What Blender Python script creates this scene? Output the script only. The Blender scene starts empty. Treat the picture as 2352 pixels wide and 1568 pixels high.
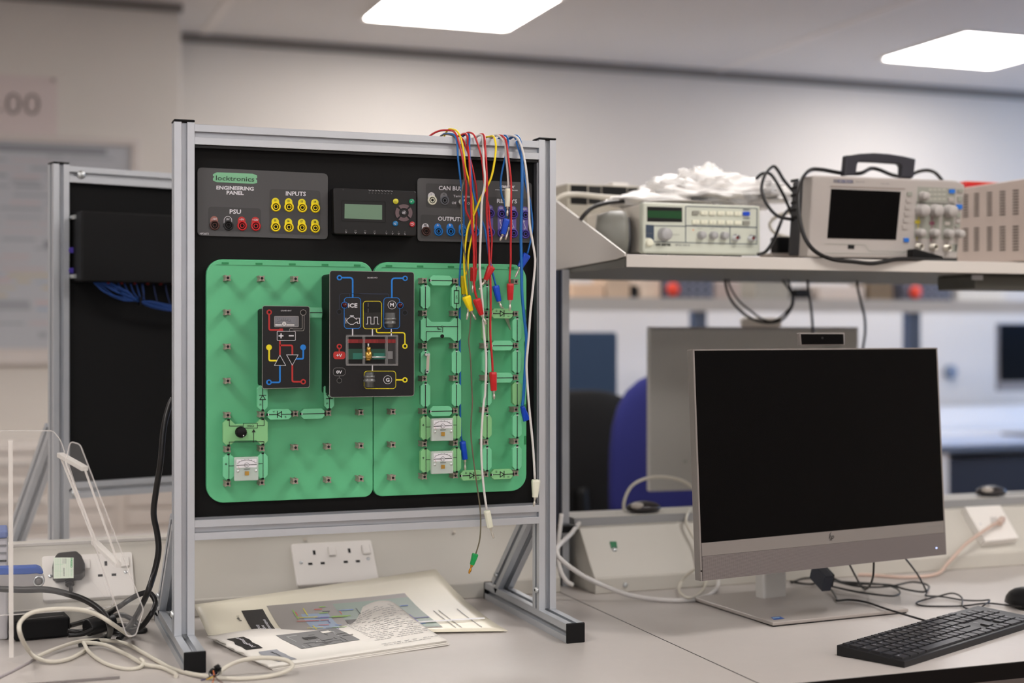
import bpy, bmesh, math, random
from mathutils import Vector, Matrix
random.seed(7)
S = bpy.context.scene
C = S.collection
V = Vector
# ---------------------------------------------------------------- camera, world, exposure
F = 3266.67            # focal length in pixels of the 2352 px wide frame
TH = math.radians(20)  # yaw of the camera against the bench direction
CT, ST = math.cos(TH), math.sin(TH)
H = 1.22               # eye height
cam_data = bpy.data.cameras.new('camera')
cam = bpy.data.objects.new('camera', cam_data)
C.objects.link(cam)
cam.location = (0, 0, H)
cam.rotation_euler = (math.radians(90), 0, -TH)
cam_data.lens = 50
cam_data.sensor_width = 36
cam_data.shift_y = -20 / 2352
cam_data.clip_start = 0.05
cam_data.dof.use_dof = True
cam_data.dof.focus_distance = 2.2
cam_data.dof.aperture_fstop = 2.2
cam_data.dof.aperture_blades = 9
S.camera = cam
S.view_settings.view_transform = 'Standard'
S.view_settings.look = 'None'
S.view_settings.gamma = 1.0
S.view_settings.use_curve_mapping = False
S.view_settings.exposure = 0.0
S.cycles.use_denoising = True
S.cycles.max_bounces = 8
S.cycles.diffuse_bounces = 4
S.cycles.glossy_bounces = 4
S.cycles.transparent_max_bounces = 12
S.cycles.caustics_reflective = False
S.cycles.caustics_refractive = False
S.cycles.sample_clamp_indirect = 6
world = bpy.data.worlds.new('world')
S.world = world
world.use_nodes = True
world.node_tree.nodes['Background'].inputs[0].default_value = (0.8, 0.85, 1.0, 1)
world.node_tree.nodes['Background'].inputs[1].default_value = 0.4
CEILING_LIGHT = 17.5
WINDOW_LIGHT = 5.0
REAR_WINDOW_LIGHT = 3.2

# ---------------------------------------------------------------- helpers: rays of the picture onto real planes
def ray(u, v):
    a = (u - 1176) / F; b = (764 - v) / F
    return V((a * CT + ST, -a * ST + CT, b))
def onY(u, v, Y):
    r = ray(u, v); d = Y / r.y
    return V((r.x * d, Y, H + r.z * d))
def onX(u, v, X):
    r = ray(u, v); d = X / r.x
    return V((X, r.y * d, H + r.z * d))
def onZ(u, v, z):
    r = ray(u, v); d = (z - H) / r.z
    return V((r.x * d, r.y * d, z))
def onD(u, v, d):
    r = ray(u, v)
    return V((r.x * d, r.y * d, H + r.z * d))
class PX:
    """a real plane in the room; p() gives its point seen at a picture position"""
    def __init__(s, P0, N):
        s.P0 = V(P0); s.N = V(N).normalized()
    def p(s, u, v, off=0.0):
        r = ray(u, v)
        q = s.P0 + s.N * off - V((0, 0, H))
        t = q.dot(s.N) / r.dot(s.N)
        return V((r.x * t, r.y * t, H + r.z * t))
def PY(Y):
    return PX((0, Y, 0), (0, -1, 0))
def zc(x0, y0, k):
    return lambda x, y: (x0 + x / k, y0 + y / k)

# ---------------------------------------------------------------- materials
def lin(c):
    r = []
    for x in c[:3]:
        x = x / 255.0
        r.append(x / 12.92 if x <= 0.04045 else ((x + 0.055) / 1.055) ** 2.4)
    return (r[0], r[1], r[2], 1.0)
MATS = {}
def mat(name, rgb, rough=0.5, metal=0.0, spec=0.5, noise=0.0, nscale=40.0, bump=0.0, emit=0.0, alpha=1.0, trans=0.0, ior=1.45, coat=0.0):
    if name in MATS: return MATS[name]
    m = bpy.data.materials.new(name)
    m.use_nodes = True
    nt = m.node_tree
    b = nt.nodes['Principled BSDF']
    b.inputs['Base Color'].default_value = lin(rgb)
    b.inputs['Roughness'].default_value = rough
    b.inputs['Metallic'].default_value = metal
    b.inputs['Specular IOR Level'].default_value = spec
    b.inputs['IOR'].default_value = ior
    b.inputs['Transmission Weight'].default_value = trans
    b.inputs['Alpha'].default_value = alpha
    b.inputs['Coat Weight'].default_value = coat
    if emit:
        b.inputs['Emission Color'].default_value = lin(rgb)
        b.inputs['Emission Strength'].default_value = emit
    if noise or bump:
        tc = nt.nodes.new('ShaderNodeTexCoord')
        n = nt.nodes.new('ShaderNodeTexNoise')
        n.inputs['Scale'].default_value = nscale
        n.inputs['Detail'].default_value = 4
        nt.links.new(tc.outputs['Object'], n.inputs['Vector'])
        if noise:
            mx = nt.nodes.new('ShaderNodeMix'); mx.data_type = 'RGBA'
            c = lin(rgb)
            mx.inputs[6].default_value = tuple(max(0, x * (1 - noise)) for x in c[:3]) + (1,)
            mx.inputs[7].default_value = tuple(min(1, x * (1 + noise)) for x in c[:3]) + (1,)
            nt.links.new(n.outputs['Fac'], mx.inputs[0])
            nt.links.new(mx.outputs[2], b.inputs['Base Color'])
        if bump:
            bp = nt.nodes.new('ShaderNodeBump')
            bp.inputs['Strength'].default_value = bump
            bp.inputs['Distance'].default_value = 0.001
            nt.links.new(n.outputs['Fac'], bp.inputs['Height'])
            nt.links.new(bp.outputs['Normal'], b.inputs['Normal'])
    MATS[name] = m
    return m

WALL = mat('wall_paint', (208, 202, 194), 0.75, noise=0.02, nscale=3, bump=0.05)
CEIL = mat('ceiling_paint', (212, 206, 200), 0.8, noise=0.02, nscale=2)
CEILJ = mat('ceiling_joint', (222, 214, 206), 0.7)
SHADOWGAP = mat('ceiling_shadow_band', (120, 115, 110), 0.7)  # grey stands for the shade band below the ceiling
FLOOR = mat('floor_vinyl', (120, 90, 62), 0.5, noise=0.25, nscale=6)
DESK = mat('worktop_laminate', (188, 182, 177), 0.32, noise=0.03, nscale=60, spec=0.5)
DESKEDGE = mat('worktop_edge', (13, 11, 12), 0.55, spec=0.2)
TRUNK = mat('trunking_paint', (196, 192, 182), 0.5, noise=0.01)
TRUNKG = mat('trunking_grey', (150, 150, 150), 0.5)
ALU = mat('anodised_aluminium', (192, 196, 201), 0.38, metal=0.55, noise=0.04, nscale=30)
ALUD = mat('aluminium_groove', (120, 123, 128), 0.45, metal=0.5)
STEEL = mat('zinc_steel', (200, 204, 204), 0.3, metal=0.7)
CHROME = mat('nickel_plate', (208, 202, 190), 0.32, metal=0.65)
GOLD = mat('gold_plate', (200, 140, 50), 0.3, metal=0.9)
BRASS = mat('brass', (205, 165, 85), 0.3, metal=0.9)
BLK = mat('black_plastic', (11, 11, 12), 0.55, spec=0.25)
BLKS = mat('black_satin', (26, 26, 27), 0.4, noise=0.05, spec=0.35)
BLKP = mat('black_panel', (13, 13, 13), 0.7, noise=0.1, nscale=15, spec=0.25)
HOLE = mat('dark_hole', (8, 8, 8), 0.8)
GREEN = mat('green_board', (92, 184, 132), 0.42, noise=0.03, nscale=12)
GREENL = mat('green_carrier', (112, 198, 150), 0.45, noise=0.03, nscale=25)
GREENY = mat('green_carrier_yellowish', (128, 190, 130), 0.45, noise=0.03, nscale=25)
GREEND = mat('green_notch', (30, 130, 75), 0.5)
PIN = mat('pin_taupe', (150, 139, 128), 0.45, noise=0.05, nscale=80)
INK = mat('printed_black', (14, 18, 16), 0.6)
PRW = mat('printed_white', (215, 215, 220), 0.6)
PRG = mat('printed_grey', (120, 120, 120), 0.6)
PLATE = mat('grey_front_plate', (72, 72, 73), 0.42, noise=0.03, nscale=20)
PLATED = mat('grey_plate_dark_zone', (58, 58, 59), 0.45)
YEL = mat('yellow_plastic', (240, 214, 10), 0.35)
YELP = mat('yellow_print', (225, 212, 20), 0.5)
RED = mat('red_plastic', (188, 30, 34), 0.35)
REDP = mat('red_print', (178, 42, 38), 0.5)
BLU = mat('blue_plastic', (10, 70, 190), 0.35)
BLUL = mat('blue_socket', (10, 112, 190), 0.35)
BLUP = mat('blue_print', (20, 120, 205), 0.5)
BLUW = mat('blue_wire', (10, 100, 175), 0.4)
NAVYP = mat('navy_print', (38, 50, 72), 0.5)
VIO = mat('violet_plastic', (72, 58, 150), 0.4)
VIOP = mat('violet_print', (100, 88, 160), 0.5)
BRN = mat('brown_plastic', (70, 38, 32), 0.4)
BRNP = mat('brown_print', (150, 98, 88), 0.5)
CREAM = mat('cream_plastic', (225, 225, 205), 0.4)
GREYP = mat('grey_plastic', (95, 98, 104), 0.4)
WWIRE = mat('white_wire', (215, 212, 208), 0.4)
OLIVE = mat('olive_wire', (98, 92, 72), 0.45)
GRNP = mat('green_plug', (10, 150, 75), 0.4)
WHITE = mat('white_plastic', (232, 228, 222), 0.35)
WHITED = mat('white_plastic_side', (200, 196, 190), 0.45)
PAPER = mat('paper', (228, 224, 216), 0.7)
PAPERC = mat('cream_paper', (226, 220, 200), 0.35, spec=0.6)
SILVER = mat('silver_plastic', (138, 132, 128), 0.42, metal=0.2, noise=0.02)
SILVERD = mat('silver_back', (120, 118, 112), 0.45, metal=0.1)
SCREEN = mat('dark_screen', (6, 6, 7), 0.25, spec=0.14)
INSTR = mat('instrument_beige', (208, 202, 190), 0.5)
INSTRG = mat('instrument_panel', (196, 200, 186), 0.5)
LCD = mat('lcd_green', (105, 135, 112), 0.3)
LCDG = mat('vfd_green', (10, 66, 30), 0.25)
CLEARH = mat('clear_housing', (235, 235, 235), 0.08, alpha=0.12, spec=0.8)
CLEAR = mat('clear_acrylic', (235, 235, 235), 0.06, alpha=0.045, spec=0.8)
CABLEW = mat('grey_white_cable', (205, 200, 186), 0.45)
CABLEB = mat('black_cable', (18, 17, 17), 0.4)
NAVY = mat('navy_panel', (24, 38, 62), 0.6)
CHAIRB = mat('blue_fabric', (36, 40, 108), 0.9, noise=0.15, nscale=300)
CHAIRK = mat('black_fabric', (14, 14, 15), 0.9)
def grille_mat():
    m = mat('speaker_grille', (150, 142, 138), 0.5, metal=0.2)
    nt = m.node_tree; b = nt.nodes['Principled BSDF']
    tc = nt.nodes.new('ShaderNodeTexCoord'); mp = nt.nodes.new('ShaderNodeMapping')
    mp.inputs['Scale'].default_value = (520, 0, 520)
    nt.links.new(tc.outputs['Object'], mp.inputs['Vector'])
    vo = nt.nodes.new('ShaderNodeTexVoronoi'); vo.inputs['Randomness'].default_value = 0
    vo.inputs['Scale'].default_value = 1
    nt.links.new(mp.outputs['Vector'], vo.inputs['Vector'])
    rp = nt.nodes.new('ShaderNodeValToRGB')
    rp.color_ramp.elements[0].position = 0.36; rp.color_ramp.elements[0].color = lin((96, 90, 88))
    rp.color_ramp.elements[1].position = 0.48; rp.color_ramp.elements[1].color = lin((138, 130, 128))
    nt.links.new(vo.outputs['Distance'], rp.inputs['Fac'])
    nt.links.new(rp.outputs['Color'], b.inputs['Base Color'])
    return m
GRILLE = grille_mat()
WGLASS2 = mat('rear_window_glass', (240, 244, 255), 0.3, emit=REAR_WINDOW_LIGHT)
LAMP = mat('lamp_diffuser', (255, 250, 247), 0.5, emit=CEILING_LIGHT)
FILLSTRIP = mat('added_cool_fill', (140, 184, 255), 0.3, emit=12.0)  # added blue glow for the far wall, no lamp known there
WGLASS = mat('window_daylight_glass', (170, 205, 255), 0.3, emit=WINDOW_LIGHT)

# ---------------------------------------------------------------- mesh builder
W2L = {}
def frame(n):
    n = n.normalized()
    a = V((0, 0, 1)) if abs(n.z) < 0.9 else V((1, 0, 0))
    u = n.cross(a).normalized(); w = n.cross(u).normalized()
    return u, w
class MB:
    def __init__(s):
        s.v = []; s.f = []; s.m = []; s.sm = []; s.mats = []
    def mi(s, m):
        if m not in s.mats: s.mats.append(m)
        return s.mats.index(m)
    def add(s, vs, fs, m, smooth=False):
        o = len(s.v); i = s.mi(m)
        s.v += [V(x) for x in vs]
        for f in fs:
            s.f.append([o + k for k in f]); s.m.append(i); s.sm.append(smooth)
        return s
    def box(s, a, b, m):
        x0, y0, z0 = a; x1, y1, z1 = b
        return s.add([(x0,y0,z0),(x1,y0,z0),(x1,y1,z0),(x0,y1,z0),(x0,y0,z1),(x1,y0,z1),(x1,y1,z1),(x0,y1,z1)],
                     [(0,3,2,1),(4,5,6,7),(0,1,5,4),(1,2,6,5),(2,3,7,6),(3,0,4,7)], m)
    def bar(s, p, q, w, h, m, up=(0, 0, 1)):
        p = V(p); q = V(q); d = (q - p).normalized(); up = V(up)
        a = d.cross(up).normalized() * (w / 2); b = a.cross(d).normalized() * (h / 2)
        vs = [p - a - b, p + a - b, p + a + b, p - a + b, q - a - b, q + a - b, q + a + b, q - a + b]
        return s.add(vs, [(0,1,2,3),(7,6,5,4),(0,4,5,1),(1,5,6,2),(2,6,7,3),(3,7,4,0)], m)
    def prism(s, pts, off, m, m2=None, smooth=False):
        """pts: 3D outline; off: extrusion vector (away from the outline)"""
        n = len(pts); pts = [V(p) for p in pts]; off = V(off)
        s.add(pts + [p + off for p in pts], [tuple(range(n)), tuple(range(2 * n - 1, n - 1, -1))], m)
        o = []
        s.add(pts + [p + off for p in pts], [(i, (i + 1) % n, n + (i + 1) % n, n + i) for i in range(n)], m2 or m, smooth)
        return s
    def face(s, pts, m):
        return s.add(pts, [tuple(range(len(pts)))], m)
    def cyl(s, p, q, r, m, r2=None, n=16, caps=True, smooth=True):
        p = V(p); q = V(q); u, w = frame(q - p); r2 = r if r2 is None else r2
        a = [p + (u * math.cos(2*math.pi*i/n) + w * math.sin(2*math.pi*i/n)) * r for i in range(n)]
        b = [q + (u * math.cos(2*math.pi*i/n) + w * math.sin(2*math.pi*i/n)) * r2 for i in range(n)]
        s.add(a + b, [(i, (i+1) % n, n + (i+1) % n, n + i) for i in range(n)], m, smooth)
        if caps:
            s.add(a, [tuple(range(n))], m); s.add(b, [tuple(range(n))], m)
        return s
    def lathe(s, o, ax, prof, m, n=20, smooth=True):
        """prof: list of (radius, distance along axis)"""
        o = V(o); ax = V(ax).normalized(); u, w = frame(ax)
        vs = []
        for r, h in prof:
            for i in range(n):
                t = 2*math.pi*i/n
                vs.append(o + ax * h + (u * math.cos(t) + w * math.sin(t)) * r)
        fs = []
        for k in range(len(prof) - 1):
            for i in range(n):
                j = (i + 1) % n
                fs.append((k*n+i, k*n+j, (k+1)*n+j, (k+1)*n+i))
        return s.add(vs, fs, m, smooth)
    def disc(s, o, ax, r, m, n=20):
        u, w = frame(V(ax)); o = V(o)
        return s.add([o + (u * math.cos(2*math.pi*i/n) + w * math.sin(2*math.pi*i/n)) * r for i in range(n)], [tuple(range(n))], m)
    def tube(s, pts, r, m, n=8, sub=6, caps=True):
        P = smooth_path([V(p) for p in pts], sub) if sub > 1 else [V(p) for p in pts]
        N = len(P); rings = []
        t0 = (P[1] - P[0]).normalized(); u, w = frame(t0)
        for i in range(N):
            t = (P[min(i+1, N-1)] - P[max(i-1, 0)])
            if t.length < 1e-9: t = t0
            t = t.normalized()
            u = (u - t * u.dot(t))
            if u.length < 1e-6: u, _ = frame(t)
            u.normalize(); w = t.cross(u)
            rr = r(i / (N - 1)) if callable(r) else r
            rings.append([P[i] + (u * math.cos(2*math.pi*k/n) + w * math.sin(2*math.pi*k/n)) * rr for k in range(n)])
            t0 = t
        vs = [x for g in rings for x in g]
        fs = [(i*n+k, i*n+(k+1) % n, (i+1)*n+(k+1) % n, (i+1)*n+k) for i in range(N-1) for k in range(n)]
        s.add(vs, fs, m, True)
        if caps:
            s.add(rings[0], [tuple(range(n))], m); s.add(rings[-1], [tuple(range(n))], m)
        return s
    def blob(s, c, r, m, nu=16, nv=10, fn=None):
        c = V(c); vs = []; fs = []
        for j in range(nv + 1):
            ph = math.pi * j / nv
            for i in range(nu):
                t = 2*math.pi*i/nu
                d = V((math.sin(ph)*math.cos(t), math.sin(ph)*math.sin(t), math.cos(ph)))
                k = fn(d) if fn else 1
                vs.append(c + V((d.x*r[0]*k, d.y*r[1]*k, d.z*r[2]*k)))
        for j in range(nv):
            for i in range(nu):
                fs.append((j*nu+i, j*nu+(i+1) % nu, (j+1)*nu+(i+1) % nu, (j+1)*nu+i))
        return s.add(vs, fs, m, True)
    def grid(s, fn, ns, nt, m, s0=0, s1=1, t0=0, t1=1, smooth=True, thick=0):
        vs = [V(fn(s0+(s1-s0)*i/ns, t0+(t1-t0)*j/nt)) for j in range(nt+1) for i in range(ns+1)]
        w = ns + 1
        fs = [(j*w+i, j*w+i+1, (j+1)*w+i+1, (j+1)*w+i) for j in range(nt) for i in range(ns)]
        s.add(vs, fs, m, smooth)
        if thick:
            lo = [x - V((0, 0, thick)) for x in vs]
            s.add(lo, fs, m, smooth)
            edge = list(range(w)) + [j*w+ns for j in range(1, nt+1)] + [nt*w+i for i in range(ns-1, -1, -1)] + [j*w for j in range(nt-1, 0, -1)]
            n = len(edge)
            s.add([vs[k] for k in edge] + [lo[k] for k in edge], [(i, (i+1) % n, n+(i+1) % n, n+i) for i in range(n)], m)
        return s
    # ---- flat print on a real plane, drawn at picture positions
    def ribbon(s, P, pts, w, m, off=0.0006, closed=False):
        pts = [V((x, y)) for x, y in pts]; n = len(pts); L = []; R = []
        for i in range(n):
            a = pts[(i-1) % n] if (closed or i > 0) else None
            b = pts[(i+1) % n] if (closed or i < n-1) else None
            d1 = (pts[i] - a) if a is not None else (b - pts[i])
            d2 = (b - pts[i]) if b is not None else d1
            if d1.length < 1e-9: d1 = d2
            if d2.length < 1e-9: d2 = d1
            d1 = d1.normalized(); d2 = d2.normalized()
            n1 = V((-d1.y, d1.x)); n2 = V((-d2.y, d2.x)); mm = n1 + n2
            if mm.length < 1e-3: mm = n1
            mm.normalize(); k = 1 / max(0.4, mm.dot(n1))
            L.append(pts[i] + mm * (w/2*k)); R.append(pts[i] - mm * (w/2*k))
        vs = [P.p(q.x, q.y, off) for q in L] + [P.p(q.x, q.y, off) for q in R]
        cnt = n if closed else n - 1
        return s.add(vs, [(i, (i+1) % n, n+(i+1) % n, n+i) for i in range(cnt)], m)
    def poly(s, P, pts, m, off=0.0004):
        return s.add([P.p(x, y, off) for x, y in pts], [tuple(range(len(pts)))], m)
    def slab(s, P, pts, m, off0=0.0, off1=0.002):
        a = [P.p(x, y, off1) for x, y in pts]; b = [q - P.N * (off1 - off0) for q in a]
        n = len(a)
        s.add(a, [tuple(range(n))], m); s.add(b, [tuple(range(n))], m)
        return s.add(a + b, [(i, (i+1) % n, n+(i+1) % n, n+i) for i in range(n)], m)
    def text(s, P, txt, cx, cy, h, m, off=0.0006, rot=0.0, bold=0.0, shear=0.0, width=None, align='CENTER'):
        vs, fs = text_mesh(txt, bold, shear)
        if not vs: return s
        x0 = min(a for a, b in vs); x1 = max(a for a, b in vs)
        k = h / 0.73; kx = k
        if width: kx = width / max(1e-6, (x1 - x0))
        c, sn = math.cos(rot), math.sin(rot)
        ox = (x0 + x1) / 2 if align == 'CENTER' else x0
        out = []
        for a, b in vs:
            X = (a - ox) * kx; Y = -(b - 0.365) * k
            out.append(P.p(cx + X*c - Y*sn, cy + X*sn + Y*c, off))
        return s.add(out, fs, m)
    def build(s, name, parent=None, label=None, cat=None, group=None, kind=None, bevel=0.0, local=False, origin=None, seg=2):
        me = bpy.data.meshes.new(name)
        if parent is not None:
            M = None if local else W2L[parent.name]
            loc = None
        else:
            if origin is None:
                xs = [q.x for q in s.v]; ys = [q.y for q in s.v]; zs = [q.z for q in s.v]
                origin = V(((min(xs)+max(xs))/2, (min(ys)+max(ys))/2, min(zs)))
            M = Matrix.Translation(-V(origin)); loc = V(origin)
        vs = [(M @ q) if M is not None else q for q in s.v]
        me.from_pydata([tuple(q) for q in vs], [], s.f)
        for m in s.mats: me.materials.append(m)
        me.polygons.foreach_set('material_index', s.m)
        me.polygons.foreach_set('use_smooth', s.sm)
        bm = bmesh.new(); bm.from_mesh(me)
        bmesh.ops.remove_doubles(bm, verts=bm.verts, dist=1e-6)
        bmesh.ops.recalc_face_normals(bm, faces=bm.faces)
        bm.to_mesh(me); bm.free()
        o = bpy.data.objects.new(name, me)
        C.objects.link(o)
        if parent is not None:
            o.parent = parent; W2L[o.name] = W2L[parent.name]
        else:
            o.location = loc; W2L[o.name] = M
        tag(o, label, cat, group, kind)
        if bevel:
            b = o.modifiers.new('bevel', 'BEVEL'); b.width = bevel; b.segments = seg
            b.limit_method = 'ANGLE'; b.angle_limit = math.radians(50)
        return o
def smooth_path(P, sub):
    out = []
    n = len(P)
    for i in range(n - 1):
        p0 = P[max(i-1, 0)]; p1 = P[i]; p2 = P[i+1]; p3 = P[min(i+2, n-1)]
        for k in range(sub):
            t = k / sub
            out.append(0.5 * ((2*p1) + (p2-p0)*t + (2*p0-5*p1+4*p2-p3)*t*t + (3*p1-p0-3*p2+p3)*t**3))
    out.append(P[-1])
    return out
_TX = {}
def text_mesh(txt, bold, shear):
    k = (txt, bold, shear)
    if k in _TX: return _TX[k]
    cu = bpy.data.curves.new('t', 'FONT'); cu.body = txt; cu.size = 1; cu.resolution_u = 2
    cu.offset = bold; cu.shear = shear; cu.fill_mode = 'FRONT'
    o = bpy.data.objects.new('t', cu)
    me = o.to_mesh()
    vs = [(q.co.x, q.co.y) for q in me.vertices]; fs = [tuple(p.vertices) for p in me.polygons]
    o.to_mesh_clear(); bpy.data.objects.remove(o); bpy.data.curves.remove(cu)
    _TX[k] = (vs, fs)
    return _TX[k]
def tag(o, label=None, cat=None, group=None, kind=None):
    if label: o['label'] = label
    if cat: o['category'] = cat
    if group: o['group'] = group
    if kind: o['kind'] = kind
def thing(name, loc, label, cat, group=None, rz=0.0, rx=0.0):
    o = bpy.data.objects.new(name, None); C.objects.link(o)
    o.empty_display_size = 0.05
    o.location = loc; o.rotation_euler = (rx, 0, rz)
    W2L[o.name] = (Matrix.Translation(V(loc)) @ Matrix.Rotation(rz, 4, 'Z') @ Matrix.Rotation(rx, 4, 'X')).inverted()
    tag(o, label, cat, group)
    return o
def rr(x0, y0, x1, y1, r, n=5):
    """rounded rectangle outline"""
    out = []
    if x1 < x0: x0, x1 = x1, x0
    if y1 < y0: y0, y1 = y1, y0
    for cx, cy, a in ((x1-r, y0+r, -90), (x1-r, y1-r, 0), (x0+r, y1-r, 90), (x0+r, y0+r, 180)):
        for i in range(n + 1):
            t = math.radians(a + 90 * i / n)
            out.append((cx + r*math.cos(t), cy + r*math.sin(t)))
    return out
def rq(q, r, n=5):
    """rounded quadrilateral outline through corners q"""
    out = []; k = len(q)
    for i in range(k):
        a = V(q[(i-1) % k]); b = V(q[i]); c = V(q[(i+1) % k])
        p = b + (a-b).normalized()*r; s_ = b + (c-b).normalized()*r
        for j in range(n+1):
            t = j/n
            out.append(tuple((1-t)**2*p + 2*t*(1-t)*b + t*t*s_))
    return out
def circ(cx, cy, r, n=20, a0=0, a1=360):
    m = n if a1-a0 >= 360 else n+1
    return [(cx + r*math.cos(math.radians(a0+(a1-a0)*i/n)), cy + r*math.sin(math.radians(a0+(a1-a0)*i/n))) for i in range(m)]
def cv(f, pts): return [f(x, y) for x, y in pts]
ZD = 0.74
# ================================================================ the room
XL, XR, YB, YF, ZC = -2.8, 6.3, 6.01, -3.2, 2.46
MB().box((XL, YF, -0.05), (XR, YB, 0), FLOOR).build('floor', kind='structure')
o = MB().box((XL, YF, ZC), (XR, YB, ZC+0.05), CEIL)
ceiling = o.build('ceiling', kind='structure')
MB().box((3.20, YF, ZC-0.003), (3.245, YB, ZC), CEILJ).build('joint_strip', parent=ceiling)
MB().box((0.80, YF, ZC-0.003), (0.845, YB, ZC), CEILJ).build('joint_strip', parent=ceiling)
MB().box((XL, YB, 0), (XR, YB+0.1, ZC), WALL).build('wall_back', kind='structure')
MB().box((XL-0.1, YF, 0), (XL, YB, ZC), WALL).build('wall_left', kind='structure')
wf = MB(); WX0, WX1 = -2.5, 0.4
for a, b in (((XL, YF-0.1, 0), (WX0, YF, ZC)), ((WX1, YF-0.1, 0), (XR, YF, ZC)), ((WX0, YF-0.1, 0), (WX1, YF, 0.9)), ((WX0, YF-0.1, 2.25), (WX1, YF, ZC))):
    wf.box(a, b, WALL)
wf.build('wall_front', kind='structure')
w = MB().box((WX0, YF-0.06, 0.9), (WX1, YF-0.05, 2.25), WGLASS2).build('window_2', kind='structure')
for a, b in (((WX0, YF-0.09, 0.9), (WX0+0.06, YF, 2.25)), ((WX1-0.06, YF-0.09, 0.9), (WX1, YF, 2.25)), ((-1.08, YF-0.09, 0.9), (-1.02, YF, 2.25)), ((WX0, YF-0.09, 0.9), (WX1, YF, 0.96)), ((WX0, YF-0.09, 2.19), (WX1, YF, 2.25))):
    MB().box(a, b, WHITE).build('window_frame', parent=w)
wr = MB()
for a, b in (((XR, YF, 0), (XR+0.1, 2.9, ZC)), ((XR, 5.5, 0), (XR+0.1, YB, ZC)), ((XR, 2.9, 0), (XR+0.1, 5.5, 0.85)), ((XR, 2.9, 2.15), (XR+0.1, 5.5, ZC))):
    wr.box(a, b, WALL)
wr.build('wall_right', kind='structure')
w = MB().box((XR+0.05, 2.9, 0.85), (XR+0.06, 5.5, 2.15), WGLASS).build('window_1', kind='structure')
for a, b in (((XR, 2.9, 0.85), (XR+0.09, 2.96, 2.15)), ((XR, 5.44, 0.85), (XR+0.09, 5.5, 2.15)), ((XR, 4.17, 0.85), (XR+0.09, 4.23, 2.15)), ((XR, 2.9, 0.85), (XR+0.09, 5.5, 0.91)), ((XR, 2.9, 2.09), (XR+0.09, 5.5, 2.15))):
    MB().box(a, b, WHITE).build('window_frame', parent=w)
# boxed-in pier on the left
PIERX = 0.663
MB().box((XL, 5.49, 0), (PIERX, YB, ZC), WALL).build('wall_pier', kind='structure', bevel=0.004)
MB().box((PIERX, YB-0.03, ZC-0.035), (XR, YB, ZC), SHADOWGAP).build('shadow_band_1', kind='structure')  # strip paints the dark shade line where wall meets ceiling
MB().box((XL, 5.465, ZC-0.03), (PIERX+0.005, 5.49, ZC), SHADOWGAP).build('shadow_band_2', kind='structure')
MB().box((PIERX, YB-0.015, 0), (XR, YB, 0.1), WHITED).build('baseboard_back', kind='structure')

# ---- ceiling lights
def ceiling_light(cx, cy, label):
    t = thing('ceiling_light', (cx, cy, ZC-0.014), label, 'light', 'square recessed ceiling lights')
    f = MB(); s = 0.3; g = 0.012
    for a, b in (((cx-s-g, cy-s-g, ZC-0.008), (cx-s, cy+s+g, ZC)), ((cx+s, cy-s-g, ZC-0.008), (cx+s+g, cy+s+g, ZC)),
                 ((cx-s, cy-s-g, ZC-0.008), (cx+s, cy-s, ZC)), ((cx-s, cy+s, ZC-0.008), (cx+s, cy+s+g, ZC))):
        f.box(a, b, WHITE)
    f.build('frame', parent=t)
    d = MB()
    q = [(x, y, ZC-0.006) for x, y in rr(cx-s, cy-s, cx+s, cy+s, 0.035)]
    d.prism(q, (0, 0, 0.005), LAMP)
    d.build('diffuser', parent=t)
    return t
ceiling_light(1.665, 5.165, 'bright square ceiling light at top centre above the engineering panel')
ceiling_light(4.065, 5.165, 'bright square ceiling light at the upper right above the oscilloscope')
for x, n1 in ((-0.75, 'leftmost'), (1.65, 'middle'), (4.05, 'rightmost')):
    for y, n2 in ((3.3, 'row above the second bench'), (1.4, 'row just in front of the first bench'), (-0.5, 'row just behind the picture-taker'), (-2.4, 'row nearest the rear window')):
        ceiling_light(x, y, 'square ceiling light, %s one of the %s' % (n1, n2))

# ================================================================ worktops
def worktop(name, x0, x1, y0, y1, label, edge):
    t = thing(name, ((x0+x1)/2, (y0+y1)/2, 0), label, 'workbench', 'white laminate workbenches')
    MB().box((x0, y0, ZD-0.024), (x1, y1, ZD), DESK).build('worktop', parent=t, bevel=0.0003, seg=1)
    e0 = y0 if edge < 0 else y1
    MB().box((x0, min(e0, e0+edge*0.003), ZD-0.024), (x1, max(e0, e0+edge*0.003), ZD-0.0006), DESKEDGE).build('edge_band', parent=t)
    for lx in (x0+0.04, x1-0.04):
        for ly in (y0+0.08, y1-0.08):
            MB().box((lx-0.02, ly-0.02, 0), (lx+0.02, ly+0.02, ZD-0.024), TRUNKG).build('leg', parent=t)
    MB().box((x0+0.06, y0+0.07, ZD-0.074), (x1-0.06, y0+0.1, ZD-0.024), TRUNKG).build('rail', parent=t)
    return t
JX = 0.984
worktop('workbench', -1.4, JX-0.0012, 1.70, 2.595, 'white laminate bench under the aluminium engineering panel frame', -1)
worktop('workbench', JX+0.0012, 3.9, 1.70, 2.595, 'white laminate bench under the large computer and keyboard', -1)
worktop('workbench', -1.4, JX-0.0012, 2.605, 3.5, 'laminate bench behind, under the second aluminium frame', 1)
worktop('workbench', JX+0.0012, 3.9, 2.605, 3.5, 'laminate bench behind, under the computer seen from its back', 1)

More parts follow.
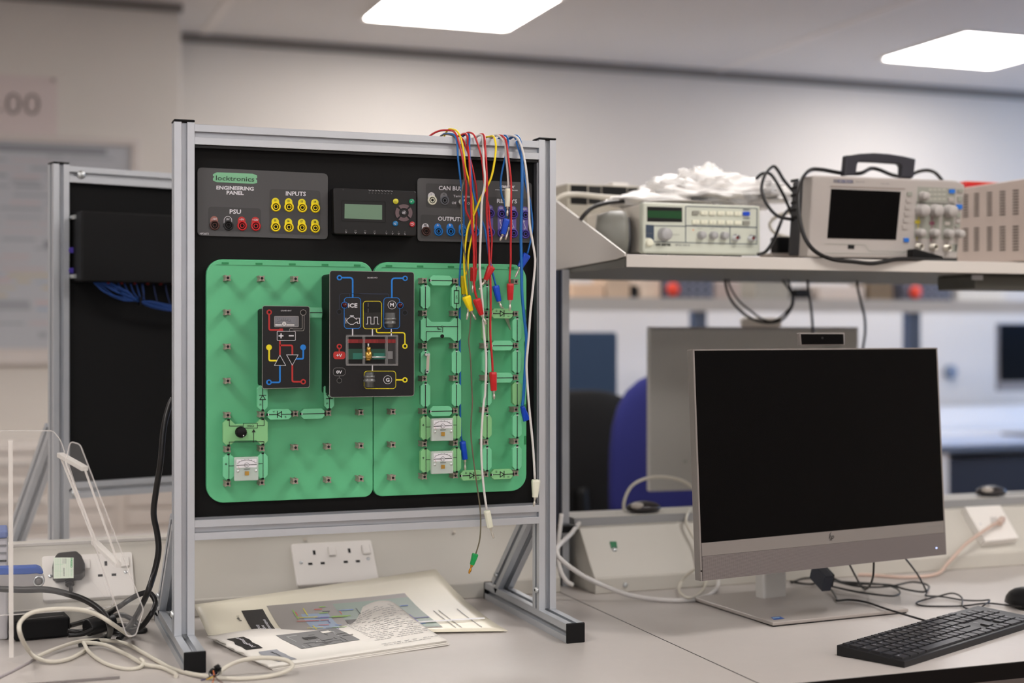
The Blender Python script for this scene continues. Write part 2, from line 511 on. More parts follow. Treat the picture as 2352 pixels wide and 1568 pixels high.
# ================================================================ bench trunking
def trunk(x0, x1, Y0, prof, label):
    t = thing('bench_trunking', ((x0+x1)/2, Y0+0.05, ZD), label, 'trunking')
    pts = [(x0, Y0+y, ZD+z) for y, z in prof]
    MB().prism(pts, (x1-x0, 0, 0), TRUNK).build('body', parent=t, bevel=0.002)
    return t
jm = MB().box((JX-0.0011, 1.7005, ZD-0.022), (JX+0.0011, 2.594, ZD-0.0002), DESKEDGE)
jm.build('joint_seal', parent=bpy.data.objects['workbench'])
tl = trunk(-1.4, JX, 2.44, [(0, 0), (0, 0.028), (0.004, 0.030), (0.080, 0.1155), (0.082, 0.1215), (0.15, 0.1215), (0.15, 0), ], 'sloped cream bench trunking behind the engineering panel with two double sockets')
MB().box((-1.4, 2.522, ZD+0.1216), (JX, 2.53, ZD+0.126), WHITED).build('lid_edge', parent=tl)
tr = trunk(1.036, 3.9, 2.40, [(0, 0), (0, 0.028), (0.004, 0.030), (0.075, 0.111), (0.10, 0.111), (0.10, 0.128), (0.19, 0.128), (0.19, 0)], 'sloped cream bench trunking behind the large computer with data plate')
MB().box((1.036, 2.4985, ZD+0.112), (3.9, 2.4999, ZD+0.1275), TRUNKG).build('cover_strip', parent=tr)
NL = V((0, -(0.1155-0.030), 0.076)).normalized()   # left slope
PL = PX((0, 2.444, ZD+0.030), NL)
NR = V((0, -(0.111-0.030), 0.071)).normalized()
PR = PX((0, 2.404, ZD+0.030), NR)
for k, xx in enumerate((-0.6, 0.30, 0.52, 0.8)):
    q = V((xx, 2.51, ZD+0.111)); MB().cyl(q, q+NL*0.002, 0.003, CHROME, n=10).build('screw', parent=tl)
for u, v in ((1411, 1262), (1436, 1343)):
    q = PR.p(u, v) if v < 1300 else onY(u, v, 2.40)
    n = NR if v < 1300 else V((0, -1, 0))
    MB().lathe(q, n, [(0.0048, 0), (0.0045, 0.002), (0.002, 0.0032), (0, 0.0033)], STEEL, n=12).build('screw', parent=tr)
st = MB(); st.poly(PR, [(1400, 1243), (1416, 1243), (1418, 1258), (1404, 1259)], mat('green_sticker', (0, 105, 60), 0.5), 0.0012)
st.build('green_sticker', parent=tr)
# double socket plates
def dsocket(parent, P, u, v, hidden_left=False):
    o0 = P.p(u, v); U = V((1, 0, 0)); W = P.N.cross(U).normalized()
    if W.z > 0: W = -W          # downwards along the slope
    def q(s_, t_, h=0.0): return o0 + U*s_ + W*t_ + P.N*h
    pl = MB().prism([q(a, b, 0.008) for a, b in rr(0, 0, 0.146, 0.086, 0.004)], -P.N*0.008, WHITE).build('socket_plate', parent=parent, bevel=0.0015)
    for k, sx in enumerate((0.0, 0.0635)):
        sw = MB(); sw.prism([q(a, b, 0.0125) for a, b in rr(0.064+sx-(0 if k == 0 else 0.002), 0.012, 0.076+sx, 0.031, 0.001)], -P.N*0.0045, WHITE)
        sw.build('rocker_switch', parent=pl, bevel=0.001)
        h = MB()
        for a, b, w_, hh in ((0.0385+sx, 0.021, 0.0045, 0.009), (0.0285+sx, 0.044, 0.0075, 0.0045), (0.0505+sx, 0.044, 0.0075, 0.0045)):
            h.prism([q(a-w_/2, b-hh/2, 0.0084), q(a+w_/2, b-hh/2, 0.0084), q(a+w_/2, b+hh/2, 0.0084), q(a-w_/2, b+hh/2, 0.0084)], -P.N*0.002, HOLE)
        h.build('socket_holes', parent=pl)
    for a in (0.0125, 0.1335):
        MB().lathe(q(a, 0.040, 0.008), P.N, [(0.0035, 0), (0.003, 0.001), (0, 0.0012)], STEEL, n=12).build('screw', parent=pl)
    return q
q_left = dsocket(tl, PL, 96, 1283)
dsocket(tl, PL, 667, 1254)
# data plate on the right trunking
def dplate(P, quad, ports):
    a = [P.p(x, y, 0.020) for x, y in quad]
    pl = MB().prism(a, -P.N*0.02, WHITE).build('data_plate', parent=tr, bevel=0.0015)
    for x, y in ports:
        MB().prism([P.p(x-9, y-9, 0.0205), P.p(x+7, y-9, 0.0205), P.p(x+10, y+9, 0.0205), P.p(x-6, y+9, 0.0205)], -P.N*0.003, WHITED).build('port', parent=pl)
    for x, y in ((2252, 1203), (2306, 1200)):
        MB().cyl(P.p(x, y, 0.019), P.p(x, y, 0.021), 0.002, STEEL, n=10).build('screw', parent=pl)
dplate(PR, [(2217, 1163), (2297, 1159), (2341, 1235), (2263, 1243)], [(2283, 1196)])

# ================================================================ navy upright and shelf
t = thing('shelf_upright', (1.018, 2.53, ZD), 'slim upright post with a navy side between the two bench trunkings', 'post')
MB().box((1.011, 2.497, ZD), (1.0245, 2.50, ZD+0.60), ALU).build('front_strip', parent=t)
MB().box((1.011, 2.5002, ZD), (1.0235, 2.585, ZD+0.60), NAVY).build('body', parent=t)
MB().box((1.0105, 2.51, ZD), (1.0115, 2.516, ZD+0.60), HOLE).build('slot', parent=t)
MB().box((0.992, 2.47, ZD+0.105), (1.03, 2.50, ZD+0.118), BLK).build('clip', parent=t, bevel=0.002)
ZS = H + 0.135
t = thing('overbench_shelf', (2.4, 2.55, ZS-0.02), 'grey metal shelf above the bench holding the electronic instruments', 'shelf')
SHG = mat('shelf_grey_paint', (204, 199, 192), 0.45)
SHU = mat('shelf_shaded_underside', (105, 104, 98), 0.6)  # darker than the shelf grey, shade put into the colour
MB().box((1.03, 2.252, ZS-0.003), (3.9, 2.85, ZS), SHG).build('shelf_board', parent=t)
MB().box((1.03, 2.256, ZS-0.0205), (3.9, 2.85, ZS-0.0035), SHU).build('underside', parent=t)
MB().box((1.03, 2.2485, ZS-0.021), (3.9, 2.2515, ZS+0.001), SHG).build('front_lip', parent=t, bevel=0.0008)
MB().prism([(1.026, 2.249, ZS-0.002), (1.026, 2.249, ZS+0.003), (1.026, 2.60, ZS+0.133), (1.026, 2.85, ZS+0.133), (1.026, 2.85, ZS-0.02), (1.026, 2.29, ZS-0.006)], (0.003, 0, 0), SHG).build('end_plate', parent=t)
MB().box((1.80, 2.30, ZS-0.0495), (3.9, 2.42, ZS-0.021), mat('tray_grey', (90, 90, 84), 0.6)).build('cable_tray', parent=t, bevel=0.003)
MB().box((1.79, 2.296, ZS-0.032), (1.815, 2.2995, ZS-0.022), ALU).build('tray_clip', parent=t)

# ================================================================ aluminium frames
def prof_outline(w, slot=0.0082, depth=0.0088):
    h = w/2; s_ = slot/2; o = []
    for k in range(4):
        a = k*math.pi/2; c, n = round(math.cos(a)), round(math.sin(a))
        for x, y in ((-h, -h), (-s_, -h), (-s_, -h+0.0018), (-s_-0.0022, -h+0.0018), (-s_-0.0022, -h+depth*0.6), (-s_, -h+depth), (s_, -h+depth), (s_+0.0022, -h+depth*0.6), (s_+0.0022, -h+0.0018), (s_, -h+0.0018), (s_, -h)):
            o.append((x*c - y*n, x*n + y*c))
    return o
PO = prof_outline(0.03)
def profile(mb, p, q, X=V((1, 0, 0)), Yv=None, m=None):
    p = V(p); q = V(q); d = q-p
    if Yv is None: Yv = d.cross(X).normalized()
    pts = [p + X*a + Yv*b for a, b in PO]
    mb.prism(pts, d, m or ALU)
    return mb
def strut(parent, name, p, q, X):
    m = MB(); profile(m, p, q, V(X)); return m.build(name, parent=parent, bevel=0.0003, seg=1, local=True)
def cap(parent, c, s_, ax, name='end_cap'):
    """plate 30x30 at c, thickness along axis ax"""
    a, b = [k for k in range(3) if k != ax]
    lo = [0, 0, 0]; hi = [0, 0, 0]
    for k in range(3):
        if k == ax: lo[k] = c[k]-0.0018; hi[k] = c[k]+0.0018
        else: lo[k] = c[k]-s_/2; hi[k] = c[k]+s_/2
    m = MB(); m.box(lo, hi, BLK)
    return m.build(name, parent=parent, bevel=0.0015, local=True)
def bolt(parent, c, ax, r=0.006):
    m = MB(); c = V(c); ax = V(ax)
    m.lathe(c, ax, [(r, 0), (r, 0.003), (r*0.7, 0.0045), (0, 0.0047)], STEEL, n=14)
    m.disc(c+ax*0.0049, ax, r*0.45, HOLE, n=6)
    return m.build('bolt', parent=parent, local=True)
def frame_thing(loc, rz, label, name='panel_frame', flip=1):
    """local axes: x along the frame from the outer face of the left post (0..0.61), y into depth from the front face, z from the worktop"""
    t = thing(name, loc, label, 'equipment rack' if flip > 0 else 'rack', rz=rz)
    Wd = 0.61
    for x in (0.015, Wd-0.015):
        strut(t, 'post', (x, 0.015, 0.03), (x, 0.015, 0.7935), (1, 0, 0))
        cap(t, (x, 0.015, 0.7955), 0.031, 2)
        y0, y1 = (-0.118, 0.272) if flip > 0 else (-0.02, 0.37)
        strut(t, 'foot', (x, y0+0.002, 0.015), (x, y1, 0.015), (1, 0, 0))
        cap(t, (x, y0, 0.0155), 0.031, 1)
        cap(t, (x, y1+0.002, 0.0155), 0.031, 1)
        ya, za, yb, zb = 0.040, 0.195, 0.225, 0.03
        if flip < 0: ya, za, yb, zb = 0.036, 0.30, 0.30, 0.03
        d = V((0, yb-ya, zb-za)).normalized()
        strut(t, 'brace', (x, ya, za), (x, yb, zb), (1, 0, 0))
        bolt(t, (x-0.0, 0.015+0.016, za-0.045), (0, 1, 0), 0.004)
        s_ = -1 if x < 0.3 else -1
        bolt(t, (x-0.0155, yb-0.02, 0.055), (s_, 0, 0), 0.005)
        bolt(t, (x-0.0155, 0.006 if flip > 0 else 0.02, 0.062), (s_, 0, 0), 0.005)
    strut(t, 'top_rail', (0.03, 0.015, 0.776), (Wd-0.03, 0.015, 0.776), (0, 1, 0))
    strut(t, 'bottom_rail', (0.03, 0.015, 0.1855), (Wd-0.03, 0.015, 0.1855), (0, 1, 0))
    return t
FX0 = 0.2506; FYF = 2.154
fr = frame_thing((FX0, FYF, ZD), 0, 'silver slotted aluminium bench frame carrying the black engineering panel with green boards')
# ================================================================ black panel and everything screwed to it
YP = 2.170
panel = MB().box((FX0+0.024, YP, H-0.285), (FX0+0.586, YP+0.004, H+0.286), BLKP).build('black_panel', parent=fr)
MB().box((FX0+0.03, 2.158, H-0.2795), (FX0+0.58, 2.164, H-0.276), ALUD).build('panel_gasket', parent=fr)
MB().box((FX0+0.03, 2.158, H+0.2765), (FX0+0.58, 2.164, H+0.280), BLKS).build('panel_gasket', parent=fr)
MB().box((FX0+0.577, 2.156, H-0.276), (FX0+0.580, YP, H+0.276), ALUD).build('side_gasket', parent=fr)

# ---- sockets (4 mm shrouded) on the plates
def socket(parent, P, u, v, col, label=None):
    o_ = P.p(u, v); n = P.N
    m = MB()
    m.lathe(o_, n, [(0.0075, 0), (0.0075, 0.0018), (0.0068, 0.0026), (0.0052, 0.0026), (0.0050, 0.0008)], col, n=20)
    m.disc(o_+n*0.0009, n, 0.0051, HOLE, n=16)
    m.lathe(o_, n, [(0.0036, 0.0009), (0.0036, 0.0028), (0.0024, 0.0028), (0.0024, 0.001)], col, n=16)
    m.disc(o_+n*0.0012, n, 0.0024, HOLE, n=12)
    return m.build('socket', parent=parent, label=label)
def tongue(parent, P, u, v, top, w, fill, txt, ink, h, outline=None, th=None):
    m = MB()
    pts = [(u-w, v)] + circ(u, top+w, w, 12, 180, 360) + [(u+w, v)]
    if outline: m.ribbon(P, [(u-w, v+6)] + pts[1:-1] + [(u+w, v+6)], 1.0, outline, off=0.0005)
    else: m.poly(P, pts, fill, 0.0005)
    if txt: m.text(P, txt, u+0.2, v-14.6, h, ink, off=0.0009, bold=0.012)
    return m.build('socket_label', parent=parent)

# ---- left plate
A = zc(380, 260, 4.612)
PP = PY(YP)
PF = PY(YP-0.0025)
lp = MB().slab(PP, rq(cv(A, [(338, 572), (1722, 638), (1722, 1337), (338, 1296)]), 11), PLATE, 0, 0.0025).build('input_plate', parent=fr, label='grey front plate with power and input sockets', bevel=0.0004, seg=1)
m = MB()
m.poly(PF, rq(cv(A, [(1103, 800), (1642, 820), (1642, 1292), (1103, 1268)]), 8), PLATED)
m.build('dark_zone', parent=lp); m = MB()
m.poly(PF, rq(cv(A, [(453, 988), (1012, 1008), (1012, 1258), (453, 1238)]), 8), PLATED)
m.build('dark_zone', parent=lp)
m = MB()
lg = cv(A, [(503, 645), (545, 625), (925, 640), (972, 660), (972, 685), (955, 695), (972, 708), (972, 738), (930, 747), (545, 730), (503, 712), (503, 685), (520, 672), (503, 662)])
m.build('zone', parent=lp) if m.v else None; m = MB(); m.poly(PF, lg, mat('logo_green', (125, 185, 145), 0.6))
c = A(738, 690); m.text(PF, 'locktronics', c[0], c[1], 11.2, mat('logo_ink', (40, 58, 48), 0.6), off=0.0007, rot=0.04, bold=0.008, width=88)
m.build('logo', parent=lp); m = MB()
c = A(738, 792); m.text(PF, 'ENGINEERING', c[0], c[1], 8.5, PRW, rot=0.035, bold=0.035, width=86)
c = A(739, 841); m.text(PF, 'PANEL', c[0], c[1], 8.5, PRW, rot=0.035, bold=0.035, width=39.5)
m.build('title_lettering', parent=lp); m = MB()
c = A(1381, 850); m.text(PF, 'INPUTS', c[0], c[1], 10, PRW, rot=0.03, bold=0.02, width=46)
m.build('inputs_lettering', parent=lp); m = MB()
c = A(740, 1040); m.text(PF, 'PSU', c[0], c[1], 10, PRW, rot=0.02, bold=0.02, width=26)
m.build('supply_lettering', parent=lp); m = MB()
c = A(411, 1274); m.text(PF, 'HP2673', c[0], c[1], 4.6, PRW, rot=0.02, bold=0.01, width=20)
m.build('lettering', parent=lp)
for i, (x, y) in enumerate([(1168, 990), (1308, 994), (1448, 1000), (1586, 1004), (1166, 1203), (1306, 1208), (1446, 1212), (1586, 1216)]):
    c = A(x, y); tp = A(x, y-95)
    tongue(lp, PF, c[0]-0.7, c[1], tp[1], 8.6, YELP, 'I%d' % (i+1), INK, 5.2)
    socket(lp, PF, c[0], c[1], YEL)
for (x, y), col, pr, tx, ik in zip([(520, 1187), (666, 1190), (811, 1192), (956, 1195)], (BRN, BLKS, RED, RED), (BRNP, None, REDP, REDP), ('-12V', '0V', '+5V', '+12V'), (PRW, PRW, PRW, PRW)):
    c = A(x, y); tp = A(x, y-98)
    tongue(lp, PF, c[0]-0.9, c[1], tp[1], 8.8, pr, tx, ik, 4.6, outline=None if pr else PRW)
    socket(lp, PF, c[0], c[1], col)

# ---- controller with display
B = zc(740, 260, 4.2)
YC = 2.149
PC = PY(YC)
ctl = MB().prism([PC.p(x, y) for x, y in rq([(765, 430), (957, 438), (957, 543), (767, 538)], 7)], (0, YP-YC, 0), BLKS, BLK).build('controller', parent=fr, label='dark grey programmable controller with a green display', bevel=0.002)
m = MB(); m.ribbon(PC, rq(cv(B, [(190, 843), (610, 855), (610, 1053), (190, 1038)]), 2), 0.9, HOLE, closed=True)
m.poly(PC, cv(B, [(217, 873), (578, 885), (578, 1027), (215, 1014)]), LCD, 0.0006)
m.build('display', parent=ctl)
def rbtn(x, y, r, col, txt, ik, hh=4.5):
    c = B(x, y); q = PC.p(c[0], c[1])
    b = MB(); rad = r/4.2/1480
    b.lathe(q, (0, -1, 0), [(rad, 0), (rad, 0.0016), (rad*0.85, 0.0024), (0, 0.0025)], col, n=20)
    if txt: b.text(PY(YC-0.0026), txt, c[0]-0.5, c[1], hh, ik, off=0.0002, bold=0.01)
    return b.build('button', parent=ctl)
rbtn(708, 850, 27, mat('yellow_green_button', (205, 200, 60), 0.4), 'F1', mat('btn_ink', (150, 140, 50), 0.5), 3.8)
rbtn(863, 853, 27, mat('green_button', (25, 140, 100), 0.4), '=', PRW)
rbtn(705, 1065, 27, mat('blue_button', (20, 110, 165), 0.4), 'F2', PRW, 4.2)
rbtn(867, 1071, 27, mat('red_button', (185, 55, 60), 0.4), '', PRW)
m = MB(); m.ribbon(PY(YC-0.0027), cv(B, [(856, 1080), (872, 1080), (880, 1070), (872, 1062), (853, 1062)]), 0.9, PRW); m.build('return_arrow', parent=ctl)
rbtn(788, 960, 23, mat('ok_button', (95, 92, 96), 0.4), 'OK', PRW, 3.8)
for a0 in (-128, -38, 52, 142):
    b = MB(); c = B(788, 960)
    pts = circ(c[0], c[1], 83/4.2, 8, a0, a0+76) + list(reversed(circ(c[0], c[1], 47/4.2, 8, a0, a0+76)))
    b.prism([PC.p(x, y, 0.0016) for x, y in pts], (0, 0.0016, 0), mat('arrow_button', (100, 82, 86), 0.4))
    b.build('arrow_button', parent=ctl)
m = MB()
for i in range(8):
    c = B(455+i*30.5, 745+i*1.0)
    for dx, dy in ((-1, -1), (0.8, 0.6), (2.4, -0.3)): m.poly(PC, circ(c[0]+dx, c[1]+dy, 0.65, 6), PRW, 0.0005)
    m.text(PC, 'I%d' % (i+1), c[0], c[1]+5.6, 2.6, PRG)
for i in range(4):
    c = B(230+i*92, 1148+i*3)
    for dx, dy in ((-1.5, -1), (1.2, -0.6), (0, 1.4)): m.poly(PC, circ(c[0]+dx, c[1]+dy, 0.75, 6), PRW, 0.0005)
    m.text(PC, 'Q%d' % (i+1), c[0], c[1]-5, 2.8, PRG)
    c = B(619+i*60, 1158+i*3)
    for dx, dy in ((-1.2, -1), (1.2, -0.6), (0, 1.4)): m.poly(PC, circ(c[0]+dx, c[1]+dy, 0.65, 6), PRW, 0.0005)
    m.text(PC, 'ABCD'[i], c[0], c[1]-5, 2.8, PRG)
c = B(205, 735); m.text(PC, '1.', c[0], c[1], 3.4, PRG)
m.build('indicator_marks', parent=ctl)

# ---- right plate
D = zc(960, 400, 7.84)
rp = MB().slab(PP, rq([(958.5, 408), (1222, 419), (1223, 558), (958.5, 554)], 10), PLATE, 0, 0.0025).build('output_plate', parent=fr, label='grey front plate with bus, output and relay sockets', bevel=0.0004, seg=1)
m = MB()
m.poly(PF, rq(cv(D, [(140, 160), (975, 200), (975, 620), (140, 598)]), 6), PLATED); m.build('dark_zone', parent=rp); m = MB()
m.poly(PF, rq(cv(D, [(45, 725), (1095, 760), (1095, 1180), (45, 1155)]), 6), PLATED); m.build('dark_zone', parent=rp); m = MB()
m.poly(PF, rq(cv(D, [(1210, 405), (2025, 440), (2025, 1200), (1210, 1175)]), 6), PLATED)
m.build('dark_zone', parent=rp)
m = MB()
for tx, x, y, h_, w_, b_ in (('CAN BUS', 585, 250, 9.6, 54, 0.02), ('OUTPUTS', 580, 802, 9.6, 56, 0.02), ('RELAYS', 1604, 482, 9.4, 46, 0.02), ('Termination', 800, 395, 5.6, 41, 0.005), ('Off', 650, 515, 5.6, 10, 0.005), ('On', 925, 523, 5.6, 9, 0.005)):
    c = D(x, y); m = MB(); m.text(PF, tx, c[0], c[1], h_, PRW, rot=0.03, bold=b_, width=w_); m.build('lettering', parent=rp)
m = MB()
c = D(1608, 214); m.text(PF, 'matrix', c[0], c[1], 8, PRW, rot=0.03, bold=0.04, shear=0.35, width=36)
c = D(1592, 282); m.text(PF, 'www.matrixmultimedia.com', c[0], c[1], 3.0, PRW, rot=0.03, bold=0.02, width=52)
m.build('lettering', parent=rp)
for x, y, col, fill, tx, ik in ((255, 470, CREAM, mat('white_print_label', (205, 205, 205), 0.5), 'L', PRG), (478, 475, GREYP, mat('grey_print_label', (120, 120, 122), 0.5), 'H', PLATED),
                                (145, 1027, BRN, PRW, 'M', INK), (367, 1030, BLUL, BLUP, 'A', PRW), (588, 1032, BLUL, BLUP, 'B', PRW), (808, 1035, BLUL, BLUP, 'C', PRW), (1025, 1040, BLUL, BLUP, 'D', PRW)):
    c = D(x, y); tongue(rp, PF, c[0]-1.5, c[1], c[1]-18.5, 7.9, fill, tx, ik, 5.0)
    socket(rp, PF, c[0], c[1], col)
for i, (x, y) in enumerate(((1300, 705), (1503, 716), (1717, 722), (1930, 735))):
    c = D(x, y); e = D(x, y+342)
    b = MB(); pts = [(e[0]-8.3, e[1])] + circ(c[0]-1, c[1]-11.5, 7.8, 12, 180, 360) + [(e[0]+6.6, e[1])]
    b.poly(PF, pts, VIOP, 0.0007)
    b.text(PF, 'Q%d' % (i+1), c[0]-1.0, c[1]-14.0, 4.6, PRW, off=0.0010, bold=0.01)
    k = lambda dx, dy: (c[0]-2+dx, c[1]+dy)
    b.ribbon(PF, [k(-1, 11), k(-1, 18), k(4, 32)], 1.0, PRW, off=0.0010)
    b.poly(PF, [k(-2.5, 16), k(-1, 11), k(1, 16)], PRW, 0.0011)
    b.ribbon(PF, [k(0, 29), k(0, 35)], 1.0, PRW, off=0.0010)
    b.build('relay_label', parent=rp)
    socket(rp, PF, c[0], c[1], VIO); socket(rp, PF, e[0], e[1], VIO)
c = D(770, 500); q = PF.p(c[0], c[1])
m = MB(); m.cyl(q, q+V((0, -0.003, 0)), 0.0045, STEEL, n=6, smooth=False); m.cyl(q, q+V((0.004, -0.014, 0.002)), 0.0014, STEEL, r2=0.002, n=10)
m.build('toggle_switch', parent=rp)

# ================================================================ green baseboards with pins
YG = 2.158; YT = 2.135
GX = [0.3269 + 0.0508*i for i in range(10)]
GZ = [H + 0.0817 - 0.0511*j for j in range(7)]
def rrc(x0, z0, x1, z1, rs, n=7):
    """outline with own radius per corner: (x1,z1),(x0,z1),(x0,z0),(x1,z0)"""
    out = []
    for (cx, cz, sx, sz, a), r in zip(((x1, z1, -1, -1, 0), (x0, z1, 1, -1, 90), (x0, z0, 1, 1, 180), (x1, z0, -1, 1, 270)), rs):
        for i in range(n+1):
            t = math.radians(a + 90*i/n)
            out.append((cx+sx*r + r*math.cos(t), cz+sz*r + r*math.sin(t)))
    return out
pin0 = None
for bi, (x0, x1, rs) in enumerate(((0.2985, 0.5548, (0.022, 0.024, 0.026, 0.014)), (0.5558, 0.8105, (0.024, 0.022, 0.014, 0.026)))):
    z0, z1 = H-0.2555, H+0.1105
    out = rrc(x0, z0, x1, z1, rs)
    o1 = [(x, YG, z) for x, z in out]
    bb = MB().prism(o1, (0, YP-YG, 0), GREEN).build('green_baseboard', parent=fr, label='left green baseboard' if bi == 0 else 'right green baseboard', bevel=0.0012)
    m = MB()
    rim = rrc(x0+0.0015, z0+0.0015, x1-0.0015, z1-0.0015, [r-0.001 for r in rs])
    inn = rrc(x0+0.0015, z0+0.0015, x1-0.0015, z1-0.0095, [r-0.001 for r in rs])
    # raised strip along the top edge with clip slots
    m.prism([(x0+rs[1]*0.55, YG-0.001, z1-0.0085), (x1-rs[0]*0.55, YG-0.001, z1-0.0085), (x1-rs[0], YG-0.001, z1-0.001), (x0+rs[1], YG-0.001, z1-0.001)], (0, 0.001, 0), GREEN)
    m.build('top_strip', parent=bb, bevel=0.0003, seg=1)
    for k in range(5):
        xx = GX[bi*5+k]-0.0005
        MB().box((xx-0.0055, YG-0.0014, z1-0.0075), (xx+0.005, YG-0.0009, z1-0.0045), GREEND).build('clip_slot', parent=bb)
        if bi == 1:
            zz = GZ[k+1]+0.0
            MB().box((x1-0.0035, YG-0.0012, zz-0.007), (x1-0.001, YG-0.0004, zz+0.007), GREEND).build('clip_slot', parent=bb)
    for i in range(bi*5, bi*5+5):
        for j in range(7):
            if (1 <= i <= 2 and 1 <= j <= 3) or (3 <= i <= 5 and j <= 3): continue
            if pin0 is None:
                w = 0.0043; g = 0.0012; n_ = 0.0011
                ol = []
                for a in range(4):
                    cc, ss = (1, 0, -1, 0)[a], (0, 1, 0, -1)[a]
                    for x, z in ((-w, -w), (-0.0016, -w+0.0004), (-0.0016, -w+n_), (0.0016, -w+n_), (0.0016, -w+0.0004)):
                        ol.append((x*cc - z*ss, x*ss + z*cc))
                m = MB()
                m.prism([(GX[i]+x, YT, GZ[j]+z) for x, z in ol], (0, YG-YT, 0), PIN)
                m.cyl((GX[i], YT-0.0001, GZ[j]), (GX[i], YT+0.0005, GZ[j]), 0.0021, HOLE, n=10)
                p_ = pin0 = m.build('pin', parent=bb); pij = (i, j)
            else:
                p_ = pin0.copy(); C.objects.link(p_); p_.parent = bb
                p_.location = (GX[i]-GX[pij[0]], 0, GZ[j]-GZ[pij[1]])

# ================================================================ plug-in carriers
YK = 2.130          # front face of the carriers
PKK = PY(YK)
GR = 'green plug-in carriers on the baseboards'
def link_outline(L):
    """horizontal link of pitch L, centred on the first pin"""
    a = 0.0072; b = 0.0115; w = 0.0079; tip = 0.0036
    return [(a, tip), (b+0.0003, w), (L-b, w), (L-a, tip), (L-a, -tip), (L-b, -w), (b, -w), (a, -tip)]
def carrier(i, j, vert, label, kind='link', col=None, xcut=None):
    X, Z = GX[i], GZ[j]
    f = (lambda s, t: (X+t, Z-s)) if vert else (lambda s, t: (X+s, Z+t))
    L = 0.0511 if vert else 0.0508
    t = thing('circuit_carrier', (X + (0 if vert else L/2), YK+0.005, Z - (L if vert else 0)), label, 'carrier', GR)
    ol = link_outline(L if xcut is None else L)
    if xcut: ol = [(min(s, xcut), w_) if s > 0.03 else (s, w_) for s, w_ in ol]
    g = col or random.choice((GREENL, GREENL, GREENL, GREENY))
    MB().prism([(f(s, w_)[0], YK, f(s, w_)[1]) for s, w_ in ol], (0, 0.0085, 0), g).build('body', parent=t, bevel=0.0005, seg=1)
    def q(s, w_, h=0.0004): x, z = f(s, w_); return (x, YK-h, z)
    def line(mb, pts, w=0.0012):
        for a, b in zip(pts[:-1], pts[1:]):
            a = V(a); b = V(b); d = (b-a)
            if d.length < 1e-9: continue
            d.normalize(); n_ = V((-d.y, d.x))*(w/2); e = d*(w/2)
            mb.add([q(*(a-e+n_)), q(*(a-e-n_)), q(*(b+e-n_)), q(*(b+e+n_))], [(0, 1, 2, 3)], INK)
    def txt(mb, s_, cs, cw, h, rot):
        vs, fs = text_mesh(s_, 0.01, 0.0)
        xm = (min(a for a, b in vs)+max(a for a, b in vs))/2; k = h/0.73; c, sn = math.cos(rot), math.sin(rot)
        x0, z0 = f(cs, cw)
        mb.add([(x0+((a-xm)*c-(b-0.365)*sn)*k, YK-0.0004, z0+((a-xm)*sn+(b-0.365)*c)*k) for a, b in vs], fs, INK)
    m = MB()
    for e in (0.0066, L-0.0066):
        if xcut and e > 0.03: continue
        for k in (-1, 1): pass
        s0 = e-0.0014; s1 = e+0.0012
        MB().add([q(s0, 0.0018, 0.0006), q(s1, 0.0018, 0.0006), q(s1, -0.0018, 0.0006), q(s0, -0.0018, 0.0006)], [(0, 1, 2, 3)], BLK).build('contact', parent=t)
    m.add([q(0.0079, 0.0015, 0.0007), q(0.0092, 0.0015, 0.0007), q(0.0092, -0.0015, 0.0007), q(0.0079, -0.0015, 0.0007)], [(0, 1, 2, 3)], PRW)
    m.build('contact', parent=t)
    m = MB()
    a, b = 0.010, (xcut or L-0.0075)
    if kind == 'link': line(m, [(a, 0), (b, 0)])
    elif kind in ('diode', 'diode_back'):
        c0, c1 = 0.022, 0.0285
        if kind == 'diode_back': c0, c1 = 0.0285, 0.022
        line(m, [(a, 0), (min(c0, c1), 0)]); line(m, [(max(c0, c1), 0), (b, 0)])
        line(m, [(c0, 0.0042), (c0, -0.0042), (c1, 0), (c0, 0.0042)]); line(m, [(c1, 0.0046), (c1, -0.0046)])
        if not vert:
            if kind == 'diode': txt(m, 'Si', 0.0155, 0.0045, 0.0032, 0); txt(m, '1A', 0.036, -0.0042, 0.0024, 0)
            else: txt(m, 'Si', 0.0345, -0.0042, 0.0032, math.pi); txt(m, '1A', 0.0165, 0.0042, 0.0024, math.pi)
        else: txt(m, 'Si', 0.036, -0.0036, 0.0032, math.pi/2)
    elif kind == 'resistor':
        line(m, [(a, 0), (0.0155, 0)]); line(m, [(0.0355, 0), (b, 0)])
        line(m, [(0.0155, 0.0037), (0.0355, 0.0037), (0.0355, -0.0037), (0.0155, -0.0037), (0.0155, 0.0037)])
        txt(m, '1k\u03a9', 0.0255, 0.0, 0.0026, -math.pi/2)
    elif kind == 'reed':
        line(m, [(a, 0), (0.014, 0)]); line(m, [(0.041, 0), (b, 0)])
    m.build('printed_symbol', parent=t)
    if kind == 'reed':
        m = MB(); m.bar(q(0.0125, 0.003, 0.005), q(0.039, 0.002, 0.004), 0.0045, 0.0007, CHROME, up=(0, 1, 0)); m.build('contact_strip', parent=t)
        for s_, w_ in ((0.0135, -0.0005), (0.0135, 0.0035), (0.0405, 0.001), (0.0385, 0.001)):
            MB().cyl(q(s_, w_, 0), q(s_, w_, 0.006), 0.0022, STEEL, n=10).build('screw', parent=t)
    return t
H_, V_ = False, True
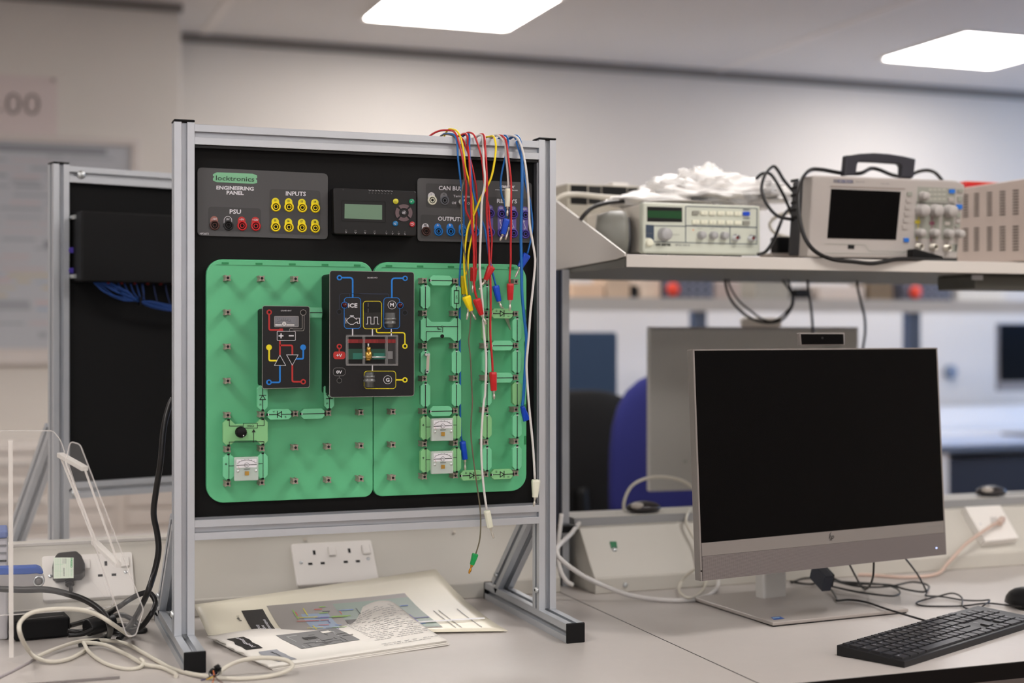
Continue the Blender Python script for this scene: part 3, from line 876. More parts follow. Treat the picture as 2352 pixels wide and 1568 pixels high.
for i, j, v, lb, k, g in (
    (1, 3, V_, 'green diode carrier standing directly below the small black battery module', 'diode_back', None),
    (1, 4, H_, 'green diode carrier with upside-down lettering right of the potentiometer carrier', 'diode_back', GREENL),
    (2, 4, H_, 'plain green link carrier below the gap between the two black modules', 'link', GREENL),
    (3, 3, V_, 'green diode carrier half hidden below the left corner of the large module', 'diode', None),
    (6, 0, H_, 'plain green link carrier at the top of the right baseboard, lying horizontal', 'link', GREENL),
    (6, 0, V_, 'plain green link carrier standing right of the large module at its top', 'link', GREENL),
    (7, 0, V_, 'green resistor carrier printed with one kilo-ohm', 'resistor', GREENL),
    (6, 2, V_, 'green carrier with a bare metal contact strip and screws', 'reed', GREENL),
    (7, 2, V_, 'plain green link carrier right of the metal contact strip carrier', 'link', GREENL),
    (6, 3, V_, 'plain green link carrier directly below the metal contact strip carrier', 'link', GREENL),
    (7, 3, V_, 'plain green link carrier two rows above the upper meter on its right side', 'link', GREENL),
    (6, 4, H_, 'plain green link carrier lying just above the upper meter', 'link', GREENL),
    (8, 0, V_, 'plain green link carrier standing under the tilted red plug', 'link', GREENL),
    (8, 1, H_, 'green diode carrier at upper right in front of the crocodile clip', 'diode', GREENY),
    (8, 1, V_, 'plain green link carrier left of the crocodile clip', 'link', GREENY),
    (9, 1, V_, 'plain green link carrier right of the crocodile clip by the thick blue wire', 'link', GREENL),
    (8, 2, H_, 'upper of two plain horizontal link carriers below the crocodile clip', 'link', GREENL),
    (8, 2, V_, 'plain green link carrier left of the square gap above the hanging red plug', 'link', GREENL),
    (9, 2, V_, 'plain green link carrier right of the square gap above the hanging red plug', 'link', GREENL),
    (8, 3, H_, 'lower of two plain horizontal link carriers, beside the hanging red plug', 'link', GREENL),
    (8, 3, V_, 'plain green link carrier standing behind the hanging red plug', 'link', GREENL),
    (9, 3, V_, 'yellowish green link carrier beside the lower end of the thick blue wire', 'link', GREENY),
    (8, 4, V_, 'yellowish plain link carrier right of the upper meter', 'link', GREENY),
    (8, 5, V_, 'plain green link carrier right of the lower meter', 'link', GREENL),
    (9, 4, V_, 'plain green link carrier left of the blue croc clip cover', 'link', GREENL),
    (9, 5, V_, 'lowest plain green link carrier in the rightmost column', 'link', GREENL),
    (7, 6, H_, 'green diode carrier at the bottom behind the thin olive wire', 'diode', GREENY),
    (8, 6, H_, 'green diode carrier in the bottom right corner of the boards', 'diode', GREENY)):
    carrier(i, j, v, lb, k, g)
carrier(2, 1, H_, 'plain green link carrier between the two black modules near the top', 'link', GREENL, xcut=0.040)

# ---- square (two by two) carriers
def block(i, j, label, col, name='circuit_block'):
    X0, X1, Z0, Z1 = GX[i], GX[i+1], GZ[j], GZ[j+1]
    w = 0.0079; tp = 0.0036
    t = thing(name, ((X0+X1)/2, YK+0.005, Z1), label, 'carrier', 'square green carriers with components')
    ol = [(X0-w, Z0-0.0115), (X0-tp, Z0-0.0072), (X0+tp, Z0-0.0072), (X0+w+0.002, Z0-0.0135), (X1-w-0.002, Z0-0.0135), (X1-tp, Z0-0.0072), (X1+tp, Z0-0.0072), (X1+w, Z0-0.0115),
          (X1+w, Z1+0.0115), (X1+tp, Z1+0.0072), (X1-tp, Z1+0.0072), (X1-w-0.002, Z1+0.013), (X0+w+0.002, Z1+0.013), (X0+tp, Z1+0.0072), (X0-tp, Z1+0.0072), (X0-w, Z1+0.0115)]
    MB().prism([(x, YK, z) for x, z in ol], (0, 0.0085, 0), col).build('body', parent=t, bevel=0.0005, seg=1)
    m = MB()
    for X in (X0, X1):
        for z in (Z0-0.0066, Z1+0.0066):
            MB().add([(X-0.0018, YK-0.0006, z-0.0013), (X+0.0018, YK-0.0006, z-0.0013), (X+0.0018, YK-0.0006, z+0.0013), (X-0.0018, YK-0.0006, z+0.0013)], [(0, 1, 2, 3)], BLK).build('contact', parent=t)
    return t, X0, X1, Z0, Z1
PK = PY(YK)
# potentiometer
t, X0, X1, Z0, Z1 = block(0, 4, 'green potentiometer carrier with a round black knob', GREENY, 'potentiometer_carrier')
E = zc(500, 930, 7.84)
m = MB()
for pts in ([(210, 255), (210, 377), (458, 377)], [(718, 370), (836, 370), (836, 255)], [(208, 745), (208, 665), (832, 657), (832, 745)], [(645, 660), (648, 480)]):
    m.ribbon(PK, cv(E, pts), 1.4, INK)
m.ribbon(PK, cv(E, [(460, 326), (716, 326), (716, 414), (460, 414)]), 1.1, INK, closed=True)
m.poly(PK, cv(E, [(648, 428), (684, 490), (614, 490)]), INK, 0.0007)
m.poly(PK, circ(*E(645, 662), 1.5, 8), INK, 0.0007)
c = E(590, 372); m.text(PK, '10k\u03a9', c[0], c[1], 4.6, INK, bold=0.01, width=16)
m.build('printed_symbol', parent=t)
c = E(400, 485); q = PK.p(c[0]+1.5, c[1])
m = MB()
kn = [(0.0083, 0), (0.0083, 0.002), (0.0078, 0.003), (0.0074, 0.011), (0.0066, 0.0118), (0, 0.0118)]
m.lathe(q, (0, -1, 0), kn, BLK, n=24)
for k in range(18):
    a = 2*math.pi*k/18; d = V((math.cos(a), 0, math.sin(a)))
    m.bar(q+d*0.0078+V((0, -0.003, 0)), q+d*0.0075+V((0, -0.011, 0)), 0.0009, 0.0009, BLK, up=d)
kb = m.build('knob', parent=t)
m = MB(); m.disc(q+V((0.0025, -0.0119, -0.0045)), (0, -1, 0), 0.0009, PRW, n=8); m.build('pointer_dot', parent=kb)
# transistor block
t, X0, X1, Z0, Z1 = block(6, 1, 'green transistor carrier with printed field-effect transistor symbol', GREENL, 'transistor_carrier')
G_ = zc(940, 580, 4.9)
m = MB()
for pts in ([(193, 708), (193, 832), (363, 832)], [(378, 832), (543, 832)], [(543, 708), (543, 1015)], [(192, 1012), (192, 888), (363, 888)], [(377, 822), (377, 898)], [(352, 832), (363, 832)], [(323, 832), (323, 860), (362, 860)], [(363, 822), (363, 842)]):
    m.ribbon(PK, cv(G_, pts), 1.4, INK)
m.poly(PK, cv(G_, [(330, 850), (350, 860), (330, 872)]), INK, 0.0007)
m.poly(PK, circ(*G_(543, 832), 1.5, 8), INK, 0.0007)
m.build('printed_symbol', parent=t)
m = MB(); q = PK.p(*G_(370, 940)); m.cyl(q, q+V((0, -0.001, 0)), 0.003, BLK, n=16); m.cyl(q+V((0, -0.001, 0)), q+V((0, -0.0012, 0)), 0.0016, HOLE, n=12); m.build('sensor_dot', parent=t)
# meters
def meter(i, j, label, sub, col):
    t, X0, X1, Z0, Z1 = block(i, j, label, col, 'meter_carrier')
    Xc = (X0+X1)/2; Zc = (Z0+Z1)/2
    m = MB()
    def ln(pts, w=0.0008, h=0.0004, mm=INK, y=YK):
        for a, b in zip(pts[:-1], pts[1:]):
            a = V(a); b = V(b); d = (b-a).normalized(); n_ = V((-d.y, d.x))*(w/2)
            m.add([(p.x, y-h, p.y) for p in (a+n_, a-n_, b-n_, b+n_)], [(0, 1, 2, 3)], mm)
    for X in (X0, X1): ln([(X+0.0006, Z0-0.0075), (X+0.0006, Z1+0.0075)])
    ln([(X0, Zc+0.0015), (Xc-0.016, Zc+0.0015)]); ln([(Xc+0.016, Zc+0.0035), (X1, Zc+0.0035)])
    ln([(X0-0.0055, Zc+0.0045), (X0-0.0018, Zc+0.0045)]); ln([(X0-0.0037, Zc+0.0027), (X0-0.0037, Zc+0.0063)])
    m.build('printed_symbol', parent=t)
    xa, xb, za, zb = Xc-0.0178, Xc+0.0178, Zc-0.0205, Zc+0.0148
    m = MB(); m.box((xa, YK-0.0085, za), (xb, YK-0.0002, zb), mat('meter_case', (228, 232, 230), 0.2, alpha=0.42)); cs = m.build('clear_case', parent=t, bevel=0.0012)
    y = YK-0.0088
    m = MB(); m.box((xa+0.0028, y, Zc-0.001), (xb-0.0028, y+0.0002, Zc+0.0118), mat('meter_scale', (222, 222, 226), 0.4)); m.build('scale_plate', parent=t)
    m = MB()
    def l2(pts, w=0.0006, mm=INK): ln(pts, w, 0.0003, mm, y)
    l2([(xa+0.0028, Zc+0.0028), (xb-0.0028, Zc+0.0034)], 0.0009)
    arc = [(Xc+0.0135*math.cos(math.radians(a)), Zc+0.0035+0.0068*math.sin(math.radians(a))) for a in range(165, 14, -10)]
    l2(arc, 0.0005)
    for k, a in enumerate(range(160, 19, -20)):
        c_, s_ = math.cos(math.radians(a)), math.sin(math.radians(a))
        l2([(Xc+0.0135*c_, Zc+0.0035+0.0068*s_), (Xc+0.0155*c_, Zc+0.0035+0.0084*s_)], 0.0004)
    m.add([(Xc+0.0036*math.cos(a*math.pi/8), y-0.0005, Zc+0.003+0.0036*math.sin(a*math.pi/8)) for a in range(16)], [tuple(range(16))], INK)
    m.add([(Xc+0.0031*math.cos(a*math.pi/8), y-0.0006, Zc+0.003+0.0031*math.sin(a*math.pi/8)) for a in range(16)], [tuple(range(16))], PRW)
    vs, fs = text_mesh('P'+sub, 0.0, 0.0)
    m.add([(Xc+(a-0.6)*0.0042, y-0.0008, Zc+0.003+(b-0.36)*0.0042) for a, b in vs], fs, INK)
    l2([(xa+0.0045, Zc+0.0022), (xa+0.0075, Zc-0.003)], 0.0003, REDP)
    m.build('scale_print', parent=t)
    m = MB(); m.box((Xc-0.0025, y-0.0006, Zc-0.0125), (Xc+0.0035, YK-0.004, Zc-0.0065), BRASS); m.build('coil', parent=t)
    m = MB(); m.box((Xc-0.004, y-0.0003, Zc-0.0035), (Xc+0.005, y, Zc-0.0028), HOLE); m.build('pivot_bar', parent=t)
    for x in (xa+0.005, xb-0.004):
        MB().lathe((x, y+0.0004, Zc-0.006), (0, -1, 0), [(0.0022, 0), (0.0018, 0.001), (0, 0.0012)], STEEL, n=10).build('screw', parent=t)
meter(0, 5, 'green meter carrier under the potentiometer in the left board corner', '0', GREENL)
meter(6, 4, 'upper meter carrier on the right green baseboard', '1', GREENY)
meter(6, 5, 'lower meter carrier on the right green baseboard', '2', GREENY)
# ================================================================ the two black modules
def module(quad, YF_, r, label, name, depthY, boxin, boxright=0.004):
    P = PY(YF_)
    c = [P.p(x, y) for x, y in quad]
    ctr = sum(c, V((0, 0, 0)))/4
    t = thing(name, (ctr.x, depthY, min(q.z for q in c)), label, 'module')
    MB().prism([P.p(x, y) for x, y in rq(quad, r)], (0, 0.0022, 0), mat('module_face', (26, 26, 28), 0.34, spec=0.35), mat('module_edge', (150, 146, 140), 0.4)).build('front_plate', parent=t)
    ed = MB(); ed.ribbon(P, rq(quad, r), 0.9, mat('module_rim', (150, 148, 144), 0.4), closed=True, off=0.0003); ed.build('rim', parent=t)
    x0 = min(q.x for q in c)+0.001; x1 = max(q.x for q in c)-0.001
    z0 = min(q.z for q in c)+0.003; z1 = max(q.z for q in c)-0.004
    MB().prism([(x, YF_+0.0023, z) for x, z in rrc(x0, z0, x1, z1, (r/1500,)*4)], (0, depthY-YF_-0.0023, 0), BLK).build('box', parent=t)
    return t, P
FRAMEP = mat('print_outline', (176, 172, 166), 0.5)
# --- small battery module
t, P = module([(603, 702), (711, 703.5), (711, 889.5), (602.5, 892.5)], 2.112, 6, 'small black battery module with plus and minus symbol and a small voltmeter', 'battery_module', 2.157, 0)
K = zc(580, 690, 7.467)
m = MB()
def rings(m, cx, cy, r, col, zf, fill=HOLE):
    c = zf(cx, cy); m.poly(P, circ(c[0], c[1], r, 18), col, 0.0007); m.poly(P, circ(c[0]+0.3, c[1], r*0.52, 14), fill, 0.0010)
W = 3.7
def path(m, pts, col, w, zf, rad=4):
    """polyline with rounded corners"""
    q = cv(zf, pts); out = [q[0]]
    for a, b, c in zip(q[:-2], q[1:-1], q[2:]):
        a, b, c = V(a), V(b), V(c); r_ = min(rad, (a-b).length/2, (c-b).length/2)
        p = b+(a-b).normalized()*r_; s_ = b+(c-b).normalized()*r_
        for k in range(5):
            u_ = k/4; out.append(tuple((1-u_)**2*p+2*u_*(1-u_)*b+u_*u_*s_))
    out.append(q[-1]); m.ribbon(P, out, w, col, off=0.0005)
path(m, [(285, 235), (285, 503), (470, 503)], REDP, W, K); m.poly(P, cv(K, [(460, 480), (522, 480), (522, 522), (460, 522)]), REDP)
path(m, [(470, 690), (470, 935)], REDP, W, K); path(m, [(470, 768), (683, 768), (683, 930)], REDP, W, K)
path(m, [(683, 1100), (683, 1392), (835, 1392)], REDP, W, K)
path(m, [(285, 840), (285, 1030), (425, 1030)], YELP, W, K); path(m, [(870, 840), (870, 1000), (745, 1000)], BLUP, W, K)
path(m, [(470, 1115), (470, 1402), (325, 1402)], BLUP, W, K)
path(m, [(852, 245), (852, 485), (690, 485), (680, 478), (635, 478), (635, 520)], FRAMEP, 0.7, K, 3)
path(m, [(886, 245), (886, 518), (700, 518)], FRAMEP, 0.7, K, 5)
c = K(283, 803); m.poly(P, circ(c[0], c[1], 6.6, 18), YELP, 0.0007); c = K(868, 803); m.poly(P, circ(c[0], c[1], 6.6, 18), BLUP, 0.0007)
rings(m, 286, 200, 6.2, REDP, K); rings(m, 282, 1400, 6.4, BLUP, K); rings(m, 870, 1392, 6.2, REDP, K)
c = K(870, 205); m.ribbon(P, circ(c[0], c[1], 6.4, 20), 0.7, FRAMEP, closed=True, off=0.0007); m.poly(P, circ(c[0], c[1], 5.6, 18), HOLE, 0.0008)
m.ribbon(P, rr(*K(422, 527), *K(735, 685), 2), 1.0, PRW, closed=True, off=0.0008)
for tri in ([(470, 935), (570, 1113), (375, 1113)], [(585, 931), (782, 931), (683, 1108)]):
    m.poly(P, cv(K, tri), HOLE, 0.0009); m.ribbon(P, cv(K, tri), 0.95, PRW, closed=True, off=0.0011)
m.ribbon(P, cv(K, [(447, 605), (530, 605)]), 2.6, PRW, off=0.0008); m.ribbon(P, cv(K, [(489, 563), (489, 648)]), 2.6, PRW, off=0.0009); m.ribbon(P, cv(K, [(622, 604), (706, 604)]), 2.6, PRW, off=0.0008)
c = K(578, 172); m.text(P, 'LK6483-BAT', c[0], c[1], 3.2, PRW, width=24.5)
m.build('printed_diagram', parent=t)
m = MB(); m.poly(P, rr(*K(378, 272), *K(785, 447), 1.2), mat('meter_window', (120, 122, 128), 0.15), 0.0006)
m.poly(P, cv(K, [(390, 395), (718, 400), (718, 432), (390, 432)]), mat('meter_light', (200, 200, 200), 0.3), 0.0008)
m.ribbon(P, rr(*K(376, 270), *K(787, 449), 1.5), 0.7, FRAMEP, closed=True, off=0.001)
m.ribbon(P, cv(K, [(388, 398), (720, 402)]), 0.8, INK, off=0.0011)
m.ribbon(P, cv(K, [(418, 375), (450, 355), (500, 342), (545, 338), (600, 345), (670, 372)]), 0.5, INK, off=0.0011)
for x0_, y0_, x1_, y1_ in ((440, 330, 425, 310), (470, 318, 460, 300), (500, 345, 497, 310), (530, 335, 530, 295), (560, 335, 563, 300), (600, 340, 612, 312), (640, 355, 655, 325)): m.ribbon(P, cv(K, [(x0_, y0_), (x1_, y1_)]), 0.5, INK, off=0.0011)
for x in (735, 748, 762): m.ribbon(P, cv(K, [(x, 290), (x, 435)]), 0.6, PRG, off=0.0009)
c = K(543, 400); m.poly(P, circ(c[0], c[1], 5.8, 16), INK, 0.0012); m.poly(P, circ(c[0], c[1], 5.2, 16), mat('meter_light', (200, 200, 200), 0.3), 0.0013); m.text(P, 'V', c[0], c[1], 4.4, INK, off=0.0014)
m.build('voltmeter', parent=t)
# --- large module
t, P = module([(757.5, 621.5), (951, 625), (951, 909), (757, 912)], 2.098, 7, 'large black hybrid vehicle module with a clear window and blue and yellow diagram', 'drive_module', 2.157, 0)
K = zc(720, 600, 4.75)
m = MB()
W = 3.6
path(m, [(300, 178), (428, 178), (428, 395)], BLUP, W, K, 7); path(m, [(985, 184), (855, 184), (855, 398)], BLUP, W, K, 7)
path(m, [(283, 528), (283, 352), (822, 352), (822, 395)], NAVYP, 1.0, K, 7); path(m, [(395, 352), (395, 395)], NAVYP, 1.0, K); path(m, [(410, 352), (822, 362)], NAVYP, 0.6, K)
path(m, [(687, 733), (687, 778), (998, 778), (998, 905)], YELP, 2.8, K, 6); path(m, [(898, 1293), (978, 1293)], YELP, 3.4, K)
for x in (427, 643, 849): path(m, [(x, 732), (x, 812)], PRW, 2.6, K)
path(m, [(643, 1130), (643, 1197)], PRW, 2.6, K)
for (a, b, c_, d), col in (((335, 395, 515, 732), BLUP), ((543, 435, 743, 735), YELP), ((767, 397, 940, 732), BLUP), ((553, 1197, 898, 1388), YELP)):
    q = rr(*K(a, b), *K(c_, d), 7); m.poly(P, q, mat('box_zone', (24, 24, 25), 0.3), 0.0005); m.ribbon(P, q, 1.2, col, closed=True, off=0.0007)
for x, y, col in ((283, 178, BLUP), (1000, 185, BLUP), (998, 925, YELP), (998, 1293, YELP), (282, 928, REDP)): rings(m, x, y, 6.2, col, K)
for x, y in ((282, 550), (998, 560), (282, 1300)):
    c = K(x, y); m.poly(P, circ(c[0], c[1], 6, 16), PRG if y > 1000 else NAVYP, 0.0006); m.poly(P, circ(c[0], c[1], 5.2, 16), HOLE, 0.0008)
path(m, [(282, 950), (282, 985)], REDP, 3, K); m.poly(P, rr(*K(217, 983), *K(347, 1066), 6), REDP, 0.0006)
path(m, [(282, 1248), (282, 1275)], PRG, 1.0, K); m.ribbon(P, rr(*K(215, 1162), *K(347, 1248), 7), 0.8, PRG, closed=True, off=0.0006)
for tx, x, y, h_, w_ in (('+V', 281, 1024, 7, 13.5), ('0V', 281, 1206, 7, 13.5), ('ICE', 429, 480, 9.5, 21), ('M', 857, 474, 8.5, 8.5), ('G', 810, 1291, 8.5, 8.5)):
    c = K(x, y); m.text(P, tx, c[0], c[1], h_, PRW, off=0.0010, bold=0.03, width=w_)
for x, y in ((857, 475), (810, 1291)): c = K(x, y); m.ribbon(P, circ(c[0], c[1], 9.4, 24), 0.9, PRW, closed=True, off=0.0010)
c = K(643, 178); m.text(P, 'LK6483-MO', c[0], c[1], 3.3, PRW, width=23)
m.ribbon(P, cv(K, [(572, 684), (590, 684), (590, 608), (626, 608), (626, 684), (662, 684), (662, 608), (699, 608), (699, 684), (716, 684)]), 1.2, PRW, off=0.001)
m.ribbon(P, cv(K, [(385, 620), (402, 605), (437, 605), (452, 620), (470, 632), (470, 620), (502, 620), (502, 678), (480, 678), (480, 660), (452, 672), (435, 687), (402, 687), (378, 670), (366, 655), (366, 632)]), 1.2, PRW, closed=True, off=0.001)
m.ribbon(P, cv(K, [(354, 615), (354, 678)]), 1.2, PRW, off=0.001); m.ribbon(P, cv(K, [(354, 646), (366, 646)]), 1.2, PRW, off=0.001); m.ribbon(P, cv(K, [(398, 592), (440, 592)]), 1.2, PRW, off=0.001); m.ribbon(P, cv(K, [(419, 592), (419, 605)]), 1.2, PRW, off=0.001)
m.build('printed_diagram', parent=t)
m = MB(); m.poly(P, cv(K, [(550, 445), (735, 445), (735, 555), (560, 560), (550, 520)]), HOLE, 0.0009); m.ribbon(P, cv(K, [(597, 455), (597, 495)]), 1.0, PRG, off=0.0011); m.ribbon(P, cv(K, [(597, 515), (597, 558)]), 1.0, PRG, off=0.0011); m.build('slotted_disc_window', parent=t)
for x, y in ((340, 478), (945, 481)):
    c = K(x, y); q = P.p(c[0], c[1], 0.0006)
    m = MB(); m.lathe(q, (0, -1, 0), [(0.0052, 0), (0.0052, 0.0005), (0.0046, 0.0005)], BLUP, n=16); m.lathe(q, (0, -1, 0), [(0.0036, 0), (0.0034, 0.002), (0.002, 0.0036), (0, 0.004)], mat('red_led', (70, 8, 8), 0.2), n=14)
    m.build('led', parent=t)
for (x, y0_, y1_), nm in (((835, 562, 722), 'motor'), ((607, 1210, 1372), 'generator')):
    a = P.p(*K(x, y0_)); b = P.p(*K(x, y1_)); a.y -= 0.0005; b.y -= 0.0005
    m = MB(); L = b-a
    ms = [(0.0, 0.35, 0.0095), (0.35, 0.5, 0.0112), (0.5, 0.62, 0.0100), (0.62, 0.78, 0.0106), (0.78, 1.0, 0.0080)]
    if nm == 'generator': ms = [(1-b_, 1-a_, r_) for a_, b_, r_ in ms]
    pr = [];
    for s0, s1, r_ in sorted(ms): pr += [(r_*0.82, s0*L.length), (r_*0.82, s1*L.length)]
    m.lathe(a, L, [(0, 0)]+pr+[(0, L.length)], mat('motor_steel', (120, 122, 122), 0.35, metal=0.6), n=20)
    m.build(nm, parent=t)
# clear window housing
m = MB(); g = lambda x, y, h: P.p(*K(x, y), h)
for a, b in (((362, 812), (915, 812)), ((362, 1128), (915, 1128))):
    m.bar(g(a[0], a[1], 0.005), g(b[0], b[1], 0.005), 0.0028, 0.009, CLEARH, up=(0, 1, 0)); m.ribbon(P, cv(K, [(a[0], a[1]-6), (b[0], b[1]-6)]), 0.6, PRG, off=0.0098); m.ribbon(P, cv(K, [(a[0], a[1]+6), (b[0], b[1]+6)]), 0.6, PRG, off=0.0098)
for x in (366, 548, 795, 908): m.bar(g(x, 815, 0.005), g(x, 1125, 0.005), 0.0022, 0.009, CLEARH, up=(0, 1, 0)); m.ribbon(P, cv(K, [(x-5, 815), (x-5, 1125)]), 0.6, PRG, off=0.0098)
m.build('clear_housing', parent=t)
m = MB(); m.poly(P, cv(K, [(366, 816), (910, 816), (910, 1126), (366, 1126)]), HOLE, 0.0004); m.poly(P, cv(K, [(372, 955), (900, 955), (900, 1070), (372, 1070)]), mat('window_green', (20, 66, 50), 0.4), 0.0006)
for a, b in ((430, 535), (655, 775)): m.poly(P, cv(K, [(a, 1000), (b, 1000), (b, 1065), (a, 1065)]), mat('window_teal', (40, 110, 95), 0.3), 0.0009)
m.poly(P, cv(K, [(372, 850), (900, 850), (900, 892), (372, 892)]), mat('window_dark_red', (110, 22, 24), 0.4), 0.0008)
for x in list(range(380, 485, 14))+list(range(570, 700, 14))+list(range(815, 890, 14)): m.ribbon(P, cv(K, [(x, 852), (x, 890)]), 0.9, mat('window_red', (170, 40, 40), 0.4), off=0.0010)
m.poly(P, cv(K, [(795, 820), (908, 820), (908, 1120), (795, 1120)]), mat('window_smoke', (45, 45, 46), 0.3), 0.0007)
m.poly(P, cv(K, [(812, 980), (865, 980), (865, 1062), (812, 1062)]), PRG, 0.0011)
m.build('window_back', parent=t)
m = MB(); m.cyl(g(598, 895, 0.003), g(598, 940, 0.003), 0.0012, STEEL, n=10); m.cyl(g(603, 935, 0.0035), g(603, 985, 0.0035), 0.0032, BRASS, n=14); m.cyl(g(600, 985, 0.004), g(600, 1060, 0.004), 0.0052, BRASS, n=16); m.cyl(g(597, 1060, 0.0035), g(597, 1080, 0.0035), 0.0036, BRASS, n=14); m.cyl(g(540, 1045, 0.004), g(790, 1045, 0.004), 0.0012, STEEL, n=8)
m.build('brass_spindle', parent=t)

# ================================================================ test leads hung over the top rail
GL = 'coloured test leads hanging over the top rail'
ZT = H + 0.311         # top of the rail
def lead(name, label, wire, r, pts, Yf, over=None, plug=None, pin=None, col=None, w=(6, 6), Yp=None, back=0.10, pins2=None, clip=None, Y2=None, lean=0.012):
    """pts: picture positions from the rail downwards; Yf: depth of the hanging part"""
    n = len(pts); P3 = []
    for k, (u, v) in enumerate(pts):
        if k == 0: y = 2.160 if over is None else over
        elif k == 1: y = 2.151
        else:
            f_ = min(1.0, (k-1)/3.0)
            y = 2.149*(1-f_) + Yf*f_
            if Y2 is not None and k > n*0.5: y = Yf + (Y2-Yf)*(k-n*0.5)/(n*0.5)
        q = onY(u, v, y)
        P3.append(q)
    top = P3[0]; zt = max(top.z, ZT+r+0.0005)
    P3[0] = V((top.x, 2.166, zt+0.001))
    if P3[1].z > ZT: P3[1].y = min(P3[1].y, 2.152-r)
    bx = top.x-lean
    head = [V((bx-0.004, 2.191+r, ZT-back)), V((bx, 2.190+r, ZT-0.03)), V((bx+0.25*lean, 2.187+r, ZT-0.002)), V((bx+0.62*lean, 2.178, zt+0.0005))]
    P3 = head + P3
    t = thing(name, (P3[-1].x, P3[-1].y, P3[-1].z), label, 'test lead', GL)
    MB().tube(P3, r, wire, n=8, sub=5).build('wire', parent=t)
    if plug: plug_part(t, plug, pin, col, w, Yp if Yp else (Y2 or Yf), pins2)
    return t
def plug_part(t, plug, pin, col, w, Yp, pins2=None):
    (ax, ay), (bx, by) = plug
    a = onY(ax, ay, Yp); b = onY(bx, by, Yp); d = (b-a).normalized(); s_ = d.cross(V((0, 1, 0))).normalized()
    m = MB()
    wa = w[0]/1440/2; wb = w[1]/1440/2
    sec = []
    for c_, ww, dd in ((a, wa*0.92, 0.0042), (a+(b-a)*0.12, wa, 0.005), (a+(b-a)*0.55, (wa+wb)/2, 0.0046), (b, wb, 0.0032)):
        sec.append([c_+s_*x*ww+V((0, 1, 0))*y*dd for x, y in ((-1, -0.55), (-0.6, -1), (0.6, -1), (1, -0.55), (1, 0.55), (0.6, 1), (-0.6, 1), (-1, 0.55))])
    vs = [x for q in sec for x in q]
    m.add(vs, [(i*8+k, i*8+(k+1) % 8, (i+1)*8+(k+1) % 8, (i+1)*8+k) for i in range(3) for k in range(8)], col)
    m.add(sec[0], [tuple(range(8))], col); m.add(sec[-1], [tuple(range(8))], col)
    m.build('plug_sleeve', parent=t, bevel=0.0004, seg=1)
    for pp in [pin]+(pins2 or []):
        if pp is None: continue
        if len(pp) == 2 and not isinstance(pp[0], (int, float)): p0, p1 = onY(pp[0][0], pp[0][1], Yp), onY(pp[1][0], pp[1][1], Yp)
        else: p0, p1 = b, onY(pp[0], pp[1], Yp)
        m = MB(); L = (p1-p0).length; mm_ = GOLD if col is GRNP else CHROME
        m.lathe(p0, p1-p0, [(0.0022, 0), (0.0022, L*0.2), (0.0013, L*0.22), (0.0013, L*0.4), (0.0021, L*0.55), (0.0021, L*0.75), (0.0013, L*0.85), (0.0017, L*0.97), (0, L)], mm_, n=10)
        m.build('plug_pin', parent=t)
lead('test_lead', 'red lead arching from the left over the rail, ending in the rear dark red plug', RED, 0.0016,
     [(1037, 300), (1046, 307), (1055, 331), (1062.5, 363), (1068, 401), (1071, 433), (1070, 480), (1079, 502), (1086, 527), (1090, 560), (1088, 590), (1088, 612)], 2.128, plug=((1088, 614), (1086, 646)), pin=(1085, 672), col=RED, w=(15, 13), Yp=2.128, lean=0.045)
lead('test_lead', 'thin blue lead leftmost in the bundle running down behind the link carriers', BLUW, 0.0016,
     [(1031, 307), (1044, 311), (1050, 331), (1052, 362), (1057, 407), (1063, 458), (1065, 489), (1065, 520), (1061, 559), (1058, 600), (1055.7, 643), (1056, 700), (1056, 790), (1057, 870), (1057, 945), (1059, 1000), (1062, 1012)], 2.134, plug=((1062, 1013), (1068, 1055)), pin=(1068, 1084), col=BLU, w=(13, 12), Yp=2.138, Y2=2.146)
lead('test_lead', 'yellow lead at the left of the bundle ending in the rear yellow plug', YEL, 0.0016,
     [(1042, 297), (1051, 303), (1060, 323), (1066, 356), (1070, 388), (1077, 415), (1085, 450), (1087, 480), (1087, 527), (1081, 555), (1076, 585), (1074, 620), (1066, 634)], 2.131, plug=((1064, 633), (1065, 676)), pin=(1068, 690), col=mat('dark_yellow_plastic', (190, 172, 10), 0.4), w=(11, 11), Yp=2.133)
lead('test_lead', 'yellow lead looping right then crossing to the bright yellow plug', YEL, 0.0017,
     [(1127, 314), (1132, 313), (1136.5, 320), (1139, 337), (1137, 363), (1130, 401), (1119.5, 427), (1103, 457), (1088, 494), (1075.5, 521), (1069, 560), (1066, 600), (1068, 640), (1073, 678)], 2.122, plug=((1070.5, 680), (1082, 714)), pin=(1093, 734), col=YEL, w=(19, 10), Yp=2.118, pins2=[((1076, 708), (1072, 734))])
lead('test_lead', 'red lead whose plug hangs in front of the bright yellow plug on its right', RED, 0.0018,
     [(1073, 308), (1074.5, 320), (1075.5, 344), (1078, 369), (1080, 407), (1082.5, 458), (1082.5, 476), (1084, 515), (1087.5, 560), (1089, 600), (1088, 636), (1091, 668), (1095, 684)], 2.117, plug=((1094, 686), (1106, 723)), pin=(1117, 745), col=RED, w=(17, 10), Yp=2.112)
lead('test_lead', 'blue lead ending in a blue sleeve with a crocodile clip', BLUW, 0.0016,
     [(1079, 309), (1078.5, 318), (1078, 331), (1079, 363), (1083, 401), (1087, 440), (1095, 471), (1102, 497), (1112, 521), (1119.5, 562), (1125, 600), (1131, 625), (1138.6, 655)], 2.129, plug=((1138, 656), (1146, 692)), pin=(1152, 706), col=BLU, w=(15, 10), Yp=2.122)
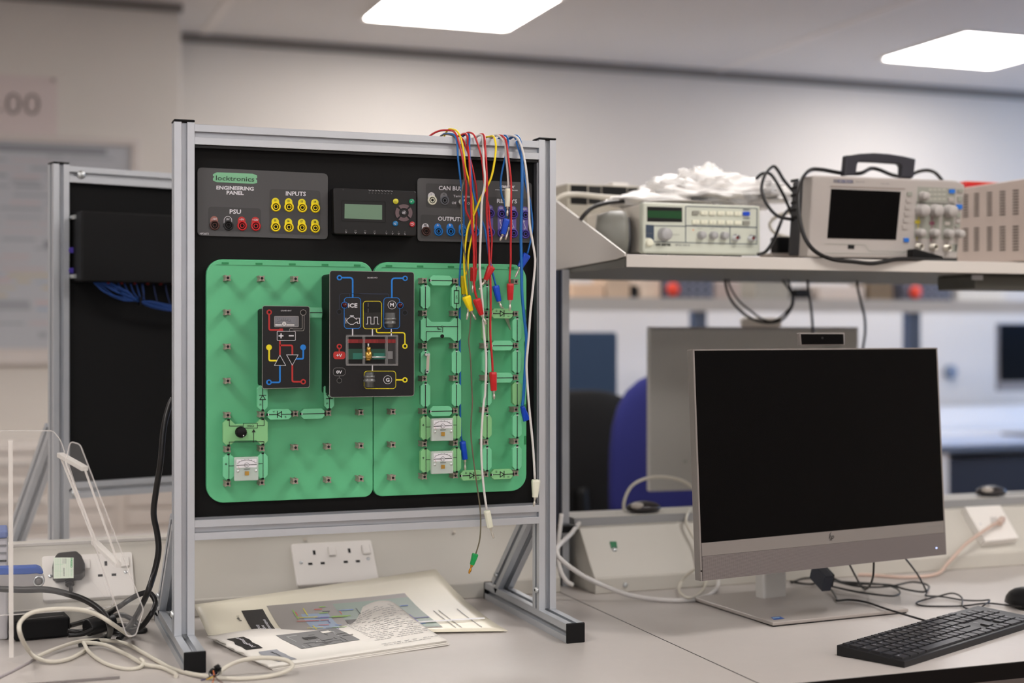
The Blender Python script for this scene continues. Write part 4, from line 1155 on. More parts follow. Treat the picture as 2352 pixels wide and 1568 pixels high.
lead('test_lead', 'darker red lead behind the first yellow one ending behind the red plugs', RED, 0.0016,
     [(1057, 314), (1063, 320), (1071, 340), (1079, 363), (1088.5, 401), (1094.5, 440), (1095, 480), (1093.5, 515), (1092.6, 553), (1093.5, 590), (1092, 618)], 2.134, plug=((1092, 616), (1083, 642)), pin=None, col=mat('deep_red_plastic', (170, 20, 26), 0.4), w=(9, 9), Yp=2.137)
lead('test_lead', 'red lead arching right that ends in the tilted red plug with two pins', RED, 0.0016,
     [(1083, 305), (1089, 311), (1098, 333), (1106, 362), (1109, 385), (1113, 430), (1118, 455), (1122.5, 476), (1124.5, 508), (1129.5, 544), (1128.5, 578), (1127, 604), (1131, 612)], 2.130, plug=((1129, 612), (1115, 643)), pin=(1105, 657), col=RED, w=(17, 10), Yp=2.120, pins2=[((1104, 660), (1100, 666))])
lead('test_lead', 'long white lead hanging below the frame beside the green-tipped wire', WWIRE, 0.0018,
     [(1108.4, 311), (1109, 322), (1110, 344), (1111, 376), (1113.5, 401), (1113, 427), (1108, 452), (1106, 475), (1105, 515), (1103, 566), (1102, 611), (1104, 649), (1108, 694), (1110, 739), (1113, 780), (1116.5, 825), (1114.5, 900), (1111, 925), (1106, 990), (1106, 1055), (1111, 1120), (1118, 1170)], 2.113, plug=((1118, 1172), (1126, 1211)), pin=(1134, 1236), col=CREAM, w=(14, 13), Yp=2.13, Y2=2.12)
lead('test_lead', 'long red lead with a single red plug hanging low on the right board', RED, 0.0018,
     [(1113, 309), (1113.5, 318), (1114, 331), (1116.5, 369), (1118, 407), (1118.5, 446), (1118, 489), (1120, 527), (1122.5, 566), (1124, 600), (1126.5, 649), (1127, 707), (1126, 745), (1127, 784), (1130.5, 830), (1131.5, 853)], 2.121, plug=((1132, 854), (1134, 897)), pin=(1135, 917), col=RED, w=(16, 13), Yp=2.116)
lead('test_lead', 'white lead with a white plug hanging upright in front of the relay sockets', WWIRE, 0.0018,
     [(1145, 311), (1153, 319), (1161, 335), (1162.6, 363), (1166, 395), (1168, 431)], 2.128, plug=((1166, 433), (1166, 475)), pin=(1165, 497), col=CREAM, w=(12, 11), Yp=2.128)
lead('test_lead', 'red lead passing the relay sockets to a straight red plug above the diode', RED, 0.0016,
     [(1149, 311), (1156, 314), (1163, 327), (1167, 357), (1171, 388), (1174, 420), (1174, 465), (1174, 515), (1173, 560), (1173, 600), (1171, 630), (1170.5, 650)], 2.124, plug=((1172, 651), (1172, 689)), pin=(1171, 714), col=RED, w=(15, 12), Yp=2.122)
lead('test_lead', 'blue lead bowing left with a blue plug hanging over the relay sockets', BLUW, 0.0016,
     [(1164.5, 312), (1167, 322), (1166, 340), (1159.5, 366), (1153, 395), (1150, 420), (1152, 446), (1159, 467), (1163, 500)], 2.133, plug=((1164, 503), (1155, 538)), pin=(1148, 553), col=BLU, w=(15, 11), Yp=2.128, pins2=[((1169, 522), (1161, 551))])
lead('test_lead', 'thick blue lead running down the right side of the boards to a long blue sleeve', BLUW, 0.0024,
     [(1190, 313), (1194, 322), (1198, 350), (1199, 388), (1199, 433), (1198, 480), (1196.8, 520), (1196.7, 560), (1198, 624), (1199, 675), (1203.7, 726), (1207.5, 760), (1209, 784), (1207, 830), (1205, 866), (1202, 914), (1199.5, 932)], 2.126, plug=((1199, 932), (1210, 965)), pin=None, col=BLU, w=(9, 17), Yp=2.130)
lead('test_lead', 'blue lead beside the white one ending in a tilted blue plug at the board corner', BLUW, 0.0015,
     [(1184, 315), (1187.5, 331), (1196, 359), (1202, 385), (1206, 415), (1211, 440), (1217, 459), (1222, 500), (1222.5, 525), (1218, 555), (1211, 583)], 2.134, plug=((1210, 584), (1194, 614)), pin=(1183, 637), col=BLU, w=(19, 13), Yp=2.130)
lead('test_lead', 'white lead rightmost in the bundle ending in a white plug at the right post', WWIRE, 0.0019,
     [(1171, 311), (1183.7, 314), (1194, 326), (1203, 357), (1209, 395), (1213, 440), (1215, 480), (1216.5, 515), (1223, 553), (1228, 585), (1229, 605), (1224, 662), (1218, 719), (1214.5, 774), (1210, 825), (1210, 860), (1215.5, 936), (1224, 1023), (1228.5, 1100)], 2.118, plug=((1231, 1101), (1229, 1142)), pin=(1226, 1163), col=CREAM, w=(19, 12), Yp=2.13)
lead('test_lead', 'thin olive lead hanging lowest, ending in a green plug with a gold tip', OLIVE, 0.0012,
     [(1029, 309), (1045, 316), (1058, 345), (1066, 407), (1062.5, 427), (1059.5, 458), (1060, 515), (1063, 553), (1070, 598), (1075, 636), (1079, 690), (1081, 726), (1079, 760), (1076.7, 784), (1080.8, 825), (1084, 900), (1085, 925), (1081.5, 990), (1087.5, 1055), (1098, 1131), (1103, 1170), (1104, 1208), (1101.5, 1241), (1093, 1271)], 2.119, plug=((1092, 1271), (1084, 1297)), pin=(1077, 1317), col=GRNP, w=(13, 9), Yp=2.12, Y2=2.115)
# crocodile clip held in the sleeve of the blue lead
a = onY(1152, 706, 2.146); b = onY(1172, 757, 2.152)
d = (b-a).normalized(); s_ = d.cross(V((0, 1, 0))).normalized()
t = thing('crocodile_clip', tuple(b), 'bare metal crocodile clip at the end of a blue lead behind the diode carrier', 'clip')
m = MB()
for k in (-1, 1):
    m.prism([a-s_*0.002, a+s_*0.003, a+d*0.016+s_*0.0055, b+s_*0.0008, b-s_*0.0008, a+d*0.016-s_*0.002], (0, 0.0012*k, 0), CHROME)
m.build('jaw', parent=t, bevel=0.0003, seg=1)
MB().cyl(a+d*0.014+V((0, -0.003, 0)), a+d*0.014+V((0, 0.003, 0)), 0.0022, STEEL, n=10).build('hinge', parent=t)
# detached blue sleeve edge below the thick blue lead
# ================================================================ large computer on the right
rz = math.radians(10)
pl_ = V((1.041, 1.992, 0)); pr_ = V((1.570, 2.085, 0)); rz = math.atan2(pr_.y-pl_.y, pr_.x-pl_.x)
W_ = (pr_-pl_).length
tilt = math.radians(3.3)
ZB = H-0.389
# local frame of the head: origin bottom-left front corner, x right, y depth, z up (tilted back)
head = thing('desktop_computer', (1.3, 2.15, ZD), 'large silver all-in-one computer with a black screen on the right bench', 'computer', rz=rz)
Mh = Matrix.Translation(V((pl_.x, pl_.y, ZB))) @ Matrix.Rotation(rz, 4, 'Z') @ Matrix.Rotation(-tilt, 4, 'X')
def hp(x, y, z): return Mh @ V((x, y, z))
HH = 0.3635
def hbox(m, a, b, mt):
    x0, y0, z0 = a; x1, y1, z1 = b
    vs = [hp(*q) for q in [(x0,y0,z0),(x1,y0,z0),(x1,y1,z0),(x0,y1,z0),(x0,y0,z1),(x1,y0,z1),(x1,y1,z1),(x0,y1,z1)]]
    m.add(vs, [(0,3,2,1),(4,5,6,7),(0,1,5,4),(1,2,6,5),(2,3,7,6),(3,0,4,7)], mt); return m
chin = 0.0585
m = hbox(MB(), (-0.001, 0.0025, 0.0), (W_+0.001, 0.016, HH), SILVER); body = m.build('screen_housing', parent=head, bevel=0.0015)
hbox(MB(), (0.06, 0.016, 0.03), (W_-0.06, 0.045, HH-0.05), SILVERD).build('rear_housing', parent=head, bevel=0.006)
hbox(MB(), (0.0022, 0.0005, chin+0.001), (W_-0.0022, 0.0026, HH-0.0022), SCREEN).build('screen', parent=head)
m = MB(); hbox(m, (0.003, 0.0002, 0.0385), (W_-0.003, 0.0026, chin+0.0005), SILVER); hbox(m, (-0.001, 0.0004, 0), (0.0022, 0.003, HH), SILVER); hbox(m, (W_-0.0022, 0.0004, 0), (W_+0.001, 0.003, HH), SILVER); hbox(m, (0, 0.0004, HH-0.0022), (W_, 0.003, HH), SILVER)
m.build('bezel', parent=head)
hbox(MB(), (0.003, 0.0, 0.0), (W_-0.001, 0.0026, 0.0383), GRILLE).build('speaker_grille', parent=head)
hd = (Mh.to_3x3() @ V((0, -1, 0))).normalized()
PH = PX(hp(0, 0.0, 0.0), hd)
m = MB(); m.text(PH, 'hp', 1910, 1231, 12, INK, off=0.0008, shear=0.3, bold=0.0, width=11.5); m.ribbon(PH, [(1909, 1221), (1906, 1228)], 1.0, INK, off=0.0008); m.ribbon(PH, [(1909, 1236), (1906.5, 1241)], 1.0, INK, off=0.0008)
m.build('maker_mark', parent=head); m = MB(); m.text(PH, 'EliteOne 800', 2147, 1208, 2.6, PRG, off=0.0008, rot=-0.09, width=33)
m.build('lettering', parent=head)
m = MB(); m.poly(PH, circ(2151, 1258, 2.0, 10), mat('power_led', (190, 205, 255), 0.4, emit=1.5), 0.001); m.build('power_light', parent=head)
m = MB(); m.poly(PX(hp(0.0, 0.008, 0), Mh.to_3x3() @ V((-1, 0, 0))), circ(1611, 1311, 2, 8), HOLE, 0.002); m.build('audio_port', parent=head)
# pop-up camera
c0 = PX(hp(0, 0.008, 0), hd)
q = [c0.p(1837, 764), c0.p(1940, 764), c0.p(1941, 792.5), c0.p(1840, 793.5)]
MB().prism(q, -hd*0.009, SILVER).build('pop_up_camera', parent=head, bevel=0.001)
m = MB(); m.add([c0.p(x, y, 0.0012) for x, y in ((1840, 767), (1937, 767), (1938, 790), (1842, 790.5))], [(0, 1, 2, 3)], SCREEN); m.poly(c0, circ(1889, 776, 3, 12), BLKS, 0.0015); m.build('camera_face', parent=head)
# stand
a4 = math.radians(4.5)
bx = V((math.cos(a4), math.sin(a4), 0)); by = V((-bx.y, bx.x, 0))
b0 = V((1.193, 2.034, ZD))
q = [b0, b0+bx*0.279, b0+bx*0.279+by*0.252, b0+by*0.252]
MB().prism([p+V((0, 0, 0.002)) for p in q], (0, 0, 0.006), mat('base_silver', (165, 158, 152), 0.42, metal=0.2)).build('base', parent=head, bevel=0.0015)
MB().prism([p+(b0+bx*0.14+by*0.126-p)*0.02 for p in q], (0, 0, 0.0025), BLK).build('base_pad', parent=head)
cc = onZ(1782, 1372, ZD+0.008)+by*0.012
hx = V((math.cos(rz), math.sin(rz), 0)); hy = V((-hx.y, hx.x, 0))
col_ = [cc+hx*x+hy*y for x, y in rr(-0.027, -0.010, 0.027, 0.016, 0.006, 3)]
MB().prism(col_, (0, 0, 0.20), mat('stand_silver', (205, 203, 198), 0.35, metal=0.3)).build('stand_column', parent=head)
st = MB(); PB = PX((0, 0, ZD+0.0082), (0, 0, 1)); st.poly(PB, [(1770, 1417), (1792, 1415), (1802, 1420), (1778, 1423)], mat('sticker_blue', (30, 80, 160), 0.4), 0.0003); st.poly(PB, [(1774, 1418), (1790, 1416.5), (1791, 1418), (1776, 1420)], mat('sticker_light', (150, 190, 220), 0.4), 0.0005)
st.build('base_sticker', parent=head)

# ================================================================ keyboard
k0 = onZ(2077, 1534, ZD); k1 = onZ(2352, 1446, ZD)
kx = (k1-k0).normalized(); kz = math.atan2(kx.y, kx.x)
kb = thing('keyboard', tuple(k0), 'black full-size keyboard in front of the large computer', 'keyboard', rz=kz)
KL, KD = 0.437, 0.112
def kh(y): return 0.0095 + 0.0062*y/KD
prof_ = [(0, 0.0), (0.001, 0.0), (KD*0.78, 0.0012), (KD*0.80, -0.0), (KD, 0.0), (KD, kh(KD)), (0, kh(0))]
MB().prism([(0, y, z) for y, z in prof_], (KL, 0, 0), BLKS).build('case', parent=kb, bevel=0.001, local=True)
U_ = 0.0184
keyp = {}
leg = MB()
KEYM = mat('key_plastic', (34, 34, 36), 0.4)
def key(x, y, w_, d_, ch=''):
    k = (round(w_, 5), round(d_, 5))
    sl = 0.0062/KD
    if k not in keyp:
        m = MB(); g = 0.0013
        a, b, c_, e = g, w_-g, g, d_-g; h_ = 0.0026; i_ = 0.0008
        m.add([(a, c_, -0.001), (b, c_, -0.001), (b, e, -0.001), (a, e, -0.001), (a+i_, c_+i_, h_), (b-i_, c_+i_, h_), (b-i_, e-i_, h_+sl*d_*0.5), (a+i_, e-i_, h_+sl*d_*0.5)],
              [(0,3,2,1),(4,5,6,7),(0,1,5,4),(1,2,6,5),(2,3,7,6),(3,0,4,7)], KEYM)
        o = m.build('key', parent=kb, local=True); keyp[k] = o
    else:
        o = keyp[k].copy(); C.objects.link(o); o.parent = kb
    o.location = (x, y, kh(y))
    if ch:
        vs, fs = text_mesh(ch, 0.0, 0.0); s_ = 0.0052 if len(ch) == 1 else 0.0036
        z_ = kh(y)+0.0032
        leg.add([(x+0.0038+a*s_, y+d_*0.55+b*s_, z_+(b*s_)*sl+0.0005) for a, b in vs], fs, PRW)
x0_ = 0.007; y0_ = 0.006
rows = [([1.25, 1.25, 1.25, 6.25, 1.25, 1.25, 1.25, 1.25], ['ctrl', '', 'alt', '', 'alt', '', '', 'ctrl']),
        ([1.25]+[1]*11+[2.75], ['', '\\']+list('ZXCVBNM,./')+['']),
        ([1.75]+[1]*12+[1.25], ['caps']+list("ASDFGHJKL;'#")+['']),
        ([1.5]+[1]*12+[1.5], ['tab']+list('QWERTYUIOP[]')+['']),
        ([1]*13+[2], list("`1234567890-=")+['']),
        ([1.0714]*14, ['esc']+['f%d' % i for i in range(1, 13)]+['']),]
y = y0_
for ri, (ws, cs) in enumerate(rows):
    d_ = U_ if ri < 5 else 0.0115
    x = x0_
    for w_, ch in zip(ws, cs): key(x, y, w_*U_, d_, ch); x += w_*U_
    xn = x0_+15*U_+0.0035
    if ri in (3, 4): [key(xn+i*U_, y, U_, d_) for i in range(3)]
    if ri == 5: [key(xn+i*U_, y, U_, d_) for i in range(3)]
    if ri == 0: [key(xn+i*U_, y, U_, d_) for i in range(3)]
    if ri == 1: key(xn+U_, y, U_, d_)
    xm = xn+3*U_+0.0035
    if ri == 0: key(xm, y, 2*U_, d_, '0'); key(xm+2*U_, y, U_, d_, '.'); key(xm+3*U_, y, U_, d_)
    elif ri in (1, 2, 3, 4): [key(xm+i*U_, y, U_, d_, c_) for i, c_ in enumerate({1: '123 ', 2: '456 ', 3: '789+', 4: ' /*-'}[ri].replace(' ', ''))] if ri != 9 else None
    y += d_
leg.build('key_legends', parent=kb, kind='stuff', local=True)
m = MB(); m.disc((x0_+15*U_+0.03, y0_+2.5*U_, kh(y0_+2.5*U_)+0.0003), (0, -0.05, 1), 0.0045, PRG, n=16); m.build('maker_badge', parent=kb, local=True)

# ================================================================ mouse and desk cables
def desk_path(pts, r, base=ZD):
    out = []
    for p in pts:
        h = p[2] if len(p) > 2 else 0
        out.append(onZ(p[0], p[1], base+r+h))
    return out
def cable(name, label, pts3, r, m, cat='cable', group=None, parts=None):
    mb = MB(); mb.tube(pts3, r, m, n=8, sub=6)
    o = mb.build(name, label=label, cat=cat, group=group)
    return o
q = onZ(2362, 1400, ZD)
t = thing('computer_mouse', tuple(q), 'black mouse at the right picture edge above the keyboard', 'mouse')
MB().blob(q+V((0.012, 0.015, 0.006)), (0.031, 0.05, 0.030), BLKS, fn=lambda d: 1.0 if d.z > -0.2 else 0.2/max(0.2, -d.z)).build('shell', parent=t)
MB().tube(desk_path([(2127, 1368, 0.004), (2165, 1370, 0.003), (2210, 1377.5, 0.002), (2250, 1379, 0.004), (2273, 1377.5, 0.006), (2262, 1388, 0.01), (2243, 1399, 0.003), (2222, 1397, 0.002), (2210, 1390.6, 0.004), (2209, 1372, 0.008), (2188, 1362, 0.008), (2155, 1369, 0.004), (2110, 1381, 0.002), (2108, 1388, 0.001), (2135, 1391.5, 0), (2210, 1391, 0.001), (2265, 1385, 0.002), (2310, 1389, 0.003), (2345, 1393, 0.008)], 0.0015), 0.0015, CABLEB, n=8, sub=6).build('mouse_cable', parent=t)
MB().tube([hp(0.455, 0.03, 0.01), onZ(2105, 1315, ZD+0.05), onZ(2127, 1356, ZD+0.010), onZ(2126, 1367, ZD+0.005), onZ(2140, 1369, ZD+0.004)], 0.0016, CABLEB).build('mouse_cable', parent=t)
cable('keyboard_cable', 'thin black keyboard cable looping over the silver stand base', desk_path([(1899, 1343, 0.015), (1912, 1358, 0.012), (1921, 1373, 0.010), (1923, 1379, 0.0098), (1950, 1377, 0.010), (1988, 1382, 0.010), (2030, 1396, 0.010), (2070, 1408.5, 0.009), (2105, 1419, 0.004), (2143, 1430, 0.003)], 0.0018), 0.0018, CABLEB, 'cable')
cable('black_cable', 'larger black cable loop with a round bend, on the bench right of the stand', desk_path([(1912, 1332, 0.02), (1962, 1345, 0.008), (2010, 1348, 0.006), (2050, 1345, 0.006), (2095, 1336, 0.006), (2128, 1342, 0.006), (2133, 1351, 0.005), (2120, 1359, 0.004), (2080, 1353, 0.004), (2045, 1343, 0.008), (2000, 1341, 0.009), (1950, 1340, 0.012), (1914, 1328, 0.02)], 0.0019), 0.0019, CABLEB, 'cable', 'black cables under the large computer')
cable('black_cable', 'black cable with a narrow flat bend reaching over the back edge of the silver base', desk_path([(1905, 1345, 0.015), (1970, 1359, 0.011), (2030, 1367, 0.006), (2057, 1367.5, 0.004), (2067, 1360, 0.004), (2055, 1349, 0.006), (2020, 1341, 0.009), (1960, 1337, 0.012), (1910, 1334, 0.02)], 0.0018), 0.0018, CABLEB, 'cable', 'black cables under the large computer')
cable('black_cable', 'black cable dropping in a v shape below the lower edge of the large computer', [hp(0.33, 0.03, 0.01), onZ(1977, 1344, ZD+0.012), onZ(1992, 1351, ZD+0.008), onZ(2005, 1325, ZD+0.05), hp(0.395, 0.03, 0.01)], 0.0018, CABLEB, 'cable', 'black cables under the large computer')
cable('black_cable', 'black cable lying behind the stand column to the dark connector', desk_path([(1818, 1338, 0.004), (1845, 1328, 0.004), (1872, 1328, 0.012), (1870, 1340, 0.01), (1845, 1340, 0.004), (1815, 1335, 0.004)], 0.002), 0.002, CABLEB, 'cable', 'black cables under the large computer')
t = thing('cable_connector', tuple(onZ(1890, 1342, ZD+0.01)), 'dark grey cable connector hanging under the large computer by the stand', 'connector')
a = onD(1872, 1309, 2.50); b = onD(1902, 1341, 2.46)
MB().bar(a, b, 0.018, 0.030, mat('connector_grey', (48, 52, 62), 0.45), up=(0, 0, 1)).build('connector_body', parent=t, bevel=0.002)
a2 = onD(1885, 1308, 2.53); b2 = onD(1909, 1334, 2.49)
MB().bar(a2, b2, 0.012, 0.024, BLKS).build('connector_body', parent=t, bevel=0.002)
# white power cable sweeping in front of the trunking
cable('white_power_cable', 'thick white power cable sweeping from the gap between the trunkings to the computer stand', [onY(1330, 1201, 2.50), onY(1312, 1225, 2.44), onY(1286, 1250, 2.37), onY(1278, 1266, 2.35), onY(1292, 1288, 2.34), onY(1340, 1322, 2.34), onZ(1400, 1350, ZD+0.025), onZ(1450, 1367, ZD+0.010), onZ(1510, 1376, ZD+0.0045), onZ(1570, 1378, ZD+0.0045), onZ(1620, 1370, ZD+0.0045), onZ(1645, 1352, ZD+0.006), onZ(1650, 1335, ZD+0.01)], 0.0043, WWIRE)
cable('white_power_cable', 'short white cable dropping into the gap right of the frame post', [onY(1290, 1180, 2.47), onY(1282, 1260, 2.45), onY(1286, 1305, 2.42), onY(1300, 1333, 2.40), onY(1315, 1343, 2.40)], 0.0042, WWIRE)
cable('grey_cable', 'grey-white cable loop on the bench left of the computer stand', desk_path([(1605, 1302, 0.045), (1580, 1318, 0.03), (1563, 1340, 0.012), (1561, 1358, 0.006), (1580, 1372, 0.009), (1602, 1366, 0.004), (1618, 1348, 0.004), (1622, 1330, 0.01)], 0.0028), 0.0028, CABLEW)
cable('grey_cable', 'grey cable dropping over the trunking lip left of the large computer', [onY(1585, 1168, 2.52), onY(1578, 1182, 2.47), onY(1576, 1200, 2.455), onY(1588, 1225, 2.44), onY(1602, 1250, 2.42), onY(1607, 1290, 2.40)], 0.0028, CABLEW)
cable('white_data_cable', 'pale data cable plugged into the data plate and lying along the bench', [PR.p(2300, 1195, 0.03), PR.p(2270, 1212, 0.035), PR.p(2220, 1248, 0.03), onY(2180, 1290, 2.38), onZ(2150, 1318, ZD+0.006), onZ(2080, 1325, ZD+0.0035), onZ(2000, 1320, ZD+0.0035), onZ(1930, 1318, ZD+0.0035)], 0.0034, mat('pale_pink_cable', (205, 180, 165), 0.5))
t = thing('cable_plug', tuple(PR.p(2297, 1197, 0.028)), 'small plug at the end of the pale cable in the data plate', 'plug')
MB().bar(PR.p(2304, 1190, 0.024), PR.p(2294, 1202, 0.034), 0.011, 0.010, mat('pale_pink_cable', (205, 180, 165), 0.5)).build('plug_body', parent=t, bevel=0.002)
cable('grey_cable', 'pale cable arching over the trunking in front of the blue chair', [onY(1434, 1180, 2.57), onY(1434, 1150, 2.57), onY(1452, 1115, 2.57), onY(1490, 1097, 2.57), onY(1535, 1096, 2.57), onY(1575, 1108, 2.57), onY(1602, 1135, 2.57), onY(1612, 1165, 2.57)], 0.0035, CABLEW)

# ================================================================ manuals under the frame
def bil(c00, c10, c01, c11): return lambda s, t_: (c00*(1-s)+c10*s)*(1-t_) + (c01*(1-s)+c11*s)*t_
# paper 1: leaning against the trunking
A0 = onY(446, 1388, 2.35); A1 = onY(1001, 1307, 2.432); A3 = onZ(478, 1458, ZD+0.006); A2 = onZ(1166, 1448, ZD+0.003)
f1 = bil(A0, A1, A3, A2)
def S1(s, t_):
    p = f1(s, t_); b = math.sin(math.pi*t_)
    sag = -0.012*b*(0.3+0.7*s)
    z = p.z+sag
    if t_ > 0.02: z += 0.002*math.sin(6*s+3*t_)*b
    return V((p.x, p.y-0.006*b, max(z, ZD+0.0012)))
t = thing('printed_manual', tuple((A2+A3)/2), 'glossy cover sheet with coloured diagram leaning on the trunking under the frame', 'paper')
MB().grid(S1, 26, 12, PAPERC, thick=0.0006).build('sheet', parent=t)
def patch(mb, Sf, s0, s1, t0, t1, m, off=0.0006, n=(8, 4)):
    mb.grid(lambda s, t_: Sf(s, t_)+V((0, -off*0.5, off)), n[0], n[1], m, s0, s1, t0, t1)
def stext(mb, Sf, txt, s0, t0, ds, dt, m, h, along='t', off=0.0010):
    """text mapped on a sheet; along: reading direction"""
    vs, fs = text_mesh(txt, 0.02, 0.0)
    out = []
    for a, b in vs:
        if along == 't': s_, t_ = s0+b*h*ds, t0+a*h*dt
        else: s_, t_ = s0+a*h*ds, t0-b*h*dt
        out.append(Sf(s_, t_)+V((0, -off*0.5, off)))
    mb.add(out, fs, m)
m = MB(); patch(m, S1, 0.155, 0.235, 0.30, 1.0, mat('print_charcoal', (52, 50, 48), 0.4))
patch(m, S1, 0.255, 0.80, 0.24, 0.90, mat('print_taupe', (150, 145, 140), 0.4), n=(16, 6)); m.build('printed_panel', parent=t)
m = MB(); patch(m, S1, 0.50, 0.80, 0.30, 0.88, mat('print_sage', (135, 152, 140), 0.4), 0.0009, n=(10, 5))
patch(m, S1, 0.50, 0.62, 0.62, 0.78, mat('print_dark', (66, 60, 56), 0.4), 0.0013)
patch(m, S1, 0.36, 0.46, 0.45, 0.85, mat('print_pale_blue', (140, 160, 185), 0.4), 0.0009)
rnd = random.Random(4)
cols = [mat('pr_red', (200, 90, 80), 0.5), mat('pr_violet', (110, 105, 170), 0.5), mat('pr_lime', (140, 185, 80), 0.5), mat('pr_ink', (70, 80, 80), 0.5), mat('pr_yellow', (205, 195, 60), 0.5), mat('pr_blue', (110, 140, 200), 0.5)]
for k in range(46):
    s_, t_ = rnd.uniform(0.32, 0.74), rnd.uniform(0.32, 0.84)
    if rnd.random() < 0.5: patch(m, S1, s_, s_+rnd.uniform(0.02, 0.08), t_, t_+0.014, rnd.choice(cols), 0.0016, (4, 1))
    else: patch(m, S1, s_, s_+0.004, t_, min(0.88, t_+rnd.uniform(0.05, 0.22)), rnd.choice(cols), 0.0016, (1, 4))
for s_ in (0.545, 0.555, 0.575, 0.585): patch(m, S1, s_, s_+0.006, 0.65, 0.75, PRW, 0.0018, (1, 2))
m.build('printed_diagram', parent=t)
m = MB()
for i, w_ in enumerate(('Hybrid', 'engine', 'automotive')): stext(m, S1, w_, 0.178+0.018*i, 0.90, 0.017, -0.078, PRW, 1.0, 't', 0.0013)
stext(m, S1, 'Page 1', 0.128, 0.56, 0.014, -0.055, INK, 1.0, 't', 0.0010)
for s_ in (0.84, 0.86, 0.93): patch(m, S1, s_, s_+0.003, 0.55, 0.92, PRG, 0.0009, (1, 5))
m.build('lettering', parent=t)
# glossy fold of the clear pocket
m = MB(); m.grid(lambda s, t_: S1(0.62+0.40*s*0.9, 0.80+0.02*t_-0.25*s*0.2)+V((0, 0, 0.0022+0.0015*math.sin(math.pi*t_))), 16, 3, mat('plastic_sheen', (240, 240, 240), 0.08, spec=0.9)); m.build('plastic_fold', parent=t)
# paper 2: stack of stapled pages in front
B0 = onZ(477, 1461, ZD+0.008); B1 = onZ(900, 1403, ZD+0.010); B3 = onZ(618, 1531, ZD+0.0055); B2 = onZ(1028, 1470, ZD+0.0075)
f2 = bil(B0, B1, B3, B2)
def S2(s, t_, k=0):
    p = f2(s, t_)
    bump = 0.020*math.exp(-((s-0.92)/0.16)**2)*(1-t_)**1.6
    wav = 0.003*math.sin(7*s+5*t_)*(1-t_)*0.6
    return V((p.x, p.y, p.z+bump+wav))
t = thing('stapled_booklet', tuple((B2+B3)/2), 'stapled white printed pages with black and grey print, lying foremost under the frame', 'paper')
def torn(s, t_):
    return S2(s - (0.008*math.sin(t_*40)+0.006*math.sin(t_*17+1))*(1-s)**6, t_)
MB().grid(torn, 40, 14, PAPER, thick=0.0007).build('page', parent=t)
for k in range(3):
    fk = lambda s, t_, k=k: f2(s*0.985+0.01, t_*0.99+0.004*k) + V((0.002*k, -0.0015*k-0.001, -0.0018*(k+1)))
    MB().grid(fk, 8, 3, PAPER, thick=0.0009).build('page', parent=t)
m = MB()
patch(m, torn, 0.045, 0.13, 0.18, 0.52, BLKS, n=(6, 8)); patch(m, torn, 0.07, 0.17, 0.60, 0.92, mat('print_light_grey', (150, 152, 158), 0.6), n=(6, 8))
patch(m, torn, 0.28, 0.60, 0.24, 0.68, mat('print_mid_grey', (120, 120, 120), 0.6), n=(14, 8))
m.build('printed_panel', parent=t)
m = MB()
for k in range(26):
    s_, t_ = rnd.uniform(0.29, 0.56), rnd.uniform(0.26, 0.64)
    c_ = rnd.choice((INK, mat('print_dk', (70, 70, 70), 0.6), mat('print_lt', (175, 175, 175), 0.6)))
    if k % 2: patch(m, torn, s_, s_+rnd.uniform(0.02, 0.07), t_, t_+0.012, c_, 0.0009, (4, 1))
    else: patch(m, torn, s_, s_+0.004, t_, min(0.67, t_+rnd.uniform(0.05, 0.2)), c_, 0.0009, (1, 3))
patch(m, torn, 0.37, 0.44, 0.40, 0.47, BLKS, 0.0011, (3, 2)); patch(m, torn, 0.50, 0.545, 0.30, 0.36, PAPER, 0.0012, (2, 2))
for k in range(22):
    t_ = 0.10+0.038*k
    s_ = 0.66
    while s_ < 0.97:
        w_ = rnd.uniform(0.008, 0.03)
        if rnd.random() < 0.8 and not (0.78 < t_ < 0.84): patch(m, torn, s_, s_+w_, t_, t_+0.007, mat('print_soft', (128, 128, 130), 0.6), 0.0008, (2, 1))
        s_ += w_+0.006
stext(m, torn, 'Locktronics', 0.085, 0.48, 0.03, -0.06, PRW, 1.0, 't', 0.0012)
stext(m, torn, 'automotive', 0.125, 0.88, 0.022, -0.05, INK, 1.0, 't', 0.0012)
m.build('lettering', parent=t)
# ================================================================ function generator on the shelf
YGN = 2.385
PGn = PY(YGN)
N_ = zc(1420, 380, 5.345)
q = [PGn.p(1477, 463.5), PGn.p(1747, 472.5), PGn.p(1742, 582), PGn.p(1476, 575)]
xa, xb = q[0].x, q[1].x; zb_, zt_ = ZS+0.012, q[0].z
t = thing('function_generator', ((xa+xb)/2, YGN+0.13, ZS), 'beige bench function generator with green display on the shelf', 'instrument')
MB().box((xa+0.003, YGN+0.018, zb_+0.003), (xb-0.003, YGN+0.27, zt_-0.003), INSTR).build('case', parent=t, bevel=0.003)
fp = MB().box((xa, YGN, zb_), (xb, YGN+0.02, zt_), INSTRG).build('front_frame', parent=t, bevel=0.004)
m = MB()
for x in (xa+0.03, xb-0.06):
    m.box((x, YGN+0.02, ZS+0.0003), (x+0.03, YGN+0.05, zb_+0.004), BLK)
m.build('feet', parent=t)
m = MB()
for y in (YGN+0.06, YGN+0.11):
    m.box((xa+0.0024, y, zb_+0.035), (xa+0.0031, y+0.03, zb_+0.036), HOLE); m.box((xa+0.0024, y, zb_+0.015), (xa+0.0031, y+0.03, zb_+0.016), HOLE)
m.build('case_seam', parent=t)
m = MB(); m.poly(PGn, cv(N_, [(355, 503), (785, 515), (785, 695), (355, 688)]), HOLE); m.poly(PGn, cv(N_, [(358, 550), (783, 560), (783, 655), (358, 640)]), LCDG, 0.0007); m.build('display', parent=t)
NL_ = mat('navy_line', (52, 66, 84), 0.5)
m = MB()
